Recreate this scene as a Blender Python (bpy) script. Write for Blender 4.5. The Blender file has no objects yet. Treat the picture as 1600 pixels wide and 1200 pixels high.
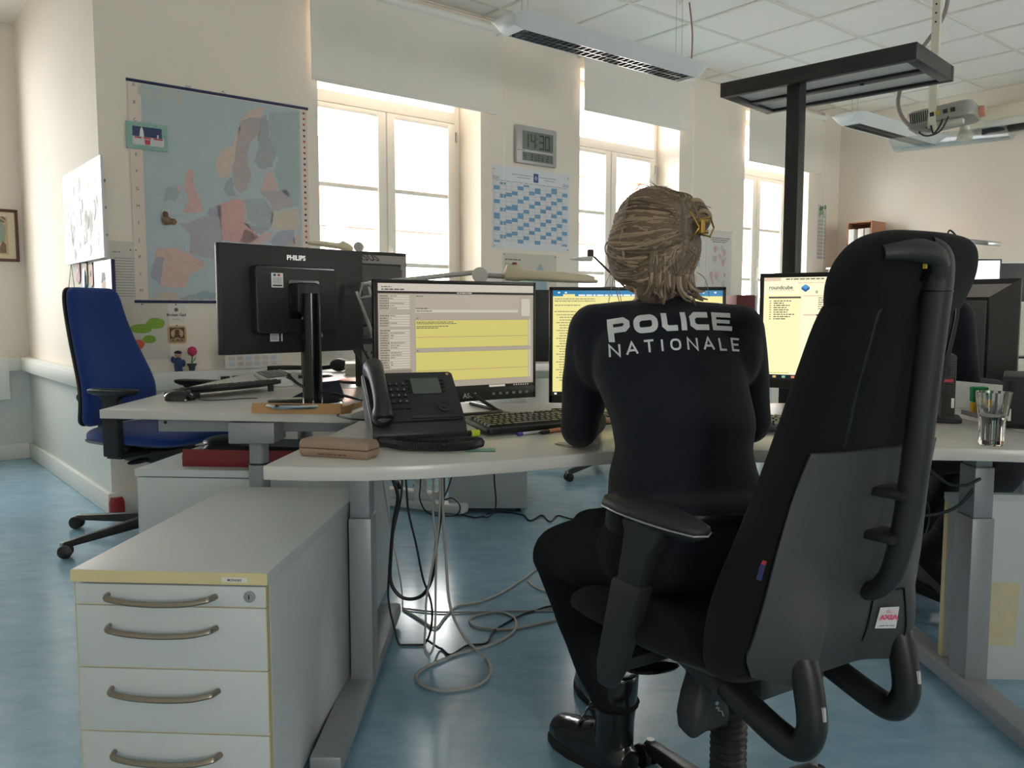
import bpy, bmesh, math, random
from mathutils import Vector, Matrix
from mathutils.bvhtree import BVHTree
rnd = random.Random(7)
SC = bpy.context.scene
COL = SC.collection
R = math.radians

# ------------------------------------------------------------------ camera, sky, daylight, exposure
CAM_H, FPX, PITCH = 1.08, 1300.0, R(4.92)
cam_d = bpy.data.cameras.new('camera'); cam = bpy.data.objects.new('camera', cam_d); COL.objects.link(cam)
cam.location = (0, 0, CAM_H); cam.rotation_euler = (R(90) - PITCH, 0, 0)
cam_d.sensor_fit = 'HORIZONTAL'; cam_d.sensor_width = 36.0; cam_d.lens = 36.0 * FPX / 1600.0
cam_d.clip_start = 0.05
SC.camera = cam
SKY_STRENGTH = 24.0
world = bpy.data.worlds.new('sky'); SC.world = world; world.use_nodes = True
_bg = world.node_tree.nodes['Background']
_bg.inputs[0].default_value = (1.0, 0.955, 0.895, 1); _bg.inputs[1].default_value = SKY_STRENGTH
SC.view_settings.view_transform = 'Standard'
SC.view_settings.look = 'None'
SC.view_settings.gamma = 1.0
SC.view_settings.use_curve_mapping = False
SC.view_settings.exposure = 0.0
SC.cycles.use_denoising = True
SC.cycles.max_bounces = 10
SC.cycles.diffuse_bounces = 6
SC.cycles.transparent_max_bounces = 16
SC.cycles.caustics_reflective = False
SC.cycles.caustics_refractive = False
SC.cycles.sample_clamp_indirect = 6.0

# the window wall runs at 50.8 degrees to the view; U along it, N out of the windows
WA = R(50.8)
UX, UY = math.sin(WA), math.cos(WA)
WROT = R(90) - WA
DW = 4.762            # distance of the window wall along N
U_CORNER, U_FAR, N_ALC = 1.12, 8.36, 7.04
U_LEFT, N_BACK = -2.6, -3.4
CEIL = 3.12
def WP(u, n, z=0.0):
    return Vector((u * UX - n * UY, u * UY + n * UX, z))

# window openings: (u0, u1, z0, z1)
OPENINGS = [(2.36, 3.60, 0.90, 2.95), (4.56, 5.75, 0.90, 2.95), (6.69, 7.78, 0.90, 2.95)]
ALC_OPEN = (-0.50, 0.66, 0.90, 2.80)
FILL_OPEN = [(-1.5, -0.4, 1.0, 2.5), (6.3, 7.4, 0.9, 2.8)]  # unseen openings added behind the camera to light furniture fronts and right wall
def portal(u0, u1, z0, z1, n, flip=False):
    l = bpy.data.lights.new('window_daylight', 'AREA'); l.shape = 'RECTANGLE'
    l.size = u1 - u0; l.size_y = z1 - z0; l.cycles.is_portal = True
    o = bpy.data.objects.new('window_daylight', l); COL.objects.link(o)
    o.location = WP((u0 + u1) / 2, n, (z0 + z1) / 2)
    # area lights shine along local -Z
    o.rotation_euler = (R(90) if flip else R(-90), 0, WROT)
    return o
for (a, b, c, d) in OPENINGS: portal(a, b, c, d, DW + 0.36)
portal(*ALC_OPEN, N_ALC + 0.36)
for (a, b, c, d) in FILL_OPEN: portal(a, b, c, d, N_BACK - 0.3, True)

# ------------------------------------------------------------------ perspective helpers: where a sight line meets a real plane
_c, _s = math.cos(PITCH), math.sin(PITCH)
def sight(px, py):
    a = (px - 800) / FPX; b = (600 - py) / FPX
    return Vector((a, _c + b * _s, -_s + b * _c))
def at_z(px, py, z):
    d = sight(px, py); t = (z - CAM_H) / d.z
    return Vector((d.x * t, d.y * t, z))
def at_y(px, py, Y):
    d = sight(px, py); t = Y / d.y
    return Vector((d.x * t, Y, CAM_H + d.z * t))
def on_wall(px, py, n=DW):
    d = sight(px, py); t = n / (-d.x * UY + d.y * UX); x, y = d.x * t, d.y * t
    return (x * UX + y * UY, CAM_H + d.z * t)

# ------------------------------------------------------------------ materials
def lin(c):
    c = c / 255.0
    return c / 12.92 if c <= 0.04045 else ((c + 0.055) / 1.055) ** 2.4
def rgb(r, g, b): return (lin(r), lin(g), lin(b), 1.0)
_M = {}
def mat(name, col, rough=0.5, metal=0.0, noise=0.0, nscale=40.0, bump=0.0, bscale=200.0, coat=0.0, sheen=0.0, spec=0.5, stretch=None):
    if name in _M: return _M[name]
    m = bpy.data.materials.new(name); m.use_nodes = True
    nt = m.node_tree; b = nt.nodes['Principled BSDF']
    b.inputs['Base Color'].default_value = col; b.inputs['Roughness'].default_value = rough
    b.inputs['Metallic'].default_value = metal; b.inputs['Coat Weight'].default_value = coat
    b.inputs['Specular IOR Level'].default_value = spec
    if sheen: b.inputs['Sheen Weight'].default_value = sheen
    tc = nt.nodes.new('ShaderNodeTexCoord'); src = tc.outputs['Object']
    if stretch:
        mp = nt.nodes.new('ShaderNodeMapping'); mp.inputs['Scale'].default_value = stretch
        nt.links.new(src, mp.inputs[0]); src = mp.outputs[0]
    if noise:
        n = nt.nodes.new('ShaderNodeTexNoise'); n.inputs['Scale'].default_value = nscale; n.inputs['Detail'].default_value = 5
        nt.links.new(src, n.inputs['Vector'])
        mx = nt.nodes.new('ShaderNodeMix'); mx.data_type = 'RGBA'
        k0, k1 = 1 - noise, 1 + noise
        mx.inputs[6].default_value = (col[0] * k0, col[1] * k0, col[2] * k0, 1)
        mx.inputs[7].default_value = (min(1, col[0] * k1), min(1, col[1] * k1), min(1, col[2] * k1), 1)
        nt.links.new(n.outputs['Fac'], mx.inputs[0]); nt.links.new(mx.outputs[2], b.inputs['Base Color'])
    if bump:
        n2 = nt.nodes.new('ShaderNodeTexNoise'); n2.inputs['Scale'].default_value = bscale; n2.inputs['Detail'].default_value = 4
        nt.links.new(src, n2.inputs['Vector'])
        bp = nt.nodes.new('ShaderNodeBump'); bp.inputs['Strength'].default_value = bump; bp.inputs['Distance'].default_value = 0.004
        nt.links.new(n2.outputs['Fac'], bp.inputs['Height']); nt.links.new(bp.outputs[0], b.inputs['Normal'])
    _M[name] = m
    return m
def flat(r, g, b, rough=0.6):          # printed colour
    return mat('print_%d_%d_%d' % (r, g, b), rgb(r, g, b), rough)
def glow(r, g, b, s=1.0):              # lit screen pixel colour
    k = 'screen_%d_%d_%d_%g' % (r, g, b, s)
    if k in _M: return _M[k]
    m = bpy.data.materials.new(k); m.use_nodes = True; nt = m.node_tree
    p = nt.nodes['Principled BSDF']; p.inputs['Base Color'].default_value = (0.01, 0.01, 0.01, 1); p.inputs['Roughness'].default_value = 0.35
    p.inputs['Emission Color'].default_value = rgb(r, g, b); p.inputs['Emission Strength'].default_value = s
    _M[k] = m; return m
def glassy(name, tint=(0.95, 0.98, 1, 1), refl=0.07):
    if name in _M: return _M[name]
    m = bpy.data.materials.new(name); m.use_nodes = True; nt = m.node_tree
    for n in list(nt.nodes):
        if n.type != 'OUTPUT_MATERIAL': nt.nodes.remove(n)
    out = nt.nodes[0]; t = nt.nodes.new('ShaderNodeBsdfTransparent'); t.inputs[0].default_value = tint
    g = nt.nodes.new('ShaderNodeBsdfGlossy'); g.inputs['Roughness'].default_value = 0.02
    mx = nt.nodes.new('ShaderNodeMixShader'); mx.inputs[0].default_value = refl
    nt.links.new(t.outputs[0], mx.inputs[1]); nt.links.new(g.outputs[0], mx.inputs[2]); nt.links.new(mx.outputs[0], out.inputs[0])
    _M[name] = m; return m
def real_glass(name, ior=1.45, tint=(1, 1, 1, 1)):
    if name in _M: return _M[name]
    m = bpy.data.materials.new(name); m.use_nodes = True; b = m.node_tree.nodes['Principled BSDF']
    b.inputs['Base Color'].default_value = tint; b.inputs['Roughness'].default_value = 0.01
    b.inputs['IOR'].default_value = ior; b.inputs['Transmission Weight'].default_value = 1.0
    _M[name] = m; return m

# ------------------------------------------------------------------ mesh builder
WM = {}      # object -> world matrix
def M4(loc=(0, 0, 0), rz=0.0, rx=0.0, ry=0.0):
    return Matrix.Translation(Vector(loc)) @ Matrix.Rotation(rz, 4, 'Z') @ Matrix.Rotation(ry, 4, 'Y') @ Matrix.Rotation(rx, 4, 'X')
class MB:
    def __init__(s): s.v = []; s.f = []; s.m = []
    def add(s, vs, fs, mi=0, T=None):
        k = len(s.v)
        s.v += [(T @ Vector(p)) if T is not None else Vector(p) for p in vs]
        s.f += [tuple(i + k for i in f) for f in fs]; s.m += [mi] * len(fs)
        return s
    def box(s, x0, x1, y0, y1, z0, z1, mi=0, T=None):
        return s.add([(x0, y0, z0), (x1, y0, z0), (x1, y1, z0), (x0, y1, z0), (x0, y0, z1), (x1, y0, z1), (x1, y1, z1), (x0, y1, z1)],
                     [(0, 3, 2, 1), (4, 5, 6, 7), (0, 1, 5, 4), (1, 2, 6, 5), (2, 3, 7, 6), (3, 0, 4, 7)], mi, T)
    def cbox(s, c, d, mi=0, T=None):
        return s.box(c[0] - d[0] / 2, c[0] + d[0] / 2, c[1] - d[1] / 2, c[1] + d[1] / 2, c[2] - d[2] / 2, c[2] + d[2] / 2, mi, T)
    def prism(s, poly, z0, z1, mi=0, T=None):      # poly counter-clockwise in xy
        n = len(poly)
        vs = [(p[0], p[1], z0) for p in poly] + [(p[0], p[1], z1) for p in poly]
        fs = [tuple(range(n - 1, -1, -1)), tuple(range(n, 2 * n))] + [(i, (i + 1) % n, n + (i + 1) % n, n + i) for i in range(n)]
        return s.add(vs, fs, mi, T)
    def loft(s, rings, mi=0, cap=True, closed=False, T=None):
        n = len(rings[0]); vs = [p for r in rings for p in r]; fs = []
        K = len(rings)
        for k in range(K if closed else K - 1):
            a, b = k * n, ((k + 1) % K) * n
            for i in range(n):
                j = (i + 1) % n
                fs.append((a + i, a + j, b + j, b + i))
        if cap and not closed:
            fs.append(tuple(range(n - 1, -1, -1))); fs.append(tuple(range((K - 1) * n, K * n)))
        return s.add(vs, fs, mi, T)
    def cyl(s, p0, p1, r0, r1=None, seg=16, mi=0, T=None, cap=True):
        r1 = r0 if r1 is None else r1
        p0, p1 = Vector(p0), Vector(p1); d = (p1 - p0).normalized()
        a = d.orthogonal().normalized(); b = d.cross(a)
        ring = lambda p, r: [p + a * (r * math.cos(2 * math.pi * i / seg)) + b * (r * math.sin(2 * math.pi * i / seg)) for i in range(seg)]
        return s.loft([ring(p0, r0), ring(p1, r1)], mi, cap, T=T)
    def tube(s, pts, r, seg=8, mi=0, closed=False, T=None, flat=1.0):
        pts = [Vector(p) for p in pts]; n = len(pts)
        rr = r if isinstance(r, (list, tuple)) else [r] * n
        tang = []
        for i in range(n):
            if closed: d = pts[(i + 1) % n] - pts[i - 1]
            else: d = pts[min(i + 1, n - 1)] - pts[max(i - 1, 0)]
            tang.append(d.normalized() if d.length > 1e-9 else Vector((0, 0, 1)))
        a = tang[0].orthogonal().normalized(); rings = []
        for i in range(n):
            t = tang[i]; a = a - t * a.dot(t)
            a = a.normalized() if a.length > 1e-6 else t.orthogonal().normalized()
            b = t.cross(a)
            rings.append([pts[i] + a * (rr[i] * math.cos(2 * math.pi * k / seg)) + b * (rr[i] * flat * math.sin(2 * math.pi * k / seg)) for k in range(seg)])
        return s.loft(rings, mi, True, closed, T)
    def lathe(s, prof, seg=24, c=(0, 0, 0), mi=0, T=None, cap=True):
        c = Vector(c)
        rings = [[c + Vector((r * math.cos(2 * math.pi * i / seg), r * math.sin(2 * math.pi * i / seg), z)) for i in range(seg)] for r, z in prof]
        return s.loft(rings, mi, cap, T=T)
    def ball(s, c, r, seg=14, rows=8, mi=0, T=None, rot=None):
        c = Vector(c); r = r if isinstance(r, (tuple, list)) else (r, r, r); rings = []
        for k in range(rows + 1):
            th = math.pi * (k + 0.0) / rows
            if k == 0: th = 0.02
            if k == rows: th = math.pi - 0.02
            ring = []
            for i in range(seg):
                a = 2 * math.pi * i / seg
                p = Vector((r[0] * math.sin(th) * math.cos(a), r[1] * math.sin(th) * math.sin(a), -r[2] * math.cos(th)))
                if rot is not None: p = rot @ p
                ring.append(c + p)
            rings.append(ring)
        return s.loft(rings, mi, True, T=T)
    def poly(s, pts, mi=0, T=None): return s.add(pts, [tuple(range(len(pts)))], mi, T)
    def grid(s, fn, nu, nv, mi=0, T=None):
        vs = [fn(i / nu, j / nv) for j in range(nv + 1) for i in range(nu + 1)]
        fs = [(j * (nu + 1) + i, j * (nu + 1) + i + 1, (j + 1) * (nu + 1) + i + 1, (j + 1) * (nu + 1) + i) for j in range(nv) for i in range(nu)]
        return s.add(vs, fs, mi, T)
    def sheet(s, fn, nu, nv, th, mi=0, T=None):     # thick curved sheet: fn gives points, th offsets along the normal
        P = [[Vector(fn(i / nu, j / nv)) for i in range(nu + 1)] for j in range(nv + 1)]
        Q = []
        for j in range(nv + 1):
            row = []
            for i in range(nu + 1):
                du = P[j][min(i + 1, nu)] - P[j][max(i - 1, 0)]; dv = P[min(j + 1, nv)][i] - P[max(j - 1, 0)][i]
                n = du.cross(dv); n = n.normalized() if n.length > 1e-9 else Vector((0, 0, 1))
                row.append(P[j][i] - n * th)
            Q.append(row)
        W = nu + 1; N = W * (nv + 1)
        vs = [p for r in P for p in r] + [p for r in Q for p in r]; fs = []
        for j in range(nv):
            for i in range(nu):
                a = j * W + i; fs.append((a, a + 1, a + W + 1, a + W)); fs.append((N + a, N + a + W, N + a + W + 1, N + a + 1))
        for i in range(nu):
            fs.append((i, N + i, N + i + 1, i + 1)); a = nv * W + i; fs.append((a, a + 1, N + a + 1, N + a))
        for j in range(nv):
            a = j * W; fs.append((a, a + W, N + a + W, N + a)); a = j * W + nu; fs.append((a, N + a, N + a + W, a + W))
        return s.add(vs, fs, mi, T)
    def mesh(s, name, mats, bevel=0.0, seg=2, sharp=40, smooth=True, inv=None):
        bm = bmesh.new()
        vs = [bm.verts.new(inv @ p if inv is not None else p) for p in s.v]
        for f, mi in zip(s.f, s.m):
            try:
                fc = bm.faces.new([vs[i] for i in f]); fc.material_index = mi; fc.smooth = smooth
            except ValueError: pass
        if bevel:
            bm.normal_update()
            es = [e for e in bm.edges if len(e.link_faces) == 2 and e.calc_face_angle(0) > R(28)]
            if es: bmesh.ops.bevel(bm, geom=es, offset=bevel, segments=seg, profile=0.5, affect='EDGES', clamp_overlap=True)
            for fc in bm.faces: fc.smooth = smooth
        bm.normal_update()
        for e in bm.edges:
            if len(e.link_faces) == 2 and e.calc_face_angle(0) > R(sharp): e.smooth = False
        me = bpy.data.meshes.new(name); bm.to_mesh(me); bm.free()
        for m in (mats if isinstance(mats, (list, tuple)) else [mats]): me.materials.append(m)
        return me
    def build(s, name, mats, parent=None, world=False, label=None, kind=None, **kw):
        inv = WM[parent].inverted() if (world and parent is not None) else None
        o = bpy.data.objects.new(name, s.mesh(name, mats, inv=inv, **kw)); COL.objects.link(o)
        if parent is not None: o.parent = parent
        WM[o] = WM[parent].copy() if parent is not None else Matrix()
        if label: o['label'] = label
        if kind: o['kind'] = kind
        return o
def thing(name, label, cat, loc=(0, 0, 0), rz=0.0, group=None):
    o = bpy.data.objects.new(name, None); COL.objects.link(o); o.empty_display_size = 0.05
    o.location = loc; o.rotation_euler = (0, 0, rz); o['label'] = label; o['category'] = cat
    if group: o['group'] = group
    WM[o] = M4(loc, rz); return o
def solo(mb, name, mats, label, cat, loc=(0, 0, 0), rz=0.0, group=None, kind=None, **kw):
    o = mb.build(name, mats, **kw); o.location = loc; o.rotation_euler = (0, 0, rz); WM[o] = M4(loc, rz)
    o['label'] = label; o['category'] = cat
    if group: o['group'] = group
    if kind: o['kind'] = kind
    return o
def struct(mb, name, mats, label=None, **kw):
    o = mb.build(name, mats, **kw); o['kind'] = 'structure'
    if label: o['label'] = label
    return o
def copy_tree(o, parent=None):
    c = o.copy(); COL.objects.link(c); c.parent = parent; WM[c] = WM[o].copy()
    for ch in list(o.children): copy_tree(ch, c)
    return c
def curve_pts(pts, n=8):                    # Catmull-Rom through points
    P = [Vector(p) for p in pts]; out = []
    for i in range(len(P) - 1):
        a, b, c, d = P[max(i - 1, 0)], P[i], P[i + 1], P[min(i + 2, len(P) - 1)]
        for k in range(n):
            t = k / n
            out.append(0.5 * ((2 * b) + (c - a) * t + (2 * a - 5 * b + 4 * c - d) * t * t + (3 * b - a - 3 * c + d) * t ** 3))
    out.append(P[-1]); return out
def smooth_rows(rows, k=4):                 # finer rows for a padded shape
    P = [tuple(float(x) for x in r) for r in rows]; out = []
    for i in range(len(P) - 1):
        a, b, c, d = P[max(i - 1, 0)], P[i], P[i + 1], P[min(i + 2, len(P) - 1)]
        for j in range(k):
            t = j / k; out.append(tuple(0.5 * (2 * q1 + (q2 - q0) * t + (2 * q0 - 5 * q1 + 4 * q2 - q3) * t * t + (3 * q1 - q0 - 3 * q2 + q3) * t ** 3) for q0, q1, q2, q3 in zip(a, b, c, d)))
    out.append(P[-1]); return out
def rrect(w, h, r, n=5, cx=0.0, cy=0.0):    # rounded rectangle outline
    out = []
    for sx, sy, a0 in ((1, 1, 0), (-1, 1, 90), (-1, -1, 180), (1, -1, 270)):
        for k in range(n + 1):
            a = R(a0 + 90 * k / n); out.append((cx + sx * (w / 2 - r) + r * math.cos(a), cy + sy * (h / 2 - r) + r * math.sin(a)))
    return out
def pad_rings(rows, n=32, ex=3.0):          # rows: z, yc, half width, half thickness, wrap
    rings = []
    for z, yc, hw, th, wr in rows:
        ring = []
        for i in range(n):
            a = 2 * math.pi * i / n; c, s_ = math.cos(a), math.sin(a)
            x = hw * math.copysign(abs(c) ** (2 / ex), c); y = th * math.copysign(abs(s_) ** (2 / ex), s_)
            ring.append(Vector((x, yc + y + wr * (x / max(hw, 1e-6)) ** 2, z)))
        rings.append(ring)
    return rings
BENCH = bpy.data.scenes.new('bench')      # evaluates one object at a time; removed at the end
_TXT = {}
def text_geo(t, size=1.0, bold=0.0, align='CENTER', shear=0.0, sx=1.0):
    k = (t, size, bold, align, shear, sx)
    if k in _TXT: return _TXT[k]
    cu = bpy.data.curves.new('lettering', 'FONT'); cu.body = t; cu.size = size; cu.offset = bold; cu.align_x = align; cu.shear = shear
    cu.resolution_u = 3
    ob = bpy.data.objects.new('lettering', cu); me = evaluated_mesh(ob, 'lettering')
    vs = [(v.co.x * sx, v.co.y) for v in me.vertices]; fs = [tuple(p.vertices) for p in me.polygons]
    bpy.data.objects.remove(ob); bpy.data.curves.remove(cu); bpy.data.meshes.remove(me)
    _TXT[k] = (vs, fs); return _TXT[k]
class Print(MB):
    """flat print in a local XZ plane that faces -Y; colours become material slots, layers stand a hair proud of each other"""
    def __init__(s, y=0.0): MB.__init__(s); s.mats = []; s.y = y; s.step = 0.0004
    def slot(s, m):
        if m not in s.mats: s.mats.append(m)
        return s.mats.index(m)
    def yy(s, layer): return s.y - layer * s.step
    def rect(s, x0, x1, z0, z1, m, layer=1):
        y = s.yy(layer); return s.add([(x0, y, z0), (x1, y, z0), (x1, y, z1), (x0, y, z1)], [(0, 1, 2, 3)], s.slot(m))
    def shape(s, pts, m, layer=1):
        y = s.yy(layer)
        a = sum(pts[i][0] * pts[(i + 1) % len(pts)][1] - pts[(i + 1) % len(pts)][0] * pts[i][1] for i in range(len(pts)))
        if a < 0: pts = pts[::-1]
        return s.add([(p[0], y, p[1]) for p in pts], [tuple(range(len(pts)))], s.slot(m))
    def text(s, t, x, z, size, m, layer=2, **kw):
        vs, fs = text_geo(t, size, **kw); y = s.yy(layer)
        return s.add([(x + a, y, z + b) for a, b in vs], fs, s.slot(m))
    def scribble(s, x0, x1, z, h, m, layer=2, words=None):      # a line too small to read
        x = x0
        while x < x1:
            w = min(rnd.uniform(1.5, 5) * h, x1 - x); s.rect(x, x + w, z - h / 2, z + h / 2, m, layer); x += w + h * 0.7
    def card(s, x0, x1, z0, z1, th, m): return s.box(x0, x1, s.y, s.y + th, z0, z1, s.slot(m))
def evaluated_mesh(o, name):
    BENCH.collection.objects.link(o); vl = BENCH.view_layers[0]; vl.update()
    me = bpy.data.meshes.new_from_object(o.evaluated_get(vl.depsgraph)); BENCH.collection.objects.unlink(o)
    return me
def blob(name, mb, m, parent=None, voxel=0.008, smooth=6, world=True, label=None, fn=None):
    """union of overlapping closed shells into one continuous skin"""
    inv = WM[parent].inverted() if (world and parent is not None) else None
    me0 = mb.mesh(name, m, inv=inv)
    o = bpy.data.objects.new(name, me0)
    md = o.modifiers.new('r', 'REMESH'); md.mode = 'VOXEL'; md.voxel_size = voxel; md.use_smooth_shade = True
    if smooth:
        ms = o.modifiers.new('s', 'SMOOTH'); ms.factor = 0.5; ms.iterations = smooth
    me = evaluated_mesh(o, name); COL.objects.link(o); o.modifiers.clear(); o.data = me; me.name = name
    me.materials.clear()
    for q in (m if isinstance(m, (list, tuple)) else [m]): me.materials.append(q)
    for p in me.polygons: p.use_smooth = True
    if fn: fn(me)
    if parent is not None: o.parent = parent
    WM[o] = WM[parent].copy() if parent is not None else Matrix()
    if label: o['label'] = label
    return o
def limb(mb, a, b, ra, rb, seg=14):         # tapered capsule
    a, b = Vector(a), Vector(b); d = b - a; L = d.length; d = d / L
    e = d.orthogonal().normalized(); f = d.cross(e); rings = []
    st = []
    for k in range(5): th = R(85 - 85 * k / 4); st.append((-ra * math.sin(th), ra * math.cos(th)))
    for k in range(5): th = R(85 * k / 4); st.append((L + rb * math.sin(th), rb * math.cos(th)))
    for x, r in st: rings.append([a + d * x + e * (r * math.cos(2 * math.pi * i / seg)) + f * (r * math.sin(2 * math.pi * i / seg)) for i in range(seg)])
    mb.loft(rings); return mb
# ------------------------------------------------------------------ materials of the room
m_wall = mat('wall_paint', rgb(236, 227, 214), 0.75, noise=0.03, nscale=1.3, bump=0.12, bscale=60)
m_dado = mat('dado_paint', rgb(204, 208, 203), 0.5, noise=0.03, nscale=1.5, bump=0.08, bscale=60)
m_white = mat('white_lacquer', rgb(238, 236, 230), 0.4, noise=0.02, nscale=5)
m_trim = mat('trim_paint', rgb(226, 226, 220), 0.45, noise=0.03, nscale=4)
m_tile = mat('ceiling_tile_board', rgb(247, 243, 236), 0.85, noise=0.04, nscale=6, bump=0.25, bscale=260)
m_grid = mat('ceiling_grid_paint', rgb(226, 221, 211), 0.55, noise=0.02)
m_blind = mat('blind_fabric', rgb(236, 231, 222), 0.85, noise=0.03, nscale=3, bump=0.15, bscale=500)
m_alu = mat('brushed_aluminium', rgb(178, 180, 180), 0.35, 0.85, noise=0.05, nscale=60)
m_chrome = mat('chrome', rgb(210, 212, 214), 0.12, 1.0)
m_black = mat('black_plastic', rgb(26, 26, 28), 0.42, noise=0.1, nscale=30, bump=0.05, bscale=900)
m_glossblack = mat('glossy_black_plastic', rgb(16, 16, 18), 0.16)
m_pane = glassy('window_glass')

# floor: blue-green linoleum, marbled
def floor_material():
    m = bpy.data.materials.new('blue_linoleum'); m.use_nodes = True; nt = m.node_tree; b = nt.nodes['Principled BSDF']
    tc = nt.nodes.new('ShaderNodeTexCoord'); mp = nt.nodes.new('ShaderNodeMapping'); mp.inputs['Rotation'].default_value = (0, 0, R(35)); mp.inputs['Scale'].default_value = (1, 2.2, 1)
    nt.links.new(tc.outputs['Object'], mp.inputs[0])
    n = nt.nodes.new('ShaderNodeTexNoise'); n.inputs['Scale'].default_value = 7; n.inputs['Detail'].default_value = 8; n.inputs['Roughness'].default_value = 0.65; n.inputs['Distortion'].default_value = 0.6
    nt.links.new(mp.outputs[0], n.inputs['Vector'])
    r = nt.nodes.new('ShaderNodeValToRGB'); r.color_ramp.elements[0].position = 0.3; r.color_ramp.elements[1].position = 0.72
    r.color_ramp.elements[0].color = rgb(140, 181, 204); r.color_ramp.elements[1].color = rgb(168, 203, 224)
    nt.links.new(n.outputs['Fac'], r.inputs[0])
    n2 = nt.nodes.new('ShaderNodeTexNoise'); n2.inputs['Scale'].default_value = 1.4; n2.inputs['Detail'].default_value = 4
    nt.links.new(tc.outputs['Object'], n2.inputs['Vector'])
    mx = nt.nodes.new('ShaderNodeMix'); mx.data_type = 'RGBA'; mx.blend_type = 'MULTIPLY'; mx.inputs[0].default_value = 0.35
    nt.links.new(r.outputs[0], mx.inputs[6]); nt.links.new(n2.outputs['Color'], mx.inputs[7])
    r3 = nt.nodes.new('ShaderNodeValToRGB'); r3.color_ramp.elements[0].color = (0.72, 0.72, 0.72, 1); r3.color_ramp.elements[1].color = (1, 1, 1, 1)
    nt.links.new(n2.outputs['Fac'], r3.inputs[0]); nt.links.new(r3.outputs[0], mx.inputs[7]); mx.inputs[0].default_value = 1.0
    nt.links.new(mx.outputs[2], b.inputs['Base Color'])
    rr = nt.nodes.new('ShaderNodeMapRange'); rr.inputs[3].default_value = 0.09; rr.inputs[4].default_value = 0.26
    nt.links.new(n2.outputs['Fac'], rr.inputs[0]); nt.links.new(rr.outputs[0], b.inputs['Roughness'])
    bp = nt.nodes.new('ShaderNodeBump'); bp.inputs['Strength'].default_value = 0.04; nt.links.new(n.outputs['Fac'], bp.inputs['Height']); nt.links.new(bp.outputs[0], b.inputs['Normal'])
    return m
m_floor = floor_material()
TW = M4((0, 0, 0), WROT)     # wall frame: x = U, y = N
struct(MB().box(U_LEFT - 0.3, U_FAR + 0.3, N_BACK - 0.4, N_ALC + 0.4, -0.12, 0, T=TW), 'floor', m_floor)

def wall_with_holes(name, u0, u1, n0, n1, holes, zt=CEIL, mi=None, z0=0.0):
    mb = MB(); hs = sorted(holes); x = u0
    for (a, b, c, d) in hs:
        mb.box(x, a, n0, n1, z0, zt, T=TW); mb.box(a, b, n0, n1, z0, c, T=TW); mb.box(a, b, n0, n1, d, zt, T=TW); x = b
    mb.box(x, u1, n0, n1, z0, zt, T=TW)
    return struct(mb, name, m_wall)
ZT = CEIL + 0.05
wall_with_holes('wall_window', U_CORNER, U_FAR + 0.3, DW, DW + 0.34, OPENINGS, ZT)
wall_with_holes('wall_alcove', U_LEFT - 0.3, U_CORNER + 0.0, N_ALC, N_ALC + 0.34, [ALC_OPEN], ZT)
wall_with_holes('wall_back', U_LEFT - 0.3, U_FAR + 0.3, N_BACK - 0.3, N_BACK, FILL_OPEN, ZT)
struct(MB().box(U_CORNER, U_CORNER + 0.3, DW + 0.34, N_ALC + 0.34, 0, ZT, T=TW), 'wall_alcove_side', m_wall)
struct(MB().box(U_LEFT - 0.3, U_LEFT, N_BACK, N_ALC, 0, ZT, T=TW), 'wall_left', m_wall)
struct(MB().box(U_FAR, U_FAR + 0.3, N_BACK, DW, 0, ZT, T=TW), 'wall_right', m_wall)
# painted dado zone below the cable duct on the alcove walls
mbd = MB().box(U_CORNER - 0.004, U_CORNER, DW, N_ALC, 0.1, 0.66, T=TW).box(U_LEFT, U_CORNER - 0.004, N_ALC - 0.004, N_ALC, 0.1, 0.66, T=TW)
struct(mbd, 'trim_1', m_dado)
# baseboards
struct(MB().box(U_CORNER - 0.03, U_FAR, DW - 0.025, DW, 0, 0.115, T=TW), 'baseboard_window', m_trim, bevel=0.006)
struct(MB().box(U_CORNER - 0.028, U_CORNER, DW - 0.025, N_ALC, 0, 0.115, T=TW), 'baseboard_alcove_side', m_trim, bevel=0.006)
struct(MB().box(U_LEFT, U_CORNER - 0.028, N_ALC - 0.028, N_ALC, 0, 0.115, T=TW), 'baseboard_alcove', m_trim, bevel=0.006)
struct(MB().box(U_FAR - 0.025, U_FAR, N_BACK, DW - 0.025, 0, 0.115, T=TW), 'baseboard_right', m_trim, bevel=0.006)
# cable duct along the walls
mb = MB().box(U_CORNER - 0.06, 2.3, DW - 0.06, DW, 0.655, 0.755, T=TW).box(U_CORNER - 0.06, 2.3, DW - 0.066, DW - 0.06, 0.672, 0.738, T=TW)
struct(mb, 'trim_2', m_trim, bevel=0.004, label='grey-white cable duct below the Europe map')
mb = MB().box(U_CORNER - 0.06, U_CORNER, DW, N_ALC, 0.655, 0.755, T=TW).box(U_CORNER - 0.066, U_CORNER - 0.06, DW + 0.02, N_ALC - 0.08, 0.672, 0.738, T=TW)
struct(mb, 'trim_3', m_trim, bevel=0.004, label='white cable duct on the bright side wall of the alcove')
mb = MB().box(U_LEFT, U_CORNER - 0.06, N_ALC - 0.06, N_ALC, 0.655, 0.755, T=TW).box(0.72, 0.98, N_ALC - 0.07, N_ALC - 0.06, 0.45, 0.76, T=TW)
struct(mb, 'trim_4', m_trim, bevel=0.004, label='cable duct with a box on the far alcove wall')

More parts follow.
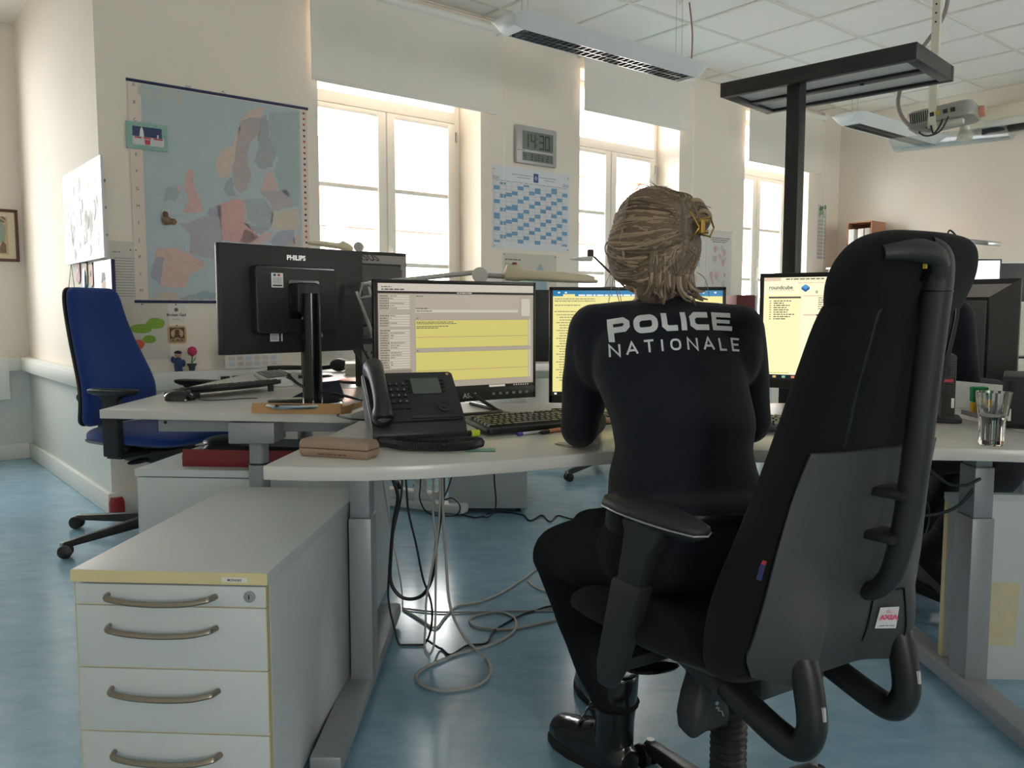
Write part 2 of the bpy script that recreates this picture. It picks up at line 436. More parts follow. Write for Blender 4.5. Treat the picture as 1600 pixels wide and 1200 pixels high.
# ceiling: slab, tees and single tiles
ceil = struct(MB().box(U_LEFT - 0.3, U_FAR + 0.3, N_BACK - 0.3, N_ALC + 0.3, CEIL + 0.02, CEIL + 0.12, T=TW), 'ceiling', m_tile)
TS = 0.612; U0, N0 = 4.84, 3.93
tb = MB()
us = [U0 + TS * k for k in range(-6, 7) if 1.2 < U0 + TS * k < U_FAR]; ns = [N0 + TS * k for k in range(-9, 3) if -0.9 < N0 + TS * k < DW]
for a in us: tb.box(a - 0.012, a + 0.012, ns[0], DW, CEIL - 0.002, CEIL + 0.02, T=TW)
for b in ns: tb.box(us[0], U_FAR, b - 0.012, b + 0.012, CEIL - 0.0025, CEIL + 0.02, T=TW)
tb.box(us[0], U_FAR, DW - 0.018, DW, CEIL - 0.003, CEIL + 0.02, T=TW).box(U_FAR - 0.018, U_FAR, ns[0], DW, CEIL - 0.003, CEIL + 0.02, T=TW)
tb.build('ceiling_grid', m_grid, ceil)
_tile = None
ub = us + [U_FAR]; nb = ns + [DW]
for i in range(len(ub) - 1):
    for j in range(len(nb) - 1):
        w, h = ub[i + 1] - ub[i] - 0.02, nb[j + 1] - nb[j] - 0.02
        if w < 0.08 or h < 0.05: continue
        full = abs(w - TS + 0.02) < 1e-3 and abs(h - TS + 0.02) < 1e-3
        if full and _tile is not None:
            o = bpy.data.objects.new('ceiling_tile', _tile); COL.objects.link(o); o.parent = ceil; WM[o] = Matrix()
        else:
            o = MB().box(-w / 2, w / 2, -h / 2, h / 2, 0, 0.012).build('ceiling_tile', m_tile, ceil, bevel=0.004, seg=1)
            if full: _tile = o.data
        o.location = WP((ub[i] + ub[i + 1]) / 2, (nb[j] + nb[j + 1]) / 2, CEIL + 0.004 + rnd.uniform(-0.0012, 0.0012))
        o.rotation_euler = (0, 0, WROT)

# ------------------------------------------------------------------ windows
m_frame = mat('window_frame_paint', rgb(240, 236, 226), 0.4, noise=0.02, nscale=6)
def make_window(idx, op, nf, zt_sash=2.43):
    u0, u1, z0, z1 = op; uc = (u0 + u1) / 2; T = M4(WP(0, 0, 0), WROT)
    win = MB()
    f = 0.05
    win.box(u0, u0 + f, nf, nf + 0.07, z0, z1, T=T).box(u1 - f, u1, nf, nf + 0.07, z0, z1, T=T)
    win.box(u0 + f, u1 - f, nf, nf + 0.07, z0, z0 + f, T=T).box(u0 + f, u1 - f, nf, nf + 0.07, z1 - f, z1, T=T)
    win.box(u0 + f, u1 - f, nf - 0.01, nf + 0.07, zt_sash, zt_sash + 0.075, T=T)
    w = struct(win, 'window_%d' % idx, m_frame, bevel=0.006)
    s = 0.062
    for k in (-1, 1):
        a, b = (u0 + f, uc - 0.004) if k < 0 else (uc + 0.004, u1 - f)
        sb = MB(); zb, zt = z0 + f + 0.004, zt_sash - 0.004
        sb.box(a, a + s, nf - 0.015, nf + 0.05, zb, zt, T=T).box(b - s, b, nf - 0.015, nf + 0.05, zb, zt, T=T)
        sb.box(a + s, b - s, nf - 0.015, nf + 0.05, zb, zb + s, T=T).box(a + s, b - s, nf - 0.015, nf + 0.05, zt - s * 0.6, zt, T=T)
        sash = sb.build('sash', m_frame, w, bevel=0.005)
        for zz in (1.41, 1.91): MB().box(a + s, b - s, nf + 0.0, nf + 0.04, zz - 0.014, zz + 0.014, T=T).build('glazing_bar', m_frame, sash, bevel=0.004)
        for (p, q) in ((zb + s, 1.396), (1.424, 1.896), (1.924, zt - s * 0.6)):
            MB().box(a + s, b - s, nf + 0.018, nf + 0.022, p, q, T=T).build('pane', m_pane, sash)
        if k > 0: MB().tube([T @ Vector(p) for p in ((uc - 0.0, nf - 0.02, 1.40), (uc + 0.0, nf - 0.045, 1.40), (uc, nf - 0.05, 1.47), (uc, nf - 0.05, 1.53))], 0.009, 8).build('handle', m_white, w, world=True)
    MB().box(u0 + f, u1 - f, nf + 0.03, nf + 0.034, zt_sash + 0.075, z1 - f, T=T).build('pane', m_pane, w)
    MB().box(u0 - 0.02, u1 + 0.02, DW - 0.05 if nf < 6 else N_ALC - 0.05, nf, z0 - 0.03, z0, T=T).build('sill', m_white, w, bevel=0.006)
    for zz in (1.1, 2.3): MB().cyl(WP(u1 - f + 0.01, nf - 0.01, zz), WP(u1 - f + 0.01, nf - 0.01, zz + 0.07), 0.008, seg=8).build('hinge', m_alu, w, world=True)
    return w
for i, op in enumerate(OPENINGS): make_window(i + 1, op, DW + 0.25)
make_window(4, ALC_OPEN, N_ALC + 0.25, 2.2)
for i, op in enumerate(FILL_OPEN):
    u0, u1, z0, z1 = op; mb = MB(); nf = N_BACK - 0.2
    for a, b, c, d in ((u0, u0 + 0.06, z0, z1), (u1 - 0.06, u1, z0, z1), ((u0 + u1) / 2 - 0.05, (u0 + u1) / 2 + 0.05, z0, z1), (u0, u1, z0, z0 + 0.06), (u0, u1, z1 - 0.06, z1)):
        mb.box(a, b, nf - 0.05, nf, c, d, T=TW)
    w = struct(mb, 'window_%d' % (5 + i), m_frame)  # frame of an added fill-light opening, out of view
    MB().box(u0, u1, nf - 0.03, nf - 0.026, z0, z1, T=TW).build('pane', m_pane, w)

# roller blinds, lowered a little over each opening
BL = [(2.30, 3.70, 2.475, 'wide pale roller blind above the window next to the Europe map'),
      (4.56, 5.80, 2.635, 'pale roller blind above the window behind the seated officer'),
      (6.68, 7.92, 2.49, 'pale roller blind above the window by the black floor lamp')]
for u0, u1, zb, lab in BL:
    T = M4(WP(0, 0, 0), WROT)
    t = thing('roller_blind', lab, 'blind', WP((u0 + u1) / 2, DW - 0.05, zb), WROT, 'roller blinds on the window wall')
    h = (u1 - u0) / 2; top = 3.03
    MB().box(-h, h, -0.002, 0.002, 0, top - zb).build('blind_fabric', m_blind, t)
    MB().box(-h, h, -0.006, 0.006, -0.012, 0.012).build('bottom_bar', m_blind, t, bevel=0.004)
    MB().cyl((-h - 0.02, 0.01, top - zb + 0.02), (h + 0.04, 0.01, top - zb + 0.02), 0.032, seg=20).build('roller_tube', m_white, t)
    for sx in (-h - 0.03, h + 0.035): MB().cbox((sx, 0.02, top - zb + 0.03), (0.012, 0.06, 0.085)).build('bracket', m_white, t, bevel=0.003)
    MB().tube([(h + 0.05, -0.015, top - zb + 0.02), (h + 0.05, -0.02, -0.2), (h + 0.052, -0.012, -1.2)], 0.0022, 6).build('pull_cord', m_white, t)

# building across the street
m_facade = mat('pale_render', rgb(235, 228, 218), 0.9, noise=0.05, nscale=0.8)
m_sand = mat('pink_sandstone', rgb(186, 128, 110), 0.9, noise=0.12, nscale=6)
m_roof = mat('clay_roof', rgb(150, 92, 74), 0.9, noise=0.2, nscale=12)
TB = M4((0, 0, 0), WROT)
b = thing('building', 'pale house with pink sandstone trim across the street, seen through the windows', 'building', WP(9, 13, 0), WROT)
MB().box(-9, 14, 0, 5, -6, 2.3).build('facade', m_facade, b)
MB().box(-9.2, 14.2, -0.35, 0.05, 2.3, 2.5).build('cornice', m_sand, b, bevel=0.03)
MB().add([(-9.2, -0.4, 2.5), (14.2, -0.4, 2.5), (14.2, 2.6, 4.6), (-9.2, 2.6, 4.6), (-9.2, 5.4, 2.5), (14.2, 5.4, 2.5)], [(0, 1, 2, 3), (3, 2, 5, 4), (0, 3, 4), (1, 5, 2), (0, 4, 5, 1)]).build('roof', m_roof, b)
for k in range(9):
    x = -8 + k * 2.4
    w = MB().box(x - 0.6, x + 0.6, -0.06, 0.02, -1.0, 1.3).build('window_surround', m_sand, b, bevel=0.02)
    MB().box(x - 0.45, x + 0.45, -0.07, -0.05, -0.85, 1.15).build('pane', m_pane, w)
for x in (4.6, -6.5):
    d = MB().box(x - 0.8, x + 0.8, 0.3, 2.0, 2.6, 4.0).add([(x - 1.05, 0.1, 4.0), (x + 1.05, 0.1, 4.0), (x, 0.1, 4.9), (x - 1.05, 2.4, 4.0), (x + 1.05, 2.4, 4.0), (x, 2.4, 4.9)], [(0, 1, 2), (3, 5, 4), (0, 2, 5, 3), (1, 4, 5, 2), (0, 3, 4, 1)], 1).build('dormer', [m_facade, m_roof], b)
struct(MB().box(-30, 40, N_ALC + 0.5, 45, -6.4, -6.0, T=TW), 'ground_outside', mat('asphalt', rgb(120, 118, 114), 0.9, noise=0.1, nscale=3))
# ------------------------------------------------------------------ pendant fluorescent lamps
m_lampwhite = mat('lamp_white_enamel', rgb(226, 230, 230), 0.35)
m_mirror = mat('louvre_mirror', rgb(205, 208, 212), 0.15, 1.0)
m_redcable = mat('red_flex', rgb(150, 96, 88), 0.5)
m_tubew = mat('lamp_tube_white', rgb(240, 240, 240), 0.4)
def pendant(u0, u1, lab):
    L = u1 - u0; h = L / 2; zt = 2.70
    t = thing('pendant_lamp', lab, 'lamp', WP((u0 + u1) / 2, 3.66, zt - 0.085), WROT, 'fluorescent pendant lamps')
    # wing shaped housing section (local y,z), light opening below
    sec = [(-0.150, 0.078), (-0.115, 0.040), (-0.075, 0.0), (-0.070, 0.002), (-0.070, 0.045), (0.070, 0.045), (0.070, 0.002), (0.075, 0.0), (0.115, 0.040), (0.150, 0.078), (0.12, 0.090), (0.06, 0.096), (0, 0.098), (-0.06, 0.096), (-0.12, 0.090)]
    MB().loft([[Vector((x, y, z)) for y, z in sec] for x in (-h + 0.09, h - 0.09)]).build('housing', m_lampwhite, t, sharp=30)
    for s_ in (-1, 1):      # rounded end caps
        rings = []
        for k in range(6):
            f = math.cos(R(90) * k / 5.5); q = s_ * (h - 0.09 + 0.09 * math.sin(R(90) * k / 5.5))
            out = [(-0.150, 0.078), (-0.115, 0.040), (-0.075, 0.0), (0.075, 0.0), (0.115, 0.040), (0.150, 0.078), (0.12, 0.090), (0.06, 0.096), (0, 0.098), (-0.06, 0.096), (-0.12, 0.090)]
            rings.append([Vector((q, y * (0.55 + 0.45 * f), 0.06 + (z - 0.06) * f)) for y, z in out])
        MB().loft(rings if s_ > 0 else rings[::-1]).build('end_cap', m_lampwhite, t, sharp=30)
    lv = MB(); n = 30
    lv.box(-h + 0.12, h - 0.12, -0.069, -0.066, 0.002, 0.04).box(-h + 0.12, h - 0.12, 0.066, 0.069, 0.002, 0.04).box(-h + 0.12, h - 0.12, -0.002, 0.002, 0.004, 0.03)
    for k in range(n + 1):
        x = -h + 0.13 + (L - 0.26) * k / n; lv.box(x - 0.0015, x + 0.0015, -0.066, 0.066, 0.003, 0.034)
    lv.build('louvre', m_mirror, t, kind='stuff')
    for y in (-0.035, 0.035): MB().cyl((-h + 0.13, y, 0.038), (h - 0.13, y, 0.038), 0.008, seg=10).build('fluorescent_tube', m_tubew, t)
    for x in (-h + 0.16, h - 0.16):
        w = MB().cyl((x, -0.02, 0.08), (x, -0.02, CEIL - zt + 0.085), 0.0014, seg=6).cyl((x, 0.03, 0.08), (x, 0.03, CEIL - zt + 0.085), 0.0014, seg=6).build('suspension_wire', m_alu, t)
        MB().lathe([(0.004, CEIL - zt + 0.045), (0.03, CEIL - zt + 0.083), (0.03, CEIL - zt + 0.086)], 16, (x, 0.0, 0)).build('canopy', m_lampwhite, t)
    return t
p1 = pendant(2.92, 4.56, 'pale pendant fluorescent lamp hanging before the wide blind, its grid louvre showing')
MB().tube(curve_pts([(0.78, 0.0, 0.08), (0.79, 0.0, 0.3), (0.765, 0.01, 0.505)]), 0.005, 8).build('power_flex', m_redcable, p1, label='reddish power flex')
p2 = pendant(6.48, 8.16, 'pale pendant fluorescent lamp hanging near the projector by the far wall')

# ------------------------------------------------------------------ wall map of Europe
def wall_thing(name, lab, cat, u, z, group=None, n=DW):
    return thing(name, lab, cat, WP(u, n, z), WROT, group)
paper = flat(226, 222, 212, 0.7)
mx0, mx1, mz0, mz1 = 1.272, 2.285, 1.139, 2.30
tmap = wall_thing('wall_map', 'large faded map of Europe hanging between navy rails', 'map', (mx0 + mx1) / 2, mz0)
mcx = (mx0 + mx1) / 2
def mp(cx, cy):                       # a point of the sheet
    u, z = on_wall(190 + cx * 300 / 973, 110 + cy * 370 / 1200); return (u - mcx, z - mz0)
pr = Print(-0.006)
w2 = (mx1 - mx0) / 2; hh = mz1 - mz0
pr.card(-w2, w2, 0, hh, 0.002, flat(222, 208, 196))
sea = mat('map_sea_print', rgb(176, 190, 194), 0.45, noise=0.05, nscale=9)
pr.rect(-w2 + 0.065, w2 - 0.045, 0.012, hh - 0.012, sea)
def land(pts, c, layer=2):
    c = tuple(int(q * 0.72 + w * 0.28) for q, w in zip(c, (196, 192, 190)))
    w_ = []
    for i in range(len(pts)):      # ragged coasts and borders
        a, b = pts[i], pts[(i + 1) % len(pts)]; l = math.hypot(b[0] - a[0], b[1] - a[1]); n = max(2, int(l / 9))
        for k in range(n):
            f = k / n; j = min(5.0, l * 0.09) if k else 0; w_.append((a[0] + (b[0] - a[0]) * f + rnd.uniform(-j, j), a[1] + (b[1] - a[1]) * f + rnd.uniform(-j, j)))
    pr.shape([mp(*p) for p in w_], mat('map_print_%d_%d_%d' % c, rgb(*c), 0.45, noise=0.12, nscale=38, stretch=(1, 1, 1)), layer)
pink, rose, grey, lilac, blue_, sand = (205, 168, 164), (208, 150, 146), (160, 160, 168), (150, 152, 172), (142, 158, 172), (196, 186, 166)
land([(480, 520), (472, 470), (500, 410), (560, 385), (600, 250), (640, 215), (690, 185), (725, 190), (700, 235), (640, 245), (610, 260), (585, 330), (575, 440), (550, 520), (515, 548), (490, 545)], (212, 184, 170))
land([(575, 600), (560, 540), (570, 440), (585, 330), (605, 262), (650, 240), (700, 240), (705, 320), (660, 350), (640, 400), (638, 480), (655, 520), (635, 600), (600, 622)], (172, 158, 156))
land([(690, 330), (705, 250), (730, 220), (745, 280), (745, 340), (785, 420), (760, 490), (700, 498), (672, 460), (690, 400)], (150, 156, 160))
land([(745, 215), (895, 210), (900, 690), (870, 690), (855, 650), (800, 610), (780, 545), (770, 510), (790, 440), (750, 340)], (150, 172, 174))
land([(725, 530), (760, 505), (790, 600), (735, 612), (700, 610)], pink)
land([(735, 612), (840, 605), (870, 690), (770, 715), (740, 660), (700, 610)], (168, 156, 164))
land([(530, 560), (560, 540), (560, 600), (590, 640), (540, 640), (515, 605)], blue_)
land([(480, 690), (560, 655), (620, 660), (625, 760), (690, 840), (640, 880), (560, 870), (510, 860), (500, 790)], rose)
land([(620, 655), (720, 650), (770, 715), (755, 790), (690, 800), (640, 760)], (152, 168, 170))
land([(610, 770), (690, 795), (755, 795), (700, 835), (640, 800)], lilac)
land([(620, 800), (700, 840), (760, 815), (740, 870), (660, 885), (600, 870)], pink)
land([(290, 780), (345, 770), (410, 740), (500, 730), (510, 860), (475, 960), (345, 930), (345, 830)], grey)
land([(440, 700), (500, 680), (505, 740), (430, 735)], lilac)
land([(175, 905), (280, 900), (345, 935), (430, 985), (350, 1030), (320, 1105), (195, 1095), (160, 1000)], (208, 168, 154))
land([(175, 945), (215, 950), (195, 1080), (150, 1060), (150, 1010)], lilac, 3)
land([(310, 720), (340, 650), (310, 600), (330, 500), (365, 505), (360, 570), (395, 650), (412, 715), (350, 728)], (206, 160, 156))
land([(205, 660), (225, 590), (280, 585), (300, 615), (275, 660)], (150, 168, 168))
land([(265, 590), (300, 585), (295, 612)], pink, 3)
land([(755, 720), (890, 700), (905, 800), (820, 810), (755, 800)], sand)
land([(750, 870), (790, 820), (870, 805), (880, 880), (800, 900)], lilac)
land([(820, 900), (905, 820), (905, 960), (830, 980)], (190, 176, 160))
land([(590, 890), (690, 885), (740, 1000), (700, 1060), (650, 980)], (176, 180, 160))
land([(760, 930), (830, 930), (840, 1060), (790, 1080)], pink)
land([(130, 1160), (230, 1115), (300, 1150), (480, 1120), (640, 1130), (760, 1165), (890, 1170)], (196, 182, 160))
land([(290, 1160), (420, 1115), (480, 1130), (470, 1160)], (132, 158, 168), 3)
thin = flat(176, 170, 160)
for k in range(7):                    # legend tables and margin signs
    a = mp(80 + 40 * k, 75 + 18 * (k % 3)); pr.rect(a[0], a[0] + 0.032, a[1] - 0.05 - 0.02 * (k % 2), a[1], flat(188, 190, 182), 2)
navy = flat(52, 66, 104)
for k in range(13):
    z = hh - 0.03 - k * (hh - 0.08) / 12
    pr.text('ABCDEFGHIJKLM'[k], -w2 + 0.03, z, 0.024, navy, 2)
for k in range(34):
    z = hh - 0.03 - k * (hh - 0.06) / 33
    pr.rect(w2 - 0.028 + rnd.uniform(-0.002, 0.002), w2 - 0.014, z - 0.006, z + 0.006, flat(168, 70, 66) if k % 5 < 3 else navy, 2)
for k in range(60):                   # hairline roads and borders
    a = mp(rnd.uniform(200, 880), rnd.uniform(500, 1090)); g = rnd.uniform(0, 6.28); l = rnd.uniform(0.03, 0.08)
    d = (math.cos(g) * l, math.sin(g) * l); q = (-math.sin(g) * 0.0006, math.cos(g) * 0.0006)
    x1 = max(-w2 + 0.07, min(w2 - 0.05, a[0] + d[0])); z1 = max(0.02, min(hh - 0.02, a[1] + d[1]))
    pr.shape([(a[0] - q[0], a[1] - q[1]), (x1 - q[0], z1 - q[1]), (x1 + q[0], z1 + q[1]), (a[0] + q[0], a[1] + q[1])], flat(150, 140, 146), 4)
pr.build('map_sheet', pr.mats, tmap)
m_navy = mat('navy_rail', rgb(36, 40, 84), 0.35)
for z in (0, hh): MB().cyl((-w2 - 0.006, -0.006, z), (w2 + 0.006, -0.006, z), 0.008, seg=12).build('rail', m_navy, tmap)
MB().tube([(-0.03, -0.006, hh), (0, -0.004, hh + 0.02), (0.03, -0.006, hh)], 0.0015, 6).cyl((0, -0.012, hh + 0.02), (0, 0, hh + 0.02), 0.004, seg=8).build('hook', m_alu, tmap)

def box_wall(px0, py0, px1, py1, n=DW):
    u0, z0 = on_wall(px0, py1, n); u1, z1 = on_wall(px1, py0, n); return (u0 + u1) / 2, min(z0, z1), abs(u1 - u0), abs(z1 - z0)
def pin(p, x, z, c=(40, 60, 120), parent=None):
    return MB().cyl((x, p, z), (x, p - 0.004, z), 0.004, 0.003, 8).build('pin', flat(*c, 0.3), parent)

# souvenir picture in a glittering sleeve on the map
u, z = on_wall(229, 214); z -= 0.07
t = wall_thing('souvenir_magnet', 'small picture in a glittering clear sleeve stuck on the map edge', 'souvenir', u, z)
p = Print(-0.014); p.card(-0.105, 0.105, 0, 0.14, 0.006, mat('glitter_sleeve', rgb(150, 186, 176), 0.15, 0.3, noise=0.5, nscale=160))
p.rect(-0.075, 0.075, 0.065, 0.118, flat(52, 66, 100)); p.rect(-0.075, 0.085, 0.022, 0.066, flat(205, 205, 205))
p.shape([(-0.04, 0.066), (-0.036, 0.1), (-0.028, 0.12), (-0.02, 0.1), (-0.016, 0.066)], flat(220, 222, 222), 2)
p.rect(0.05, 0.058, 0.066, 0.084, flat(220, 222, 222), 2)
for a, b in ((-0.065, -0.03), (-0.02, 0.02), (0.03, 0.08)): p.rect(a, b, 0.056, 0.064, flat(186, 64, 70), 2)
p.shape([(-0.012, 0.026), (0.012, 0.026), (0.015, 0.052), (-0.015, 0.052)], flat(186, 64, 70), 3)
p.build('card', p.mats, t)
# little brown figure on the map
u, z = on_wall(259, 352)
t = wall_thing('small_ornament', 'tiny brown ornament taped on the sea of the map', 'ornament', u, z)
MB().ball((0.0, -0.02, 0.025), (0.026, 0.012, 0.024)).ball((0.032, -0.02, 0.02), (0.022, 0.012, 0.017)).ball((-0.006, -0.022, 0.058), (0.016, 0.012, 0.016)).build('body', mat('brown_ceramic', rgb(122, 94, 70), 0.5, noise=0.3, nscale=60), t)
MB().box(-0.02, 0.02, -0.0095, -0.0085, 0.055, 0.085).build('tape', mat('clear_tape', rgb(200, 206, 206), 0.2), t)
# typed notice left of the map
u, z, w, h = box_wall(175, 378, 212, 471)
t = wall_thing('paper_notice', 'typed notice sheet pinned left of the map', 'paper', u, z)
p = Print(-0.004); p.card(-w / 2, w / 2 + 0.02, 0, h, 0.002, flat(206, 202, 192))
for k in range(15): p.scribble(-w / 2 + 0.02, w / 2 - 0.005, h * (0.72 - k * 0.045), 0.003, flat(120, 116, 112))
p.scribble(-w / 2 + 0.01, -w / 2 + 0.05, h * 0.82, 0.006, flat(140, 136, 130))
p.build('sheet', p.mats, t)
for x in (0.004, 0.03): pin(-0.004, x + w / 4, h * 0.86, (60, 40, 40) if x < 0.01 else (140, 40, 40), t)
# drawing sheet: loose patches of green and orange felt pen
u, z, w, h = box_wall(195, 474, 263, 563)
t = wall_thing('drawing_sheet', 'sheet with loose green and orange felt-pen patches under the map', 'drawing', u, z)
p = Print(-0.004); p.card(-w / 2, w / 2, 0, h, 0.002, flat(208, 202, 190))
gr = mat('felt_pen_green', rgb(132, 168, 62), 0.7, noise=0.15, nscale=60); orr = mat('felt_pen_orange', rgb(206, 92, 62), 0.7, noise=0.15, nscale=60)
def disc(cx, cz, rx, rz, m, layer=2, n=18, wob=0.08): p.shape([(cx + rx * (1 + rnd.uniform(-wob, wob)) * math.cos(2 * math.pi * i / n), cz + rz * (1 + rnd.uniform(-wob, wob)) * math.sin(2 * math.pi * i / n)) for i in range(n)], m, layer)
disc(0.045, h * 0.64, 0.05, 0.03, gr); disc(-0.03, h * 0.55, 0.06, 0.025, gr, 3); disc(0.01, h * 0.36, 0.035, 0.022, gr, 3); disc(-0.05, h * 0.27, 0.034, 0.028, orr, 3)
p.build('sheet', p.mats, t); pin(-0.004, -0.02, h - 0.006, (40, 50, 100), t)
# card and wooden coaster
u, z, w, h = box_wall(262, 476, 288, 505)
t = wall_thing('visiting_card', 'small white card with a brown emblem pinned above the wooden coaster', 'card', u, z)
p = Print(-0.004); p.card(-w / 2, w / 2, 0, h, 0.0015, flat(224, 220, 210)); p.text('Broket Gad', 0, h * 0.38, 0.022, flat(62, 48, 40), 1, bold=0.0006); disc(0, h * 0.72, 0.011, 0.011, flat(110, 90, 74), 1, 14, 0.02); p.scribble(-0.02, 0.02, h * 0.2, 0.003, flat(150, 140, 130), 1)
p.build('card', p.mats, t); pin(-0.004, 0, h + 0.0, (40, 40, 40), t)
u, z, w, h = box_wall(262, 509, 290, 537)
t = wall_thing('wooden_coaster', 'square wooden coaster with a dark brown engraved portrait on the wall', 'coaster', u, z)
p = Print(-0.008); br = flat(86, 66, 46)
q = Print(-0.003); MB().prism(rrect(w, h, 0.015, 4, 0, 0), 0, 0.006, T=Matrix.Translation((0, -0.002, h / 2)) @ Matrix.Rotation(R(90), 4, 'X')).build('plate', mat('pale_plywood', rgb(196, 164, 120), 0.55, noise=0.12, nscale=30), t)
p.rect(-w * 0.4, w * 0.4, h * 0.1, h * 0.9, br, 1); disc(0, h * 0.56, w * 0.34, h * 0.28, flat(196, 164, 120), 2, 20, 0.0)
disc(0, h * 0.6, w * 0.13, h * 0.14, br, 3, 16, 0.0); p.shape([(-w * 0.22, h * 0.32), (w * 0.22, h * 0.32), (w * 0.14, h * 0.5), (-w * 0.14, h * 0.5)], br, 3); p.shape([(-w * 0.18, h * 0.7), (w * 0.18, h * 0.7), (w * 0.08, h * 0.8), (-w * 0.08, h * 0.8)], br, 3)
p.rect(-w * 0.36, w * 0.36, h * 0.14, h * 0.27, flat(196, 164, 120), 3); p.scribble(-w * 0.3, w * 0.3, h * 0.2, 0.008, br, 4)
p.build('engraving', p.mats, t); pin(-0.008, 0, h * 1.02, (30, 30, 30), t)
# figurine and tulip on the duct
u, z = on_wall(279, 574, DW - 0.035)
t = thing('doll_figurine', 'small blue uniformed doll standing on the cable duct', 'figurine', WP(u, DW - 0.033, 0.755), WROT)
blu = mat('blue_felt', rgb(56, 74, 116), 0.9); skin_t = mat('doll_skin', rgb(206, 160, 134), 0.7)
MB().ball((0, 0, 0.05), (0.024, 0.018, 0.028)).ball((-0.028, -0.004, 0.066), (0.012, 0.01, 0.018)).ball((0.028, -0.002, 0.044), (0.011, 0.01, 0.02)).build('torso', blu, t)
for x in (-0.011, 0.011): MB().cyl((x, 0, 0.006), (x, 0, 0.035), 0.0095, 0.011, 10).ball((x, -0.006, 0.007), (0.011, 0.016, 0.007)).build('leg', blu, t)
MB().ball((0, 0, 0.092), (0.018, 0.017, 0.018)).build('head', skin_t, t)
MB().lathe([(0.020, 0.1), (0.02, 0.106), (0.013, 0.112), (0.002, 0.115)], 14).ball((0, -0.014, 0.1), (0.014, 0.012, 0.003)).build('cap', mat('navy_felt', rgb(40, 44, 70), 0.9), t)
u, z = on_wall(300, 570, DW - 0.035)
t = thing('toy_tulip', 'pink toy tulip in a dark little pot on the cable duct', 'toy flower', WP(u, DW - 0.033, 0.755), WROT)
MB().lathe([(0.014, 0), (0.02, 0.028), (0.026, 0.03), (0.026, 0.04), (0.002, 0.041)], 14).build('pot', mat('dark_green_pot', rgb(50, 72, 70), 0.6), t)
MB().cyl((0, 0, 0.04), (0.004, 0, 0.085), 0.004, seg=8).build('stem', mat('toy_green', rgb(86, 142, 104), 0.7), t)
for a in (-0.5, 0.5): MB().add([(0, 0, 0.04), (0.03 * a * 2 * 0.5, -0.006, 0.06), (0.028 * a * 2, 0, 0.082), (0.012 * a * 2, 0.004, 0.06)], [(0, 1, 2, 3)]).build('leaf', mat('toy_green', rgb(86, 142, 104), 0.7), t)
MB().lathe([(0.004, 0.08), (0.022, 0.092), (0.027, 0.108), (0.02, 0.128), (0.003, 0.136)], 12, (0.004, 0, 0)).build('flower', mat('toy_pink', rgb(196, 56, 100), 0.7), t)

# ------------------------------------------------------------------ alcove side wall: panel, pennants, photo panel; framed picture beyond
def side_pt(px, py, off=0.0):
    d = sight(px, py); k = d.x * UX + d.y * UY; tt = (U_CORNER - off) / k
    return (-d.x * UY + d.y * UX) * tt, CAM_H + d.z * tt     # n, z
SROT = WROT - R(90)          # local x = -N, local -y = -U (towards the alcove)
def side_thing(name, lab, cat, n, z, group=None): return thing(name, lab, cat, WP(U_CORNER, n, z), SROT, group)
n0, zt = side_pt(96, 258, 0.03); n1, zb = side_pt(163, 402, 0.03)
hgt = 0.80; wid = n0 - n1; cn = (n0 + n1) / 2; zb = side_pt(163, 402, 0.03)[1]
t = side_thing('wall_panel_map', 'pale aerial map panel mounted on stand-offs on the bright alcove wall', 'panel', cn, zb)
p = Print(-0.03); hgt = side_pt(157, 241, 0.03)[1] - zb
p.card(-wid / 2, wid / 2, 0, hgt, 0.012, mat('panel_edge', rgb(210, 216, 216), 0.4))
p.rect(-wid / 2 + 0.006, wid / 2 - 0.006, 0.006, hgt - 0.006, mat('aerial_print', rgb(158, 152, 142), 0.4, noise=0.25, nscale=9))
for k in range(46):
    a, b = rnd.uniform(-wid / 2 + 0.06, wid / 2 - 0.09), rnd.uniform(0.04, hgt - 0.1)
    c = rnd.choice([(176, 170, 160), (138, 132, 124), (152, 138, 126), (186, 182, 172), (128, 128, 126)])
    n = 7; r0 = rnd.uniform(0.015, 0.05)
    p.shape([(a + r0 * rnd.uniform(0.5, 1) * math.cos(6.283 * i / n), b + 1.4 * r0 * rnd.uniform(0.5, 1) * math.sin(6.283 * i / n)) for i in range(n)], flat(*c, 0.5), 2 + k % 4)
p.build('board', p.mats, t)
for x in (-wid / 2 + 0.04, wid / 2 - 0.04):
    for zz in (0.12, hgt / 2, hgt - 0.12): MB().cyl((x, -0.018, zz), (x, 0, zz), 0.007, seg=8).build('stand_off', m_alu, t)
# photo panel near the corner
na, za = side_pt(172, 405, 0.02); nb_, zb_ = side_pt(146, 405, 0.02)
t = side_thing('photo_board', 'white photo panel with a portrait beside the wall corner', 'panel', (na + nb_) / 2, 0.86)
wid = nb_ - na; top = za - 0.86; p = Print(-0.02); p.card(-wid / 2, wid / 2, 0, top, 0.01, mat('white_board', rgb(226, 226, 230), 0.35))
p.shape([(-0.02, top * 0.62), (0.06, top * 0.62), (0.07, top * 0.74), (0.05, top * 0.84), (0.0, top * 0.84), (-0.02, top * 0.74)], flat(190, 150, 134), 1)
p.shape([(-0.03, top * 0.76), (0.07, top * 0.8), (0.06, top * 0.87), (0.0, top * 0.88)], flat(86, 70, 72), 2); p.rect(-0.05, 0.1, top * 0.4, top * 0.62, flat(96, 92, 130), 1)
p.build('board', p.mats, t); MB().box(wid / 2, wid / 2 + 0.012, -0.02, -0.001, 0, top).build('edge', m_navy, t)
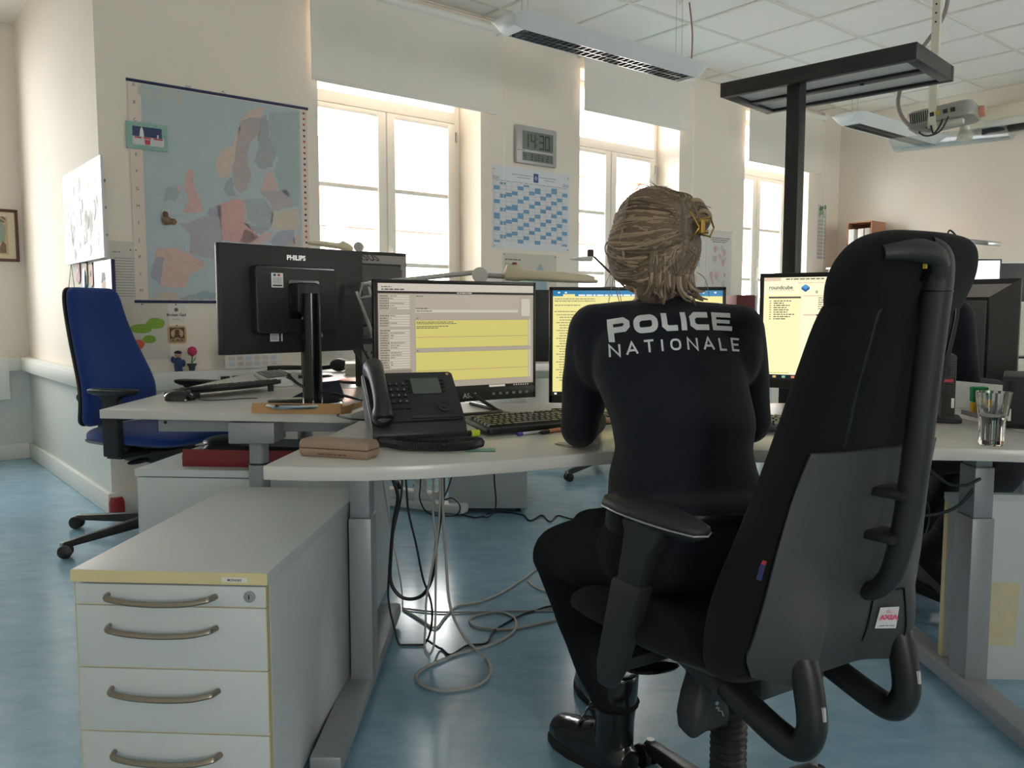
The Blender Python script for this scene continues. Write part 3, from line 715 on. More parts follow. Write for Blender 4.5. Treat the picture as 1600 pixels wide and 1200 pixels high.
# pennants and keepsakes hung in a row
cl = [(120, 408, (150, 60, 66), 'red and white pennant hung on the bright alcove wall'), (131, 411, (168, 142, 96), 'tan pennant with a dark emblem on the bright alcove wall'), (140, 412, (176, 128, 116), 'narrow pinkish pennant next to the white photo panel')]
for px, py, c, lab in cl:
    n, z = side_pt(px, py, 0.01); t = side_thing('pennant', lab, 'pennant', n, z - 0.13, 'pennants on the alcove wall')
    MB().prism([(-0.045, 0.02), (0.0, 0.0), (0.045, 0.02), (0.045, 0.13), (-0.045, 0.13)], 0.004, 0.007, T=Matrix.Rotation(R(90), 4, 'X')).build('cloth', flat(*c), t)
    MB().cyl((-0.05, -0.006, 0.13), (0.05, -0.006, 0.13), 0.004, seg=8).build('rod', m_black, t)
    MB().prism([(0.014 * math.cos(i), 0.075 + 0.016 * math.sin(i)) for i in (0.3, 1.4, 2.4, 3.6, 4.7, 5.6)], 0.0075, 0.009, T=Matrix.Rotation(R(90), 4, 'X')).build('emblem', flat(60, 50, 56) if c[0] > 155 else flat(220, 214, 206), t)
n, z = side_pt(110, 412, 0.01)
t = side_thing('hanging_ornament', 'pair of brown ornaments on a string on the bright alcove wall', 'ornament', n, z - 0.17)
MB().tube([(-0.08, -0.01, 0.02), (0, -0.006, 0.17), (0.08, -0.01, 0.02)], 0.002, 6).build('string', m_black, t)
for x in (-0.08, 0.08): MB().ball((x, -0.016, 0.0), (0.032, 0.015, 0.024)).build('bead', mat('brown_wood', rgb(112, 72, 58), 0.5), t)
n, z = side_pt(131, 440, 0.01)
t = side_thing('wall_plaque', 'oval blue plaque behind the blue chair on the alcove wall', 'plaque', n, z - 0.05)
MB().lathe([(0.05, 0.0), (0.05, 0.008), (0.04, 0.014), (0.002, 0.014)], 20, T=Matrix.Translation((0, 0, 0.06)) @ Matrix.Scale(1.3, 4, (0, 0, 1)) @ Matrix.Rotation(R(90), 4, 'X')).build('shield', mat('blue_enamel', rgb(70, 110, 150), 0.3), t)
# framed picture on the alcove wall
z1 = on_wall(20, 328, N_ALC)[1]; z0 = on_wall(20, 409, N_ALC)[1]; u1 = on_wall(29, 380, N_ALC)[0]; u0 = u1 - 0.30
t = thing('framed_picture', 'brown framed tinted print on the far alcove wall', 'picture', WP((u0 + u1) / 2, N_ALC, z0), WROT)
h = z1 - z0; w = u1 - u0; m_brown = mat('brown_frame_wood', rgb(92, 56, 48), 0.45, noise=0.15, nscale=30); fr = MB()
fr.box(-w / 2, w / 2, -0.022, -0.001, 0, 0.02).box(-w / 2, w / 2, -0.022, -0.001, h - 0.02, h).box(-w / 2, -w / 2 + 0.02, -0.022, -0.001, 0.02, h - 0.02).box(w / 2 - 0.02, w / 2, -0.022, -0.001, 0.02, h - 0.02)
fr.build('frame', m_brown, t, bevel=0.003)
p = Print(-0.009); p.rect(-w / 2 + 0.018, w / 2 - 0.018, 0.018, h - 0.018, flat(224, 212, 184)); p.rect(-w / 2 + 0.05, w / 2 - 0.065, 0.05, h - 0.05, flat(206, 176, 140), 2)
p.shape([(-0.05, 0.12), (0.06, 0.14), (0.075, 0.24), (0.03, 0.3), (-0.05, 0.26)], flat(150, 168, 150), 3); p.shape([(0.03, 0.06), (0.07, 0.06), (0.07, 0.12), (0.05, 0.15), (0.03, 0.1)], flat(120, 100, 84), 3); disc(0.055, h - 0.075, 0.02, 0.022, flat(120, 112, 100), 3, 14, 0.02); p.shape([(0.038, h - 0.067), (0.07, h - 0.088), (0.072, h - 0.083), (0.04, h - 0.062)], flat(224, 212, 184), 4)
p.build('print', p.mats, t)

# ------------------------------------------------------------------ clock, year planner, maps between the windows
u0, z0 = on_wall(803, 255); u1, _ = on_wall(866, 262); z1 = on_wall(803, 193)[1]
uc = (u0 + u1) / 2; w = u1 - u0; zb = on_wall(835, 259)[1]; h = on_wall(835, 200)[1] - zb
t = wall_thing('digital_clock', 'grey digital wall clock above the year planner', 'clock', uc, zb)
MB().box(-w / 2, w / 2, -0.03, 0, 0, h).build('case', mat('silver_plastic', rgb(176, 174, 172), 0.4, 0.2), t, bevel=0.01)
lcd = flat(112, 120, 110, 0.25); dig = flat(38, 42, 40, 0.4); p = Print(-0.0305)
p.rect(-w * 0.36, w * 0.40, h * 0.37, h * 0.86, lcd); p.rect(-w * 0.36, w * 0.40, h * 0.08, h * 0.31, lcd)
SEG = {'0': 'abcdef', '1': 'bc', '2': 'abged', '3': 'abgcd', '4': 'fgbc', '5': 'afgcd', '6': 'afgedc', '7': 'abc', '8': 'abcdefg', '9': 'abfgcd', 'E': 'afged', 'D': 'bcdeg', 'W': 'fedcb', 'L': 'fed'}
def seven(ch, x, z, w_, h_, th):
    g = th * 0.15; m = {'a': (x + g, x + w_ - g, z + h_ - th, z + h_), 'd': (x + g, x + w_ - g, z, z + th), 'g': (x + g, x + w_ - g, z + h_ / 2 - th / 2, z + h_ / 2 + th / 2), 'f': (x, x + th, z + h_ / 2 + g, z + h_ - g), 'b': (x + w_ - th, x + w_, z + h_ / 2 + g, z + h_ - g), 'e': (x, x + th, z + g, z + h_ / 2 - g), 'c': (x + w_ - th, x + w_, z + g, z + h_ / 2 - g)}
    for k in SEG[ch]: p.rect(*m[k], dig, 2)
for ch, fx in (('1', -0.36), ('4', -0.19), ('3', 0.02), ('0', 0.16)): seven(ch, w * fx + 0.012, h * 0.42, w * 0.12, h * 0.38, 0.011)
for zz in (0.52, 0.68): p.rect(w * -0.025, w * -0.0, h * zz - 0.007, h * zz + 0.007, dig, 2)
for ch, fx in (('5', 0.29), ('1', 0.335)): seven(ch, w * fx, h * 0.42, w * 0.04, h * 0.14, 0.004)
for ch, fx in (('4', -0.33), ('3', -0.16), ('W', -0.06), ('E', 0.02), ('D', 0.10), ('2', 0.23), ('1', 0.30)): seven(ch, w * fx, h * 0.115, w * 0.055, h * 0.155, 0.006)
p.build('display', p.mats, t)
MB().box(-w / 2 + 0.01, -w / 2 + 0.08, -0.031, -0.0305, h * 0.335, h * 0.345).build('button_row', m_black, t)
u0 = on_wall(769, 300)[0]; u1 = on_wall(889, 330)[0]; uc = (u0 + u1) / 2; w = u1 - u0; zb = on_wall(829, 391)[1]; h = on_wall(829, 265)[1] - zb
t = wall_thing('year_planner', 'white year planner with blue weekend bars under the clock', 'calendar', uc, zb)
p = Print(-0.003); p.card(-w / 2, w / 2, 0, h, 0.0015, flat(222, 224, 228))
x0, x1, gz0, gz1 = -w / 2 + 0.012, w / 2 - 0.02, h * 0.075, h * 0.80
cb, ln, wk = flat(106, 152, 190), flat(176, 182, 190), flat(214, 216, 220)
cw = (x1 - x0) / 13; starts = [3, 6, 0, 1, 4, 6, 2, 4, 0, 2, 5, 0, 3]
for c in range(13):
    for d in range(31):
        za = gz1 - (gz1 - gz0) * (d + 1) / 31; zc = gz1 - (gz1 - gz0) * d / 31
        day = (starts[c] + d) % 7
        if day >= 5 or (day == 0 and rnd.random() < 0.1): p.rect(x0 + c * cw + 0.001, x0 + (c + 1) * cw - 0.001, za, zc, cb, 2)
        elif d % 2: p.rect(x0 + c * cw + 0.001, x0 + (c + 1) * cw - 0.001, za, zc, wk, 1)
    p.rect(x0 + c * cw - 0.0012, x0 + c * cw + 0.0012, gz0, gz1 + 0.02, ln, 3); p.scribble(x0 + c * cw + 0.008, x0 + (c + 1) * cw - 0.008, gz1 + 0.012, 0.004, flat(110, 116, 130), 2)
for k in range(0, 32, 2): zc = gz1 - (gz1 - gz0) * k / 31; p.rect(x0, x1, zc - 0.0006, zc + 0.0006, ln, 3)
p.rect(0.035 - 0.024, 0.035 + 0.024, h * 0.845, h * 0.955, flat(66, 76, 140), 1); disc(0.035, h * 0.9, 0.014, 0.016, flat(150, 156, 196), 2, 14, 0.0)
for a, b in ((-0.2, 0.0), (0.07, 0.24)): p.scribble(a, b, h * 0.915, 0.004, flat(100, 104, 116), 1); p.scribble(a + 0.05, b - 0.02, h * 0.885, 0.004, flat(100, 104, 116), 1)
p.text('2024', -w / 2 + 0.03, h * 0.835, 0.03, flat(96, 102, 116), 1); p.text('2024', w / 2 - 0.04, h * 0.835, 0.03, flat(96, 102, 116), 1)
p.build('sheet', p.mats, t)
for x in (-1, 1):
    for zz in (0.03, 0.95): pin(-0.003, x * (w / 2 - 0.015), h * zz, (70, 74, 80), t)
u0 = on_wall(785, 395)[0]; u1 = on_wall(869, 400)[0]; uc = (u0 + u1) / 2; w = u1 - u0; z1 = on_wall(827, 397)[1]; zb = 1.12
t = wall_thing('district_map', 'beige district map sheet with a blue lake below the year planner', 'map', uc, zb); h = z1 - zb
p = Print(-0.003); p.card(-w / 2, w / 2, 0, h, 0.0015, flat(206, 200, 186)); p.scribble(-w / 2 + 0.02, -w / 2 + 0.17, h * 0.88, 0.009, flat(110, 104, 96), 1)
p.shape([(0.03, 0.1), (0.11, 0.08), (0.17, 0.14), (0.15, 0.26), (0.1, 0.33), (0.06, 0.28), (0.02, 0.2)], flat(158, 176, 186), 1); p.shape([(-0.1, 0.12), (0.0, 0.1), (0.02, 0.22), (-0.06, 0.27)], flat(186, 192, 176), 1)
p.scribble(-w / 2 + 0.02, -w / 2 + 0.12, h * 0.8, 0.005, flat(150, 144, 136), 1); p.build('sheet', p.mats, t)
for x in (-1, 1): pin(-0.003, x * (w / 2 - 0.012), h - 0.012, (60, 50, 50), t)
def region_map(pxa, pya, pxb, pyb, lab, c, seed):
    u0 = on_wall(pxa, pya)[0]; u1 = on_wall(pxb, pyb)[0]; z1 = on_wall((pxa + pxb) / 2, pya)[1]; zb = on_wall((pxa + pxb) / 2, pyb)[1]; w, h = u1 - u0, z1 - zb
    t = wall_thing('region_map', lab, 'map', (u0 + u1) / 2, zb, 'region maps between the windows'); p = Print(-0.003); rr = random.Random(seed)
    p.card(-w / 2, w / 2, 0, h, 0.0015, mat('laminated_sheet', rgb(214, 210, 204), 0.25))
    for k in range(3): p.scribble(-w * 0.4 + 0.03 * k, w * 0.42 - 0.03 * k, h * (0.88 - 0.03 * k), 0.008, flat(90, 86, 84), 1)
    for k in range(26):
        a, b = rr.uniform(-w * 0.3, w * 0.3), rr.uniform(h * 0.12, h * 0.75); cc = rr.choice(c); r0 = rr.uniform(0.012, 0.035)
        p.shape([(a + r0 * rr.uniform(0.6, 1) * math.cos(6.283 * i / 7), b + 1.3 * r0 * rr.uniform(0.6, 1) * math.sin(6.283 * i / 7)) for i in range(7)], flat(*cc), 1 + k % 4)
    p.build('sheet', p.mats, t); pin(-0.003, w / 2 - 0.006, h - 0.004, (60, 60, 60), t)
region_map(1062, 352, 1100, 447, 'laminated map with a blue-grey area half hidden by the hair', [(160, 176, 190), (190, 190, 190), (200, 180, 170)], 3)
region_map(1103, 360, 1141, 461, 'laminated map with a pinkish area beside the third window', [(206, 176, 178), (188, 190, 180), (196, 160, 166), (176, 184, 180)], 5)
# strip calendar and plant print right of the last window
u, z = on_wall(1282, 405); 
t = wall_thing('strip_calendar', 'narrow grey strip calendar with a green plant picture near the room corner', 'calendar', u, z); h = on_wall(1282, 320)[1] - z
p = Print(-0.003); w = 0.16; p.card(-w / 2, w / 2, 0, h, 0.0015, flat(204, 204, 200)); hh_ = h * 0.74
for k in range(11): 
    for q in range(7): p.rect(-w * 0.45 + q * w * 0.13, -w * 0.45 + q * w * 0.13 + w * 0.09, hh_ * k / 11 + 0.006, hh_ * (k + 1) / 11 - 0.01, flat(160, 158, 158) if (k + q) % 3 else flat(176, 174, 172), 1)
for k in range(12): disc(rnd.uniform(-w * 0.4, w * 0.35), rnd.uniform(h * 0.78, h * 0.97), rnd.uniform(0.01, 0.028), rnd.uniform(0.01, 0.03), flat(*rnd.choice([(70, 104, 74), (96, 132, 100), (140, 170, 140)])), 1 + k % 4, 10, 0.2)
p.build('sheet', p.mats, t)
# projector screen case on the far wall
d = sight(1535, 196); 
def far_pt(px, py, off=0.0):
    d = sight(px, py); tt = (U_FAR - off) / (d.x * UX + d.y * UY); return (-d.x * UY + d.y * UX) * tt, CAM_H + d.z * tt
n1, zc = far_pt(1533, 197, 0.1)
t = thing('projection_screen', 'rolled projection screen case with a black bottom bar high on the far wall', 'screen', WP(U_FAR, n1 - 1.2, zc - 0.05), WROT - R(90))
MB().box(-1.2, 1.2, -0.12, -0.001, 0.09, 0.21).build('case', mat('cream_metal', rgb(226, 216, 190), 0.45), t, bevel=0.01)
MB().box(-1.18, 1.18, -0.075, -0.06, 0.02, 0.092).build('screen_cloth', mat('screen_cloth', rgb(222, 222, 214), 0.7), t)
MB().box(-1.2, 1.2, -0.085, -0.05, -0.035, 0.025).build('bottom_bar', m_black, t, bevel=0.004)
# shelf box with binders, seen above the chair
n1, z1 = far_pt(1358, 345, 0.3)
t = thing('cardboard_box', 'brown cardboard magazine box with white binders against the far wall', 'box', WP(U_FAR - 0.3, n1 + 0.10, z1 - 0.45), WROT - R(90))
crd = mat('brown_cardboard', rgb(170, 122, 96), 0.85, noise=0.08, nscale=20)
MB().box(-0.13, 0.13, -0.0, 0.28, 0, 0.02).box(-0.13, 0.13, 0.26, 0.28, 0.02, 0.45).box(-0.13, -0.12, 0, 0.26, 0.02, 0.45).box(0.12, 0.13, 0, 0.26, 0.02, 0.45).box(-0.13, 0.13, 0, 0.28, 0.44, 0.45).build('carton', crd, t)
for k, x in enumerate((-0.085, 0.015, 0.085)):
    bb = thing('binder', ['white binder at the open left end of the brown box', 'white binder in the middle of the brown box', 'grey binder with a round hole in the brown box'][k], 'binder', WP(U_FAR - 0.3, n1 + 0.10, z1 - 0.43) + Vector((math.cos(WROT - R(90)) * x, math.sin(WROT - R(90)) * x, 0)), WROT - R(90), 'binders in the brown box')
    MB().box(-0.03, 0.03, 0.0, 0.25, 0, 0.36).build('cover', flat(226, 224, 220) if k < 2 else flat(170, 160, 150), bb, bevel=0.003)
    MB().cyl((0, -0.001, 0.09), (0, 0.004, 0.09), 0.014, seg=12).build('finger_hole', m_black, bb)
tt = WP(U_FAR - 0.2, n1 - 0.25, 0)
t = thing('cupboard', 'tall pale cupboard against the far wall under the brown box', 'cupboard', tt, WROT - R(90))
MB().box(-0.6, 0.6, -0.22, 0.19, 0.02, z1 - 0.472).build('body', m_white, t, bevel=0.004); MB().box(-0.62, 0.62, -0.24, 0.195, z1 - 0.472, z1 - 0.45).build('top', m_white, t, bevel=0.004)
for x in (-0.3, 0.3):
    dd = MB().box(x - 0.295, x + 0.295, -0.238, -0.221, 0.06, z1 - 0.49).build('door', m_white, t, bevel=0.003); MB().cyl((x - math.copysign(0.25, x), -0.26, 0.7), (x - math.copysign(0.25, x), -0.26, 0.82), 0.006, seg=8).build('handle', m_alu, dd)

# ------------------------------------------------------------------ projector on its ceiling pole
m_pole = mat('cream_pole_paint', rgb(216, 212, 194), 0.4)
PX, PY = at_y(1457, 190, 5.0).x, 5.0
zb = at_y(1457, 206, 5.0).z
t = thing('projector', 'ceiling projector with a grey body on a cream pole', 'projector', (PX, PY, zb), R(-39))
pl = MB().box(-0.022, 0.022, -0.022, 0.022, 0, CEIL - zb).build('pole', m_pole, t, bevel=0.003)
hs = MB()
for k in range(9): hs.cyl((0.0, -0.0225, 0.62 + 0.05 * k), (0, -0.0235, 0.62 + 0.05 * k), 0.006, seg=8)
hs.build('pole_hole', m_black, pl)
MB().box(-0.07, 0.07, -0.07, 0.07, CEIL - zb - 0.012, CEIL - zb).build('ceiling_plate', m_pole, t, bevel=0.003)
pb = Matrix.Translation((0.03, 0.13, 0.10)) @ Matrix.Rotation(R(-6), 4, 'Y')
bd = MB().prism(rrect(0.36, 0.30, 0.07, 6), -0.045, 0.045, T=pb).build('body', mat('projector_grey', rgb(150, 150, 142), 0.35), t, bevel=0.012)
gr_ = MB()
for k in range(9): gr_.box(-0.15 + k * 0.012, -0.144 + k * 0.012, -0.1515, -0.1495, -0.03, 0.03, T=pb)
gr_.build('vent_slats', m_black, bd, kind='stuff')
for x, c in ((0.0, (176, 160, 70)), (0.04, (40, 40, 44)), (0.08, (40, 40, 44)), (-0.03, (30, 30, 34))): MB().box(x - 0.012, x + 0.012, -0.153, -0.149, -0.012, 0.012, T=pb).build('socket', flat(*c), bd)
MB().cyl(pb @ Vector((0.181, 0.06, 0)), pb @ Vector((0.21, 0.06, 0)), 0.035, 0.03, 18).build('lens', mat('lens_orange', rgb(216, 150, 120), 0.15), t)
MB().box(-0.03, 0.16, 0.0, 0.05, 0.03, 0.06).box(0.0, 0.03, 0.02, 0.18, 0.06, 0.085).build('bracket', m_pole, t, bevel=0.004)
MB().sheet(lambda a, b_: Vector((-0.24 + 0.62 * a, 0.0 + 0.32 * b_, -0.01 - 0.05 * math.sin(3.1 * b_))), 10, 8, 0.006).build('cover_tray', glassy('clear_acrylic', (0.88, 0.93, 0.95, 1), 0.25), t)
MB().tube(curve_pts([(-0.02, 0.0, 0.03), (-0.06, -0.04, 0.0), (-0.01, -0.05, -0.03), (0.06, -0.04, 0.0), (0.1, 0.0, 0.12)]), 0.005, 8).tube(curve_pts([(0.0, -0.03, 0.03), (0.02, -0.05, -0.02), (0.05, -0.03, 0.03), (0.06, 0.02, 0.12)]), 0.005, 8).build('cable', m_black, t)
MB().tube(curve_pts([(0, -0.03, -0.0), (-0.12, -0.05, 0.05), (-0.19, -0.02, 0.2), (-0.14, 0.04, 0.42), (0.02, 0.1, 0.7), (0.03, 0.05, CEIL - zb)]), 0.012, 10).build('cable_hose', mat('grey_corrugated_hose', rgb(136, 132, 126), 0.5, bump=0.6, bscale=300), t)
MB().lathe([(0.012, -0.06), (0.045, -0.058), (0.03, -0.03), (0.025, 0.02)], 16, (0.16, 0.06, 0)).build('detector', m_pole, t)
# ------------------------------------------------------------------ desks
DZ = 0.76
m_desk = mat('desk_laminate', rgb(204, 201, 194), 0.25, noise=0.02, nscale=30, bump=0.03, bscale=700)
m_edge = mat('desk_edge_band', rgb(176, 174, 166), 0.45, noise=0.02)
m_greymetal = mat('grey_powder_coat', rgb(150, 153, 156), 0.42, 0.3, noise=0.04, nscale=50)
m_cab = mat('cabinet_laminate', rgb(204, 208, 207), 0.38, noise=0.02, nscale=20)
m_cream = mat('yellowed_edge_band', rgb(214, 200, 152), 0.5, noise=0.06, nscale=25)
m_handle = mat('nickel_handle', rgb(150, 142, 130), 0.35, 0.9, noise=0.06, nscale=60)
def desk_top(t, poly, z=DZ, th=0.030):
    loc = WM[t].translation
    pts = [(p[0] - loc.x, p[1] - loc.y) for p in poly]
    MB().prism(pts, z - th, z).build('desk_top', m_desk, t, bevel=0.003)
def post(t, x, y, segs, beam=True, name='leg', mt=None):
    mt = mt or m_greymetal
    lg = None
    for k, (w, d, z0, z1) in enumerate(segs):
        o = MB().cbox((x, y, (z0 + z1) / 2), (w, d, z1 - z0)).build(name if k == 0 else 'leg_stage', mt, t if k == 0 else lg, bevel=0.004)
        if k == 0: lg = o
    return lg
# desk of the officer
front = [(-0.522, 1.72), (-0.42, 1.706), (-0.31, 1.705), (-0.2, 1.725), (-0.1, 1.755), (0.0, 1.797), (0.1, 1.845), (0.21, 1.895), (0.3, 1.92), (0.42, 1.93), (0.58, 1.92), (0.8, 1.932), (1.0, 1.95), (1.12, 1.937), (1.2, 1.92), (1.35, 1.875)]
tB = thing('sit_stand_desk', 'pale curved-front desk where the officer sits, on grey telescopic legs', 'desk', (0.42, 2.3, 0), 0, 'office desks')
desk_top(tB, front + [(1.37, 2.5), (1.32, 2.93), (-0.40, 2.93), (-0.452, 2.45)])
for sx, x in ((-1, -0.415), (1, 1.285)):
    X = x - 0.42
    post(tB, X, -0.03, [(0.062, 0.09, 0.06, 0.52), (0.054, 0.08, 0.52, 0.66), (0.046, 0.07, 0.66, 0.73)])
    MB().cbox((X - 0.012, -0.02 + 0.05, 0.045), (0.075, 1.02, 0.045)).build('foot', m_greymetal, tB, bevel=0.008)
MB().box(-0.82, 0.86, -0.05, -0.01, 0.685, 0.729).build('cross_beam', m_greymetal, tB)
MB().box(-0.885, -0.865, 0.05, 0.62, 0.10, 0.70).build('side_panel', m_cab, tB, bevel=0.002)
MB().box(-0.8652, -0.862, 0.20, 0.27, 0.225, 0.365).build('tag', mat('yellowed_paper', rgb(214, 202, 168), 0.7), tB)
cb = MB().box(0.83, 0.92, -0.145, -0.06, 0.695, 0.729).build('control_box', m_glossblack, tB, bevel=0.012)
MB().add([(0.885, -0.1455, 0.703), (0.905, -0.1455, 0.703), (0.897, -0.1455, 0.722)], [(0, 1, 2)]).build('arrow_mark', flat(150, 152, 150), cb)
# desk on the left with the monitor seen from behind
tA = thing('sit_stand_desk', 'pale desk in front of the blue chair carrying the monitor seen from behind', 'desk', (-0.9, 3.0, 0), 0, 'office desks')
desk_top(tA, [(-1.364, 2.731), (-0.509, 2.61), (-0.478, 2.80), (-0.462, 3.50), (-1.395, 3.52)])
lg = MB().cyl((0.06, -0.265, 0.05), (0.06, -0.265, 0.58), 0.034, seg=24).build('leg', m_greymetal, tA)
MB().cyl((0.06, -0.265, 0.58), (0.06, -0.265, 0.66), 0.031, seg=24).build('leg_stage', m_greymetal, lg); MB().cyl((0.06, -0.265, 0.578), (0.06, -0.265, 0.584), 0.0345, seg=24).build('leg_ring', m_black, lg)
MB().cbox((0.055, -0.26, 0.69), (0.15, 0.14, 0.07)).build('motor_box', m_greymetal, tA, bevel=0.004)
bm_ = MB().box(-0.29, 0.38, -0.225, -0.175, 0.68, 0.729).build('cross_beam', m_greymetal, tA, bevel=0.003); MB().cyl((-0.265, -0.2255, 0.712), (-0.265, -0.222, 0.712), 0.006, seg=12).build('beam_hole', m_black, bm_)
MB().cbox((0.06, 0.0, 0.025), (0.07, 0.75, 0.045)).build('foot', m_greymetal, tA, bevel=0.008)
lg = MB().cyl((0.06, 0.35, 0.05), (0.06, 0.35, 0.73), 0.03, seg=20).build('leg', m_greymetal, tA)
# far desks
tA2 = thing('sit_stand_desk', 'pale desk by the window wall with the grey keyboard and white mouse', 'desk', (-0.7, 4.1, 0), 0, 'office desks')
desk_top(tA2, [(-1.395, 3.535), (-0.30, 3.515), (-0.30, 4.30), (-0.62, 4.75), (-1.38, 4.72)])
post(tA2, -0.55, 0.1, [(0.07, 0.08, 0.05, 0.5), (0.055, 0.065, 0.5, 0.73)]); MB().cbox((-0.55, 0.05, 0.025), (0.07, 0.7, 0.045)).build('foot', m_greymetal, tA2, bevel=0.008)
post(tA2, 0.2, 0.39, [(0.07, 0.06, 0.05, 0.5), (0.055, 0.05, 0.5, 0.73)], mt=m_white); MB().cbox((0, 0, 0.035), (0.56, 0.085, 0.05), T=Matrix.Translation((0.20, 0.39, 0)) @ Matrix.Rotation(R(-26), 4, 'Z')).build('foot', m_white, tA2, bevel=0.014)
tE = thing('sit_stand_desk', 'pale desk further back behind the two lit monitors', 'desk', (0.6, 4.75, 0), 0, 'office desks')
desk_top(tE, [(-0.32, 4.42), (1.75, 4.42), (1.75, 5.2), (-0.32, 5.2)])
for x in (-0.62, 0.95):
    post(tE, x, 0.30, [(0.07, 0.08, 0.06, 0.5), (0.055, 0.065, 0.5, 0.73)], mt=m_white); MB().cbox((x, 0.30, 0.035), (0.08, 0.2, 0.05)).build('foot', m_white, tE, bevel=0.012)
tC = thing('sit_stand_desk', 'pale desk at the right edge carrying the black computer box', 'desk', (1.9, 2.4, 0), 0, 'office desks')
desk_top(tC, [(1.385, 2.06), (2.6, 2.06), (2.6, 2.83), (1.372, 2.83)])
for x in (-0.1, 0.55): post(tC, x, 0.2, [(0.07, 0.08, 0.05, 0.5), (0.055, 0.065, 0.5, 0.73)]); MB().cbox((x, 0.1, 0.025), (0.07, 0.6, 0.045)).build('foot', m_greymetal, tC, bevel=0.008)
MB().cyl((-0.28, 0.05, 0.70), (0.65, 0.05, 0.70), 0.03, seg=16).build('cross_beam', m_greymetal, tC)
tD = thing('sit_stand_desk', 'pale desk where the second person sits, under the large monitor back', 'desk', (2.25, 3.4, 0), 0, 'office desks')
desk_top(tD, [(1.78, 2.86), (2.75, 2.86), (2.75, 4.0), (1.62, 4.0), (1.62, 3.35)])
for x in (0.0, 0.35): post(tD, x, 0.2, [(0.07, 0.08, 0.05, 0.5), (0.055, 0.065, 0.5, 0.73)]); MB().cbox((x, 0.15, 0.025), (0.07, 0.6, 0.045)).build('foot', m_greymetal, tD, bevel=0.008)

# ------------------------------------------------------------------ drawer pedestals
def pedestal(lab, loc, rz, w, d, h, fronts, handles=True, edge=None, lock=True):
    t = thing('drawer_pedestal', lab, 'drawer unit', loc, rz, 'drawer pedestals'); edge = edge or m_cab
    MB().box(0.004, w - 0.004, 0.02, d, 0.035, h - 0.026).build('body', m_cab, t, bevel=0.002)
    tp = MB().box(0.0, w, -0.002, d + 0.004, h - 0.025, h).build('top_panel', m_cab, t, bevel=0.002)
    MB().box(0.0, w, -0.0045, -0.002, h - 0.025, h - 0.0008).build('edge_band', edge, tp)
    z = h - 0.03
    for k, fh in enumerate(fronts):
        z0 = z - fh
        dr = MB().box(0.006, w - 0.006, 0.0, 0.018, z0 + 0.002, z).build('drawer', m_cab, t, bevel=0.0015)
        MB().box(0.0045, 0.006, 0.0, 0.018, z0 + 0.002, z).box(w - 0.006, w - 0.0045, 0.0, 0.018, z0 + 0.002, z).box(0.006, w - 0.006, 0.001, 0.018, z0 + 0.0006, z0 + 0.002).build('edge_band', edge, dr)
        if handles:
            zc = z - (0.022 if fh < 0.06 else 0.042)
            pts = [(0.075, 0.0, zc), (0.08, -0.018, zc), (0.09, -0.024, zc - 0.002), (0.13, -0.03, zc - 0.006), (0.19, -0.032, zc - 0.008), (0.25, -0.03, zc - 0.006), (0.285, -0.024, zc - 0.001), (0.295, -0.018, zc + 0.001), (0.3, 0.0, zc + 0.001)]
            MB().tube(curve_pts(pts, 4), 0.0062, 8, flat=0.8).build('handle', m_handle, dr)
        if k == 0 and lock:
            lk = MB().cyl((w - 0.038, 0.001, zc + 0.002), (w - 0.038, -0.004, zc + 0.002), 0.0115, seg=20).cyl((w - 0.038, -0.004, zc + 0.002), (w - 0.038, -0.0052, zc + 0.002), 0.008, seg=16).build('lock', m_alu, dr)
            MB().box(w - 0.0392, w - 0.0368, -0.0056, -0.0052, zc - 0.002, zc + 0.007).build('keyhole', m_black, lk)
        z = z0 - 0.001
    cs = MB()
    for x in (0.05, w - 0.05):
        for y in (0.06, d - 0.06): cs.cyl((x - 0.012, y, 0.0175), (x + 0.012, y, 0.0175), 0.0175, seg=14)
    cs.build('casters', m_black, t)
    return t
FR = [0.044, 0.131, 0.135, 0.16]
pd = pedestal('pale drawer pedestal in front with a yellowed top edge, name strip and lock', (-0.897, 1.655, 0), R(-3.6), 0.408, 0.80, 0.56, FR, edge=m_cream)
p = Print(-0.0052); p.rect(0.315, 0.368, 0.5405, 0.5505, flat(226, 224, 216)); p.text('MONARS', 0.3415, 0.5428, 0.0072, flat(40, 40, 40), 2, bold=0.0001)
p.build('name_strip', p.mats, pd)
pedestal('low pale cabinet under the left desk with the red tray on top', (-1.33, 2.90, 0), R(-4.5), 0.80, 0.50, 0.53, [0.47], handles=False, lock=False, edge=m_cab)
p3 = pedestal('plain grey pedestal standing on the floor under the far desk', (-0.345, 4.40, 0), R(0), 0.43, 0.60, 0.56, [0.5], handles=False, lock=False)
t = thing('floor_screen', 'low grey upright panel with a yellowed tape patch behind the right desk leg', 'panel', (1.272, 2.38, 0), R(-3))
MB().box(0.0, 0.95, 0.0, 0.022, 0.0, 0.535).build('board', m_cab, t, bevel=0.002); MB().box(-0.004, 0.95, -0.004, 0.026, 0.535, 0.555).build('top_rail', m_cab, t); MB().box(-0.004, 0.0, 0.0, 0.022, 0.0, 0.535).build('edge_band', m_cream, t)
MB().box(0.115, 0.20, -0.0012, 0.0, 0.11, 0.30, T=Matrix.Rotation(R(2), 4, 'Y')).build('tape', mat('yellowed_tape', rgb(206, 196, 160), 0.5, noise=0.1, nscale=30), t)
pedestal('white pedestal on the floor behind the boot of the second person', (1.55, 3.9, 0), R(0), 0.38, 0.55, 0.60, [0.55], handles=False, lock=False)

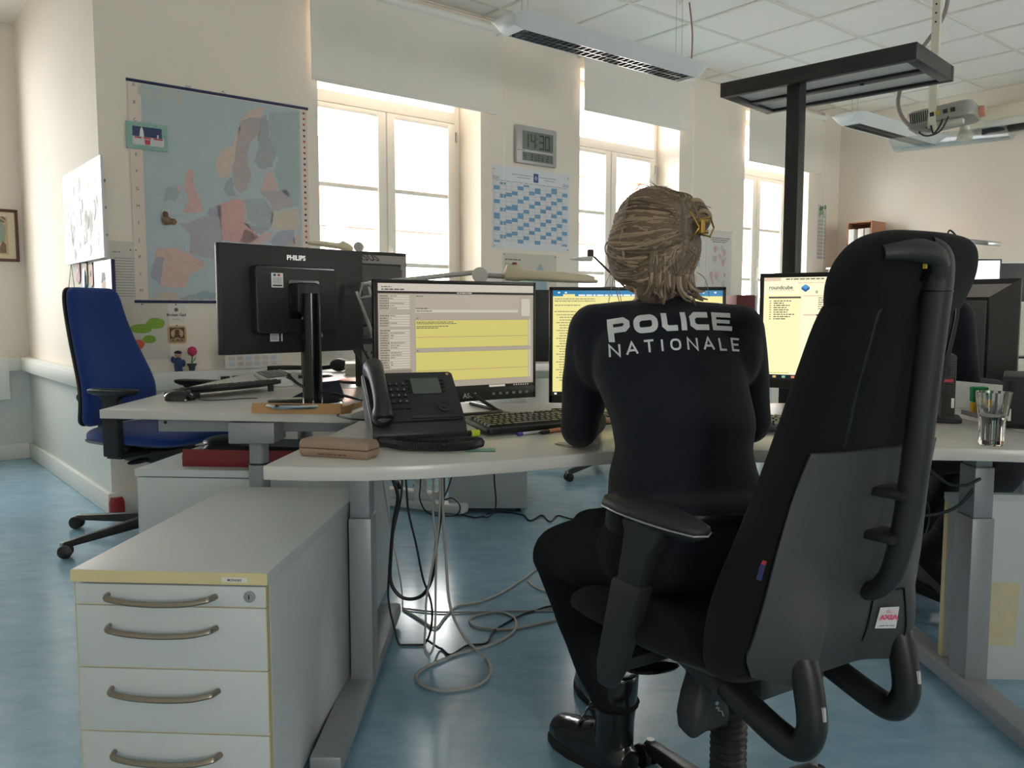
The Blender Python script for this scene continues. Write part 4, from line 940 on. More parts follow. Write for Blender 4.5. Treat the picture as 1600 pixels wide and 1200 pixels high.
# power strip and plug on the far desk foot
t = thing('power_strip', 'white power strip with black plugs on the foot of the far desk', 'power strip', (-0.57, 4.535, 0.06), R(-26))
MB().box(-0.17, 0.17, -0.035, 0.035, 0, 0.045).build('body', mat('white_plastic', rgb(232, 232, 228), 0.35), t, bevel=0.006)
for x in (-0.06, 0.06): MB().cyl((x, -0.005, 0.045), (x, -0.03, 0.085), 0.018, 0.014, 12).build('plug', m_black, t)

# ------------------------------------------------------------------ monitors
m_bezel = mat('monitor_bezel', rgb(22, 22, 24), 0.35)
m_scr_off = mat('dark_screen', rgb(14, 14, 16), 0.12)
m_rampsheen = mat('monitor_ramp_sheen', rgb(158, 150, 146), 0.35, 0.3, noise=0.04, nscale=30)  # pale tone puts the reflected ceiling and wall into the ramp's colour
m_darkback = mat('dark_monitor_back', rgb(34, 33, 34), 0.5, noise=0.06, nscale=25)
def monitor(lab, loc, rz, w, h, zc, screen=None, back='plain', group='desk monitors', tilt=0.0, chin=0.018, base=None, logo=None, bezel=0.012, standoff=0.10, base_z=0.0, mb_=None, tray=True):
    """local: screen looks along -y, stand foot at the origin on the desk, panel at y=-standoff, zc above the desk"""
    t = thing('monitor', lab, 'monitor', loc, rz, group)
    y0 = -standoff; mb_ = mb_ or m_darkback
    T = Matrix.Translation((0, y0, zc)) @ Matrix.Rotation(tilt, 4, 'X')
    fr = MB(); hw, hh = w / 2, h / 2
    fr.box(-hw, hw, 0, 0.018, -hh, -hh + chin + bezel, T=T).box(-hw, hw, 0, 0.018, hh - bezel, hh, T=T).box(-hw, -hw + bezel, 0, 0.018, -hh, hh, T=T).box(hw - bezel, hw, 0, 0.018, -hh, hh, T=T)
    fr.build('bezel', m_bezel, t, bevel=0.002)
    if back == 'plain':
        bk = MB().loft([[T @ Vector((x, 0.018, z)) for x, z in rrect(w, h, 0.006, 2)], [T @ Vector((x, 0.026, z)) for x, z in rrect(w * 0.985, h * 0.975, 0.01, 2)], [T @ Vector((x, 0.034, z)) for x, z in rrect(w * 0.62, h * 0.62, 0.03, 2)], [T @ Vector((x, 0.036, z)) for x, z in rrect(w * 0.4, h * 0.4, 0.03, 2)]]).build('back_shell', mb_, t, sharp=30)
    elif back == 'box':
        bk = MB().box(-hw, hw, 0.018, 0.03, -hh, hh, T=T).build('back_shell', mb_, t, bevel=0.006)
        hb = MB().prism(rrect(w * 0.56, h * 0.62, 0.015, 4), 0, 0.042, T=T @ Matrix.Translation((w * 0.04, 0.03, -0.0)) @ Matrix.Rotation(R(-90), 4, 'X')).build('back_box', mb_, bk, bevel=0.006)
        MB().box(-w * 0.22, w * 0.3, 0.045, 0.073, h * 0.285, h * 0.297, T=T).build('vent_slot', m_glossblack, bk)
        MB().prism(rrect(0.115, 0.125, 0.006, 3), 0, 0.003, T=T @ Matrix.Translation((0, 0.072, 0.0)) @ Matrix.Rotation(R(-90), 4, 'X')).build('mount_plate', m_glossblack, bk)
    elif back == 'trap':
        # thick back with a wide bevelled upper ramp and ribbed sides
        a = [(-hw, -hh), (hw, -hh), (hw, hh), (-hw, hh)]; b_ = [(-hw * 0.72, -hh * 0.86), (hw * 0.72, -hh * 0.86), (hw * 0.72, hh * 0.66), (-hw * 0.72, hh * 0.66)]
        bk = MB().loft([[T @ Vector((x, 0.018, z)) for x, z in a][::-1], [T @ Vector((x, 0.024, z)) for x, z in a][::-1], [T @ Vector((x, 0.085, z)) for x, z in b_][::-1]]).build('back_shell', m_darkback, t, sharp=20)
        MB().add([T @ Vector(q) for q in ((-hw * 0.99, 0.0255, hh * 0.985), (hw * 0.99, 0.0255, hh * 0.985), (hw * 0.725, 0.0858, hh * 0.675), (-hw * 0.725, 0.0858, hh * 0.675))], [(0, 3, 2, 1)]).build('upper_ramp', m_rampsheen, bk)
        MB().box(-hw * 0.70, hw * 0.70, 0.085, 0.092, -hh * 0.84, hh * 0.62, T=T).build('back_box', mat('warm_dark_back', rgb(74, 70, 70), 0.5, noise=0.05, nscale=20), bk, bevel=0.004)
        rb = MB()
        for k in range(26):
            z = -hh * 0.8 + k * h * 0.026
            for s_ in (-1, 1): rb.box(s_ * hw * 0.70 - 0.012, s_ * hw * 0.70 + 0.012, 0.0815, 0.088, z, z + h * 0.012, T=T)
        rb.build('rib', m_black, bk, kind='stuff')
    if screen:
        p = Print(0.0); screen(p, -hw + bezel, hw - bezel, -hh + chin + bezel, hh - bezel)
        s = MB(); s.v = [T @ (v + Vector((0, -0.0006, 0))) for v in p.v]; s.f = p.f; s.m = p.m
        s.build('screen', p.mats, t)
    else: MB().box(-hw + bezel, hw - bezel, 0.002, 0.016, -hh + chin + bezel, hh - bezel, T=T).build('screen', m_scr_off, t)
    if logo:
        for (txt, x, z, sz, yb, mm, front) in logo:
            vs, fs = text_geo(txt, sz, bold=0.0006)
            Tl = T @ (Matrix.Identity(4) if front else Matrix.Rotation(math.pi, 4, 'Z'))
            yf = (lambda q: -(0.0275 + 0.0603 * (0.985 - q / hh) / 0.31)) if back == 'trap' else (lambda q: -yb)
            MB().add([Tl @ Vector((x + a, yf(z + b), z + b)) for a, b in vs], fs).build('logo_lettering', mm, t)
    if base == 'hook':                       # bent-wire foot
        yb = y0 + 0.03
        MB().box(-0.03, 0.03, 0.018 + y0, 0.045 + y0, 0.03, zc - hh * 0.3).build('stand', m_bezel, t, bevel=0.004)
        MB().tube(curve_pts([(-0.14, 0.10, 0.006), (-0.11, y0 - 0.06, 0.006), (-0.06, y0 - 0.105, 0.007), (0.06, y0 - 0.105, 0.007), (0.11, y0 - 0.06, 0.006), (0.14, 0.10, 0.006)], 6), 0.007, 8).tube([(0.09, y0 - 0.085, 0.008), (0.025, y0 + 0.025, 0.075)], 0.006, 8).tube([(-0.09, y0 - 0.085, 0.008), (-0.025, y0 + 0.025, 0.075)], 0.006, 8).build('foot', m_bezel, t)
    elif base == 'column':
        MB().cyl((0, 0, 0.014), (0, 0, zc + 0.02), 0.032, 0.031, 24).build('stand', m_glossblack, t)
        MB().box(-0.045, 0.045, y0 + 0.06, -0.004, zc - 0.045, zc + 0.055).build('stand_head', m_black, t, bevel=0.012)
        MB().cyl((-0.034, 0, zc - 0.06), (0.034, 0, zc - 0.06), 0.004, seg=8).build('height_clip', m_alu, t)
        MB().lathe([(0.13, 0), (0.135, 0.006), (0.13, 0.012), (0.04, 0.016)], 40, (0.02, -0.03, 0.0)).build('foot', m_chrome, t)
    else:
        MB().box(-0.035, 0.035, y0 + 0.03, y0 + 0.055 , 0.012, zc).build('stand', m_bezel, t, bevel=0.006)
        MB().lathe([(0.115, 0), (0.118, 0.006), (0.112, 0.012), (0.02, 0.014)], 32, (0, y0 + 0.04, 0)).build('foot', m_bezel, t)
    return t

# screens
g_beige, g_pale, g_yel, g_line, g_txt, g_dark = glow(178, 168, 152, 0.85), glow(206, 198, 184, 0.9), glow(214, 202, 116, 0.92), glow(150, 146, 120, 0.8), glow(96, 92, 88, 0.7), glow(40, 38, 40, 0.6)
def txt_lines(p, x0, x1, zs, h, m, layer=3, var=True):
    for z in zs: p.scribble(x0, x0 + (x1 - x0) * (rnd.uniform(0.4, 1) if var else 1), z, h, m, layer)
def screen_form(p, x0, x1, z0, z1):
    W, H = x1 - x0, z1 - z0; X = lambda f: x0 + W * f; Z = lambda f: z0 + H * f
    p.rect(x0, x1, z0, z1, g_beige, 1); p.rect(x0, x1, Z(0.93), z1, g_pale, 2); p.rect(x0, x1, Z(0.908), Z(0.93), g_dark, 2)
    txt_lines(p, X(0.02), X(0.14), [Z(0.968)], 0.003, g_txt); txt_lines(p, X(0.02), X(0.2), [Z(0.945)], 0.004, g_txt)
    p.scribble(X(0.48), X(0.58), Z(0.919), 0.003, g_pale, 3)
    for k in range(30):
        z = Z(0.885 - k * 0.0225)
        if k in (6, 7, 13): continue
        p.scribble(X(0.01), X(0.05 + 0.02 * rnd.random()), z, 0.0024, g_txt, 3); p.rect(X(0.065), X(0.185), z - 0.0026, z + 0.0026, g_pale, 2)
        if k % 4 != 2: p.scribble(X(0.07), X(0.07 + 0.09 * rnd.random()), z, 0.0022, g_txt, 3)
    p.rect(X(0.005), X(0.195), Z(0.13), Z(0.21), glow(150, 140, 128, 0.8), 3)
    p.rect(X(0.22), X(0.9), Z(0.73), Z(0.895), glow(186, 176, 160, 0.85), 2); p.rect(X(0.22), X(0.89), Z(0.735), Z(0.76), g_pale, 3)
    txt_lines(p, X(0.225), X(0.32), [Z(0.885), Z(0.772), Z(0.748)], 0.0026, g_txt, 4); p.rect(X(0.915), X(0.975), Z(0.70), Z(0.87), g_pale, 3)
    for a, b_ in ((0.40, 0.665), (0.085, 0.365)):
        p.rect(X(0.218), X(0.966), Z(a), Z(b_), g_line, 2); p.rect(X(0.22), X(0.964), Z(a + 0.003), Z(b_ - 0.003), g_yel, 3); p.rect(X(0.22), X(0.964), Z(a + 0.102), Z(a + 0.106), g_line, 4); p.rect(X(0.968), X(0.98), Z(a), Z(b_), g_pale, 2)
        p.scribble(X(0.225), X(0.24), Z(b_ + 0.014), 0.0026, g_txt, 3)
    txt_lines(p, X(0.225), X(0.5), [Z(0.645), Z(0.63), Z(0.605), Z(0.59)], 0.0024, g_txt, 5)
    p.rect(x0, x1, z0, Z(0.028), glow(24, 24, 28, 0.5), 3); p.rect(X(0.69), X(0.8), Z(0.004), Z(0.024), g_pale, 4)
    for k in range(7): p.rect(X(0.86 + 0.016 * k), X(0.867 + 0.016 * k), Z(0.008), Z(0.02), g_pale, 4)
def screen_mail(p, x0, x1, z0, z1):
    W, H = x1 - x0, z1 - z0; X = lambda f: x0 + W * f; Z = lambda f: z0 + H * f
    yl, bl, wh = glow(240, 230, 150, 1.0), glow(28, 128, 178, 0.9), glow(240, 244, 250, 1.0)
    p.rect(x0, x1, z0, z1, yl, 1); p.rect(x0, x1, Z(0.945), z1, bl, 2); p.rect(X(0.06), X(0.13), Z(0.945), Z(0.965), yl, 3)
    for k in (0.03, 0.07, 0.78, 0.88, 0.95): p.rect(X(k), X(k + 0.012), Z(0.972), Z(0.986), wh, 3)
    p.scribble(X(0.15), X(0.5), Z(0.955), 0.005, wh, 3); txt_lines(p, X(0.01), X(0.3), [Z(0.92), Z(0.90), Z(0.86), Z(0.80)], 0.003, g_line, 2)
    for k in range(26): p.scribble(X(0.02 + 0.02 * (k % 3 > 0)), X(0.1 + 0.06 * rnd.random()), Z(0.77 - 0.025 * k), 0.0028, g_line, 2)
    p.rect(X(0.29), X(0.294), Z(0.05), Z(0.78), g_line, 2); txt_lines(p, X(0.32), X(0.9), [Z(0.75 - 0.03 * k) for k in range(20)], 0.003, g_line, 2)
    p.rect(x0, x1, z0, Z(0.035), glow(20, 22, 26, 0.5), 3)
    for k in range(6): p.rect(X(0.01 + 0.05 * k), X(0.025 + 0.05 * k), Z(0.008), Z(0.026), wh, 4)
def screen_web(p, x0, x1, z0, z1):
    W, H = x1 - x0, z1 - z0; X = lambda f: x0 + W * f; Z = lambda f: z0 + H * f
    ye, pk, cr = glow(255, 250, 210, 1.05), glow(232, 208, 180, 1.0), glow(255, 246, 190, 1.05)
    p.rect(x0, x1, z0, z1, ye, 1); p.rect(x0, x1, Z(0.965), z1, pk, 2); p.rect(X(0.1), X(0.4), Z(0.967), Z(0.997), ye, 3); p.scribble(X(0.13), X(0.35), Z(0.982), 0.0035, g_txt, 4); p.scribble(X(0.5), X(0.6), Z(0.982), 0.0035, g_txt, 4); p.scribble(X(0.74), X(0.9), Z(0.982), 0.0035, g_txt, 4)
    p.scribble(X(0.2), X(0.62), Z(0.945), 0.003, pk, 2)
    p.rect(x0, X(0.22), Z(0.06), Z(0.83), cr, 2)
    p.text('roundcube', X(0.03), Z(0.885), 0.0165, glow(70, 74, 86, 0.8), 3, align='LEFT', bold=0.0003)
    bx, bz = X(0.245), Z(0.905); bb = glow(46, 104, 170, 0.9)
    p.shape([(bx - 0.012, bz), (bx, bz - 0.008), (bx + 0.012, bz), (bx, bz + 0.008)], glow(90, 160, 214, 0.95), 3); p.shape([(bx - 0.012, bz), (bx - 0.012, bz - 0.007), (bx, bz - 0.016), (bx + 0.012, bz - 0.007), (bx + 0.012, bz), (bx, bz - 0.008)], bb, 3)
    p.scribble(X(0.03), X(0.18), Z(0.874), 0.0025, pk, 3)
    for k in range(10): p.shape([(X(0.31 + 0.055 * k) + 0.0045 * math.cos(i), Z(0.855) + 0.0055 * math.sin(i)) for i in (0.2, 1.3, 2.2, 3.3, 4.4, 5.5)], g_txt if k % 4 == 2 else glow(196, 186, 160, 0.9), 3)
    p.rect(X(0.03), X(0.22), Z(0.795), Z(0.812), g_txt, 3)
    for k in range(9): p.rect(X(0.035), X(0.045), Z(0.765 - 0.022 * k), Z(0.774 - 0.022 * k), glow(180, 120, 90, 0.9), 3); p.scribble(X(0.06), X(0.12 + 0.08 * rnd.random()), Z(0.77 - 0.022 * k), 0.003, g_txt, 3)
    p.rect(X(0.235), x1, Z(0.812), Z(0.822), pk, 2)
    for k in range(6): p.scribble(X(0.32), X(0.55 + 0.3 * rnd.random()), Z(0.797 - 0.021 * k), 0.003, g_line, 3)
    p.rect(X(0.235), x1, Z(0.625), Z(0.64), pk, 2); p.scribble(X(0.31), X(0.38), Z(0.632), 0.004, g_txt, 3)
    p.rect(X(0.02), X(0.16), Z(0.055), Z(0.062), glow(206, 206, 60, 0.9), 3)
    p.rect(x0, x1, z0, Z(0.042), glow(20, 40, 46, 0.5), 3)
    for k, c in enumerate(((210, 214, 220), (220, 190, 120), (150, 200, 180), (230, 150, 120), (90, 180, 190))): p.rect(X(0.01 + 0.055 * k), X(0.03 + 0.055 * k), Z(0.01), Z(0.032), glow(*c, 0.9), 4)
def screen_white(p, x0, x1, z0, z1): p.rect(x0, x1, z0, z1, glow(255, 255, 255, 1.6), 1)

silver = mat('silver_lettering', rgb(196, 196, 196), 0.3, 0.6)
# monitor seen from behind on the left desk, on a cardboard tray
mrz = R(226); mw, mh = 0.535, 0.348
c_panel = Vector((-0.735, 2.79, 0)); nb = Vector((-math.sin(mrz), math.cos(mrz), 0))        # back normal = local +y
foot = c_panel + nb * 0.115
mL = monitor('black monitor seen from behind with a state sticker, on a cardboard tray', (foot.x, foot.y, DZ + 0.018), mrz, mw, mh, 0.343, back='box', base='column', standoff=0.112,
             logo=[('PHILIPS', 0.0, mh * 0.375, 0.022, 0.0305, silver, False)])
Tp = Matrix.Translation((0, -0.112, 0.343)) @ Matrix.Rotation(math.pi, 4, 'Z')
p = Print(-0.0725); fb, fr_, fw = flat(40, 60, 120), flat(196, 50, 56), flat(232, 232, 230)
xs, zs = -mw * 0.18, 0.038
p.rect(xs - 0.021, xs + 0.021, zs, zs + 0.046, fw, 1); p.rect(xs - 0.014, xs - 0.005, zs + 0.036, zs + 0.043, fb, 2); p.rect(xs + 0.001, xs + 0.01, zs + 0.036, zs + 0.043, fr_, 2)
for k in range(5): p.scribble(xs - 0.016, xs + 0.016, zs + 0.03 - 0.004 * k, 0.0018, flat(120, 120, 120), 2)
p.rect(xs - 0.017, xs + 0.017, zs + 0.004, zs + 0.009, flat(60, 60, 62), 2)
s = MB(); s.v = [Tp @ v for v in p.v]; s.f, s.m = p.f, p.m; s.build('state_sticker', p.mats, mL, label='white sticker with blue and red marks')
xs2 = -mw * 0.155
for x0_, x1_, z0_, z1_, c_ in ((xs2 - 0.02, xs2 + 0.012, -0.135, -0.105, fw), (xs2 + 0.02, xs2 + 0.025, -0.135, -0.108, fw), (0.075, 0.095, -0.125, -0.095, flat(160, 160, 160))):
    p = Print(-0.031); p.rect(x0_, x1_, z0_, z1_, c_, 1)
    if c_ is fw and x1_ - x0_ > 0.02:
        for k in range(5): p.rect(x0_ + 0.003, x1_ - 0.004, -0.13 + 0.005 * k, -0.128 + 0.005 * k, flat(150, 150, 150), 2)
    s = MB(); s.v = [Tp @ v for v in p.v]; s.f, s.m = p.f, p.m; s.build('sticker', p.mats, mL)
MB().tube(curve_pts([(0.06, -0.05, 0.10), (0.03, 0.0, 0.06), (-0.08, 0.04, 0.03), (-0.2, 0.0, 0.0)]), 0.005, 8).build('cable', m_black, mL)
# cardboard tray
t = thing('cardboard_tray', 'torn brown cardboard tray with a sheet of paper under the monitor foot', 'tray', (foot.x - 0.02, foot.y + 0.01, DZ), R(-6))
MB().box(-0.145, 0.145, -0.10, 0.12, 0.0, 0.004).box(-0.145, 0.145, -0.104, -0.10, 0.0, 0.033).box(-0.149, -0.145, -0.10, 0.12, 0, 0.02).add([(0.145, -0.104, 0), (0.165, -0.06, 0), (0.175, -0.05, 0.032), (0.15, -0.104, 0.02)], [(0, 1, 2, 3)]).box(0.145, 0.149, -0.06, 0.12, 0, 0.018).build('carton', mat('tan_cardboard', rgb(188, 146, 100), 0.85, noise=0.08, nscale=20), t)
MB().sheet(lambda a, b_: Vector((-0.12 + 0.2 * a, -0.095 + 0.14 * b_, 0.008 + 0.02 * max(0, 0.25 - a) * 3 + 0.004 * math.sin(7 * b_))), 8, 4, 0.0008).build('paper_sheet', flat(226, 226, 228), t)

asus_logo = silver
mA = monitor('large lit monitor with a beige form with two yellow fields', (-0.165 + 0.075 * math.sin(R(33)) * -1, 2.645 + 0.075 * math.cos(R(33)), DZ), R(33), 0.585, 0.385, 0.227, screen=screen_form, base='hook', standoff=0.075, chin=0.030,
             logo=[('ASUS', 0.035, -0.181, 0.022, 0.0006, silver, True)])
bt = MB()
for k in range(6): bt.prism(rrect(0.011, 0.008, 0.002, 2, 0.125 + 0.026 * k, -0.172), 0, 0.0006, T=Matrix.Translation((0, -0.0755, 0.227)) @ Matrix.Rotation(R(90), 4, 'X'))
bt.build('button', m_greymetal, mA)
monitor('lit monitor with a blue bar and yellow page, half hidden behind the officer', (0.421, 2.86, DZ), 0, 0.592, 0.39, 0.21, screen=screen_mail, standoff=0.06, chin=0.014)
c = R(-28)
monitor('lit monitor with a pale yellow mailbox page beside the black chair back', (0.787 + 0.27 * math.cos(c) + 0.07 * math.sin(-c), 2.66 + 0.27 * math.sin(c) + 0.07 * math.cos(c), DZ), c, 0.54, 0.362, 0.262, screen=screen_web, standoff=0.07, chin=0.016, bezel=0.014)
# thick-backed monitors
mb2 = R(180 + 40)
monitor('thick monitor back peeking out behind the monitor on the cardboard tray', (-0.68, 3.83, DZ), mb2, 0.50, 0.36, 0.42, back='trap', standoff=0.05, logo=[('ASUS', 0.02, 0.135, 0.05, 0.062, mat('dark_lettering', rgb(44, 42, 44), 0.5), False)])
monitor('flat dark monitor behind the left monitor beside the cream lamp', (-1.02, 4.16, DZ), R(188), 0.44, 0.34, 0.30, back='plain', standoff=0.05)
mr = monitor('large thick monitor back at the right with ribbed sides', (1.705 - 0.05 * 0.669, 3.42 - 0.05 * 0.743, DZ), R(180 - 42), 0.66, 0.435, 0.232, back='trap', standoff=0.05, logo=[('ASUS', 0.02, 0.165, 0.05, 0.062, mat('dark_lettering', rgb(44, 42, 44), 0.5), False)])
v = at_y(1530, 420, 5.6)
monitor('brightly lit white screen far behind the chair headrest', (v.x - 0.11, 5.66, DZ), R(-3), 0.52, 0.33, 0.51, screen=screen_white, standoff=0.05)
v = at_y(1582, 442, 5.9)
t = monitor('dark monitor back with a pale frame at the right edge', (v.x + 0.03, 5.9, DZ), R(180), 0.40, 0.27, 0.53, back='plain', standoff=0.05)
MB().box(-0.21, -0.2, -0.055, -0.02, 0.39, 0.672).box(0.2, 0.21, -0.055, -0.02, 0.39, 0.672).box(-0.2, 0.2, -0.055, -0.02, 0.665, 0.677).box(-0.2, 0.2, -0.055, -0.02, 0.385, 0.395).build('frame', m_white, t)
tF = thing('sit_stand_desk', 'pale desk far behind the chair carrying the white screen', 'desk', (3.3, 5.9, 0), 0, 'office desks')
desk_top(tF, [(2.4, 5.4), (4.4, 5.4), (4.4, 6.3), (2.4, 6.3)])
for x in (-0.7, 0.8): post(tF, x, 0.0, [(0.07, 0.08, 0.05, 0.5), (0.055, 0.065, 0.5, 0.73)]); MB().cbox((x, 0.0, 0.025), (0.07, 0.7, 0.045)).build('foot', m_greymetal, tF, bevel=0.008)
v = at_y(846, 500, 4.62)
monitor('black monitor back between the two lit monitors on the far desk', (v.x - 0.17, 4.62, DZ), R(180), 0.44, 0.40, 0.245, back='plain', standoff=0.05)
# ------------------------------------------------------------------ things on the officer's desk
def gz(px, py, z=DZ): return at_z(px, py, z)
# desk phone
v = gz(655, 690); PR = R(20)
ph = thing('desk_phone', 'black desk phone with handset, grey display and keypad', 'telephone', (v.x - 0.016, v.y + 0.01, DZ), PR)
ph.scale = (0.93, 0.95, 1.0)
m_phone = mat('phone_plastic', rgb(40, 41, 44), 0.45, noise=0.05, nscale=40, bump=0.04, bscale=900)
m_ph2 = mat('phone_key_plastic', rgb(26, 26, 29), 0.4)
# side section (y,z): stand, steep face
sec = [(-0.085, 0.012), (-0.09, 0.03), (-0.075, 0.055), (0.06, 0.165), (0.075, 0.16), (0.055, 0.10), (0.02, 0.04), (0.06, 0.006), (0.07, 0.0), (-0.02, 0.0)]
MB().loft([[Vector((x, y, z)) for y, z in sec] for x in (-0.125, 0.125)]).build('body', m_phone, ph, bevel=0.008)
ang = math.atan2(0.165 - 0.055, 0.06 + 0.075)
TF = Matrix.Translation((0, -0.075, 0.055)) @ Matrix.Rotation(ang, 4, 'X')       # face frame: x across, y up the face, z out
fl = math.hypot(0.11, 0.135)
MB().prism(rrect(0.245, fl - 0.004, 0.012, 4, 0, fl / 2), 0.0, 0.006, T=TF).build('face_plate', m_ph2, ph, bevel=0.002)
MB().box(0.0, 0.078, 0.092, 0.148, 0.0062, 0.008, T=TF).build('display', mat('phone_lcd', rgb(84, 92, 84), 0.2), ph)
kn = 0
for j in range(5):
    for i in range(3):
        k = MB().prism(rrect(0.0135, 0.010, 0.003, 2), 0.006, 0.0095, T=TF @ Matrix.Translation((-0.058 + 0.0175 * i, 0.128 - 0.0205 * j, 0))).build('key', m_ph2, ph)
        txt = '123456789*0#'[kn] if kn < 12 else None; kn += 1
        if txt:
            vs, fs = text_geo(txt, 0.008); MB().add([TF @ Vector((-0.0575 + 0.0175 * i + a, 0.1255 - 0.0205 * j + b_, 0.0097)) for a, b_ in vs], fs).build('key_lettering', flat(190, 190, 190), k)
for j in range(4):
    for x in (-0.008, 0.086): MB().prism(rrect(0.011, 0.007, 0.002, 2), 0.006, 0.0085, T=TF @ Matrix.Translation((x, 0.102 + 0.013 * j, 0))).build('soft_key', m_ph2, ph)
MB().lathe([(0.0175, 0.006), (0.0175, 0.0095), (0.013, 0.0095), (0.013, 0.0075), (0.008, 0.0075), (0.008, 0.010), (0.001, 0.0105)], 22, T=TF @ Matrix.Translation((0.075, 0.045, 0))).build('navigation_ring', m_phone, ph)
MB().box(-0.02, 0.11, 0.008, 0.016, 0.006, 0.0085, T=TF).build('ridge', m_phone, ph)
MB().lathe([(0.004, 0.006), (0.004, 0.0066), (0.0025, 0.0066)], 12, T=TF @ Matrix.Translation((0.108, fl - 0.012, 0))).build('indicator', mat('amber_lens', rgb(190, 150, 90), 0.3), ph)
# handset: bowed bar along the face's left side
hp = [(-0.098, 0.004, 0.018), (-0.098, 0.03, 0.034), (-0.098, 0.08, 0.040), (-0.098, 0.13, 0.037), (-0.098, 0.176, 0.022)]
hs = MB(); P = curve_pts([TF @ Vector((a, b_ - 0.006, c_ + 0.005)) for a, b_, c_ in hp], 6); n = len(P)
hs.tube(P, [0.021 + 0.008 * abs(2 * i / (n - 1) - 1) ** 2 for i in range(n)], 16, flat=1.0)
hs.cyl(TF @ Vector((-0.098, 0.008, 0.008)), TF @ Vector((-0.098, 0.006, 0.032)), 0.027, 0.028, 20).cyl(TF @ Vector((-0.098, 0.164, 0.008)), TF @ Vector((-0.098, 0.166, 0.036)), 0.026, 0.027, 20)
hd = blob('handset', hs, mat('handset_rubber', rgb(30, 31, 32), 0.38, bump=0.03, bscale=800), ph, 0.004, 5, world=False)
coil = []
C = curve_pts([Vector((-0.11, -0.10, 0.02)), Vector((-0.06, -0.155, 0.013)), Vector((0.03, -0.205, 0.013)), Vector((0.10, -0.20, 0.013)), Vector((0.135, -0.165, 0.013)), Vector((0.11, -0.13, 0.013)), Vector((0.05, -0.125, 0.013)), Vector((-0.02, -0.10, 0.013)), Vector((-0.07, -0.075, 0.02))], 120)
for i, q in enumerate(C):
    tg = (C[min(i + 1, len(C) - 1)] - C[max(i - 1, 0)]).normalized(); sd = tg.cross(Vector((0, 0, 1))); sd = sd.normalized() if sd.length > 1e-5 else Vector((1, 0, 0)); up = sd.cross(tg); a = i * 0.9
    coil.append(q + sd * (0.008 * math.cos(a)) + up * (0.008 * math.sin(a)))
MB().tube(coil, 0.0034, 5).build('coiled_cord', m_black, ph)
MB().box(-0.125, -0.07, -0.03, 0.04, -0.0, 0.004).build('foot', mat('grey_plastic', rgb(120, 120, 120), 0.4), ph)
# spectacle case
v0, v1 = gz(473, 713), gz(583, 720)
d = v1 - v0; rz = math.atan2(d.y, d.x); L = d.length
t = thing('spectacle_case', 'tan leatherette spectacle case on the left end of the desk', 'case', ((v0.x + v1.x) / 2 - 0.03 * math.sin(rz) - 0.012, (v0.y + v1.y) / 2 + 0.032, DZ), rz)
m_tan = mat('tan_leatherette', rgb(150, 128, 110), 0.55, noise=0.08, nscale=30, bump=0.2, bscale=500)
def lid(z0, z1, inset): return MB().loft([[Vector((x, y, z)) for x, y in rrect(L - i_, 0.062 - i_, 0.009, 4)] for z, i_ in ((z0, inset[0]), (z0 + (z1 - z0) * 0.5, inset[1]), (z1, inset[2]))])
lid(0.0, 0.019, (0.008, 0.001, 0.0)).build('bottom_shell', m_tan, t, bevel=0.003); lid(0.0195, 0.039, (0.0, 0.001, 0.010)).build('lid', m_tan, t, bevel=0.004)
p = Print(-0.0315); p.scribble(-0.035, 0.035, 0.008, 0.004, mat('gilt_lettering', rgb(104, 86, 70), 0.5), 1)
p.build('stamp_lettering', p.mats, t)
# keyboards
m_key = mat('keycap_black', rgb(24, 24, 24), 0.38, noise=0.06, nscale=60)
def key_rows(w):
    k = w / 22.4; rows = []
    rows.append([(0, 1), (2, 1), (3, 1), (4, 1), (5, 1), (6.5, 1), (7.5, 1), (8.5, 1), (9.5, 1), (11, 1), (12, 1), (13, 1), (14, 1), (15.3, 1), (16.3, 1), (17.3, 1)])
    rows.append([(i, 1) for i in range(13)] + [(13, 2), (15.3, 1), (16.3, 1), (17.3, 1), (18.6, 1), (19.6, 1), (20.6, 1), (21.6, 1)])
    rows.append([(0, 1.5)] + [(1.5 + i, 1) for i in range(12)] + [(13.5, 1.5), (15.3, 1), (16.3, 1), (17.3, 1), (18.6, 1), (19.6, 1), (20.6, 1)])
    rows.append([(0, 1.75)] + [(1.75 + i, 1) for i in range(12)] + [(13.75, 1.25), (18.6, 1), (19.6, 1), (20.6, 1), (21.6, 1)])
    rows.append([(0, 1.25)] + [(1.25 + i, 1) for i in range(11)] + [(12.25, 2.75), (16.3, 1), (18.6, 1), (19.6, 1), (20.6, 1)])
    rows.append([(0, 1.5), (1.5, 1), (2.5, 1.5), (4, 6.5), (10.5, 1.5), (12, 1), (13, 1), (14, 1), (15.3, 1), (16.3, 1), (17.3, 1), (18.6, 2), (20.6, 1)])
    return rows, k
_KM = {}
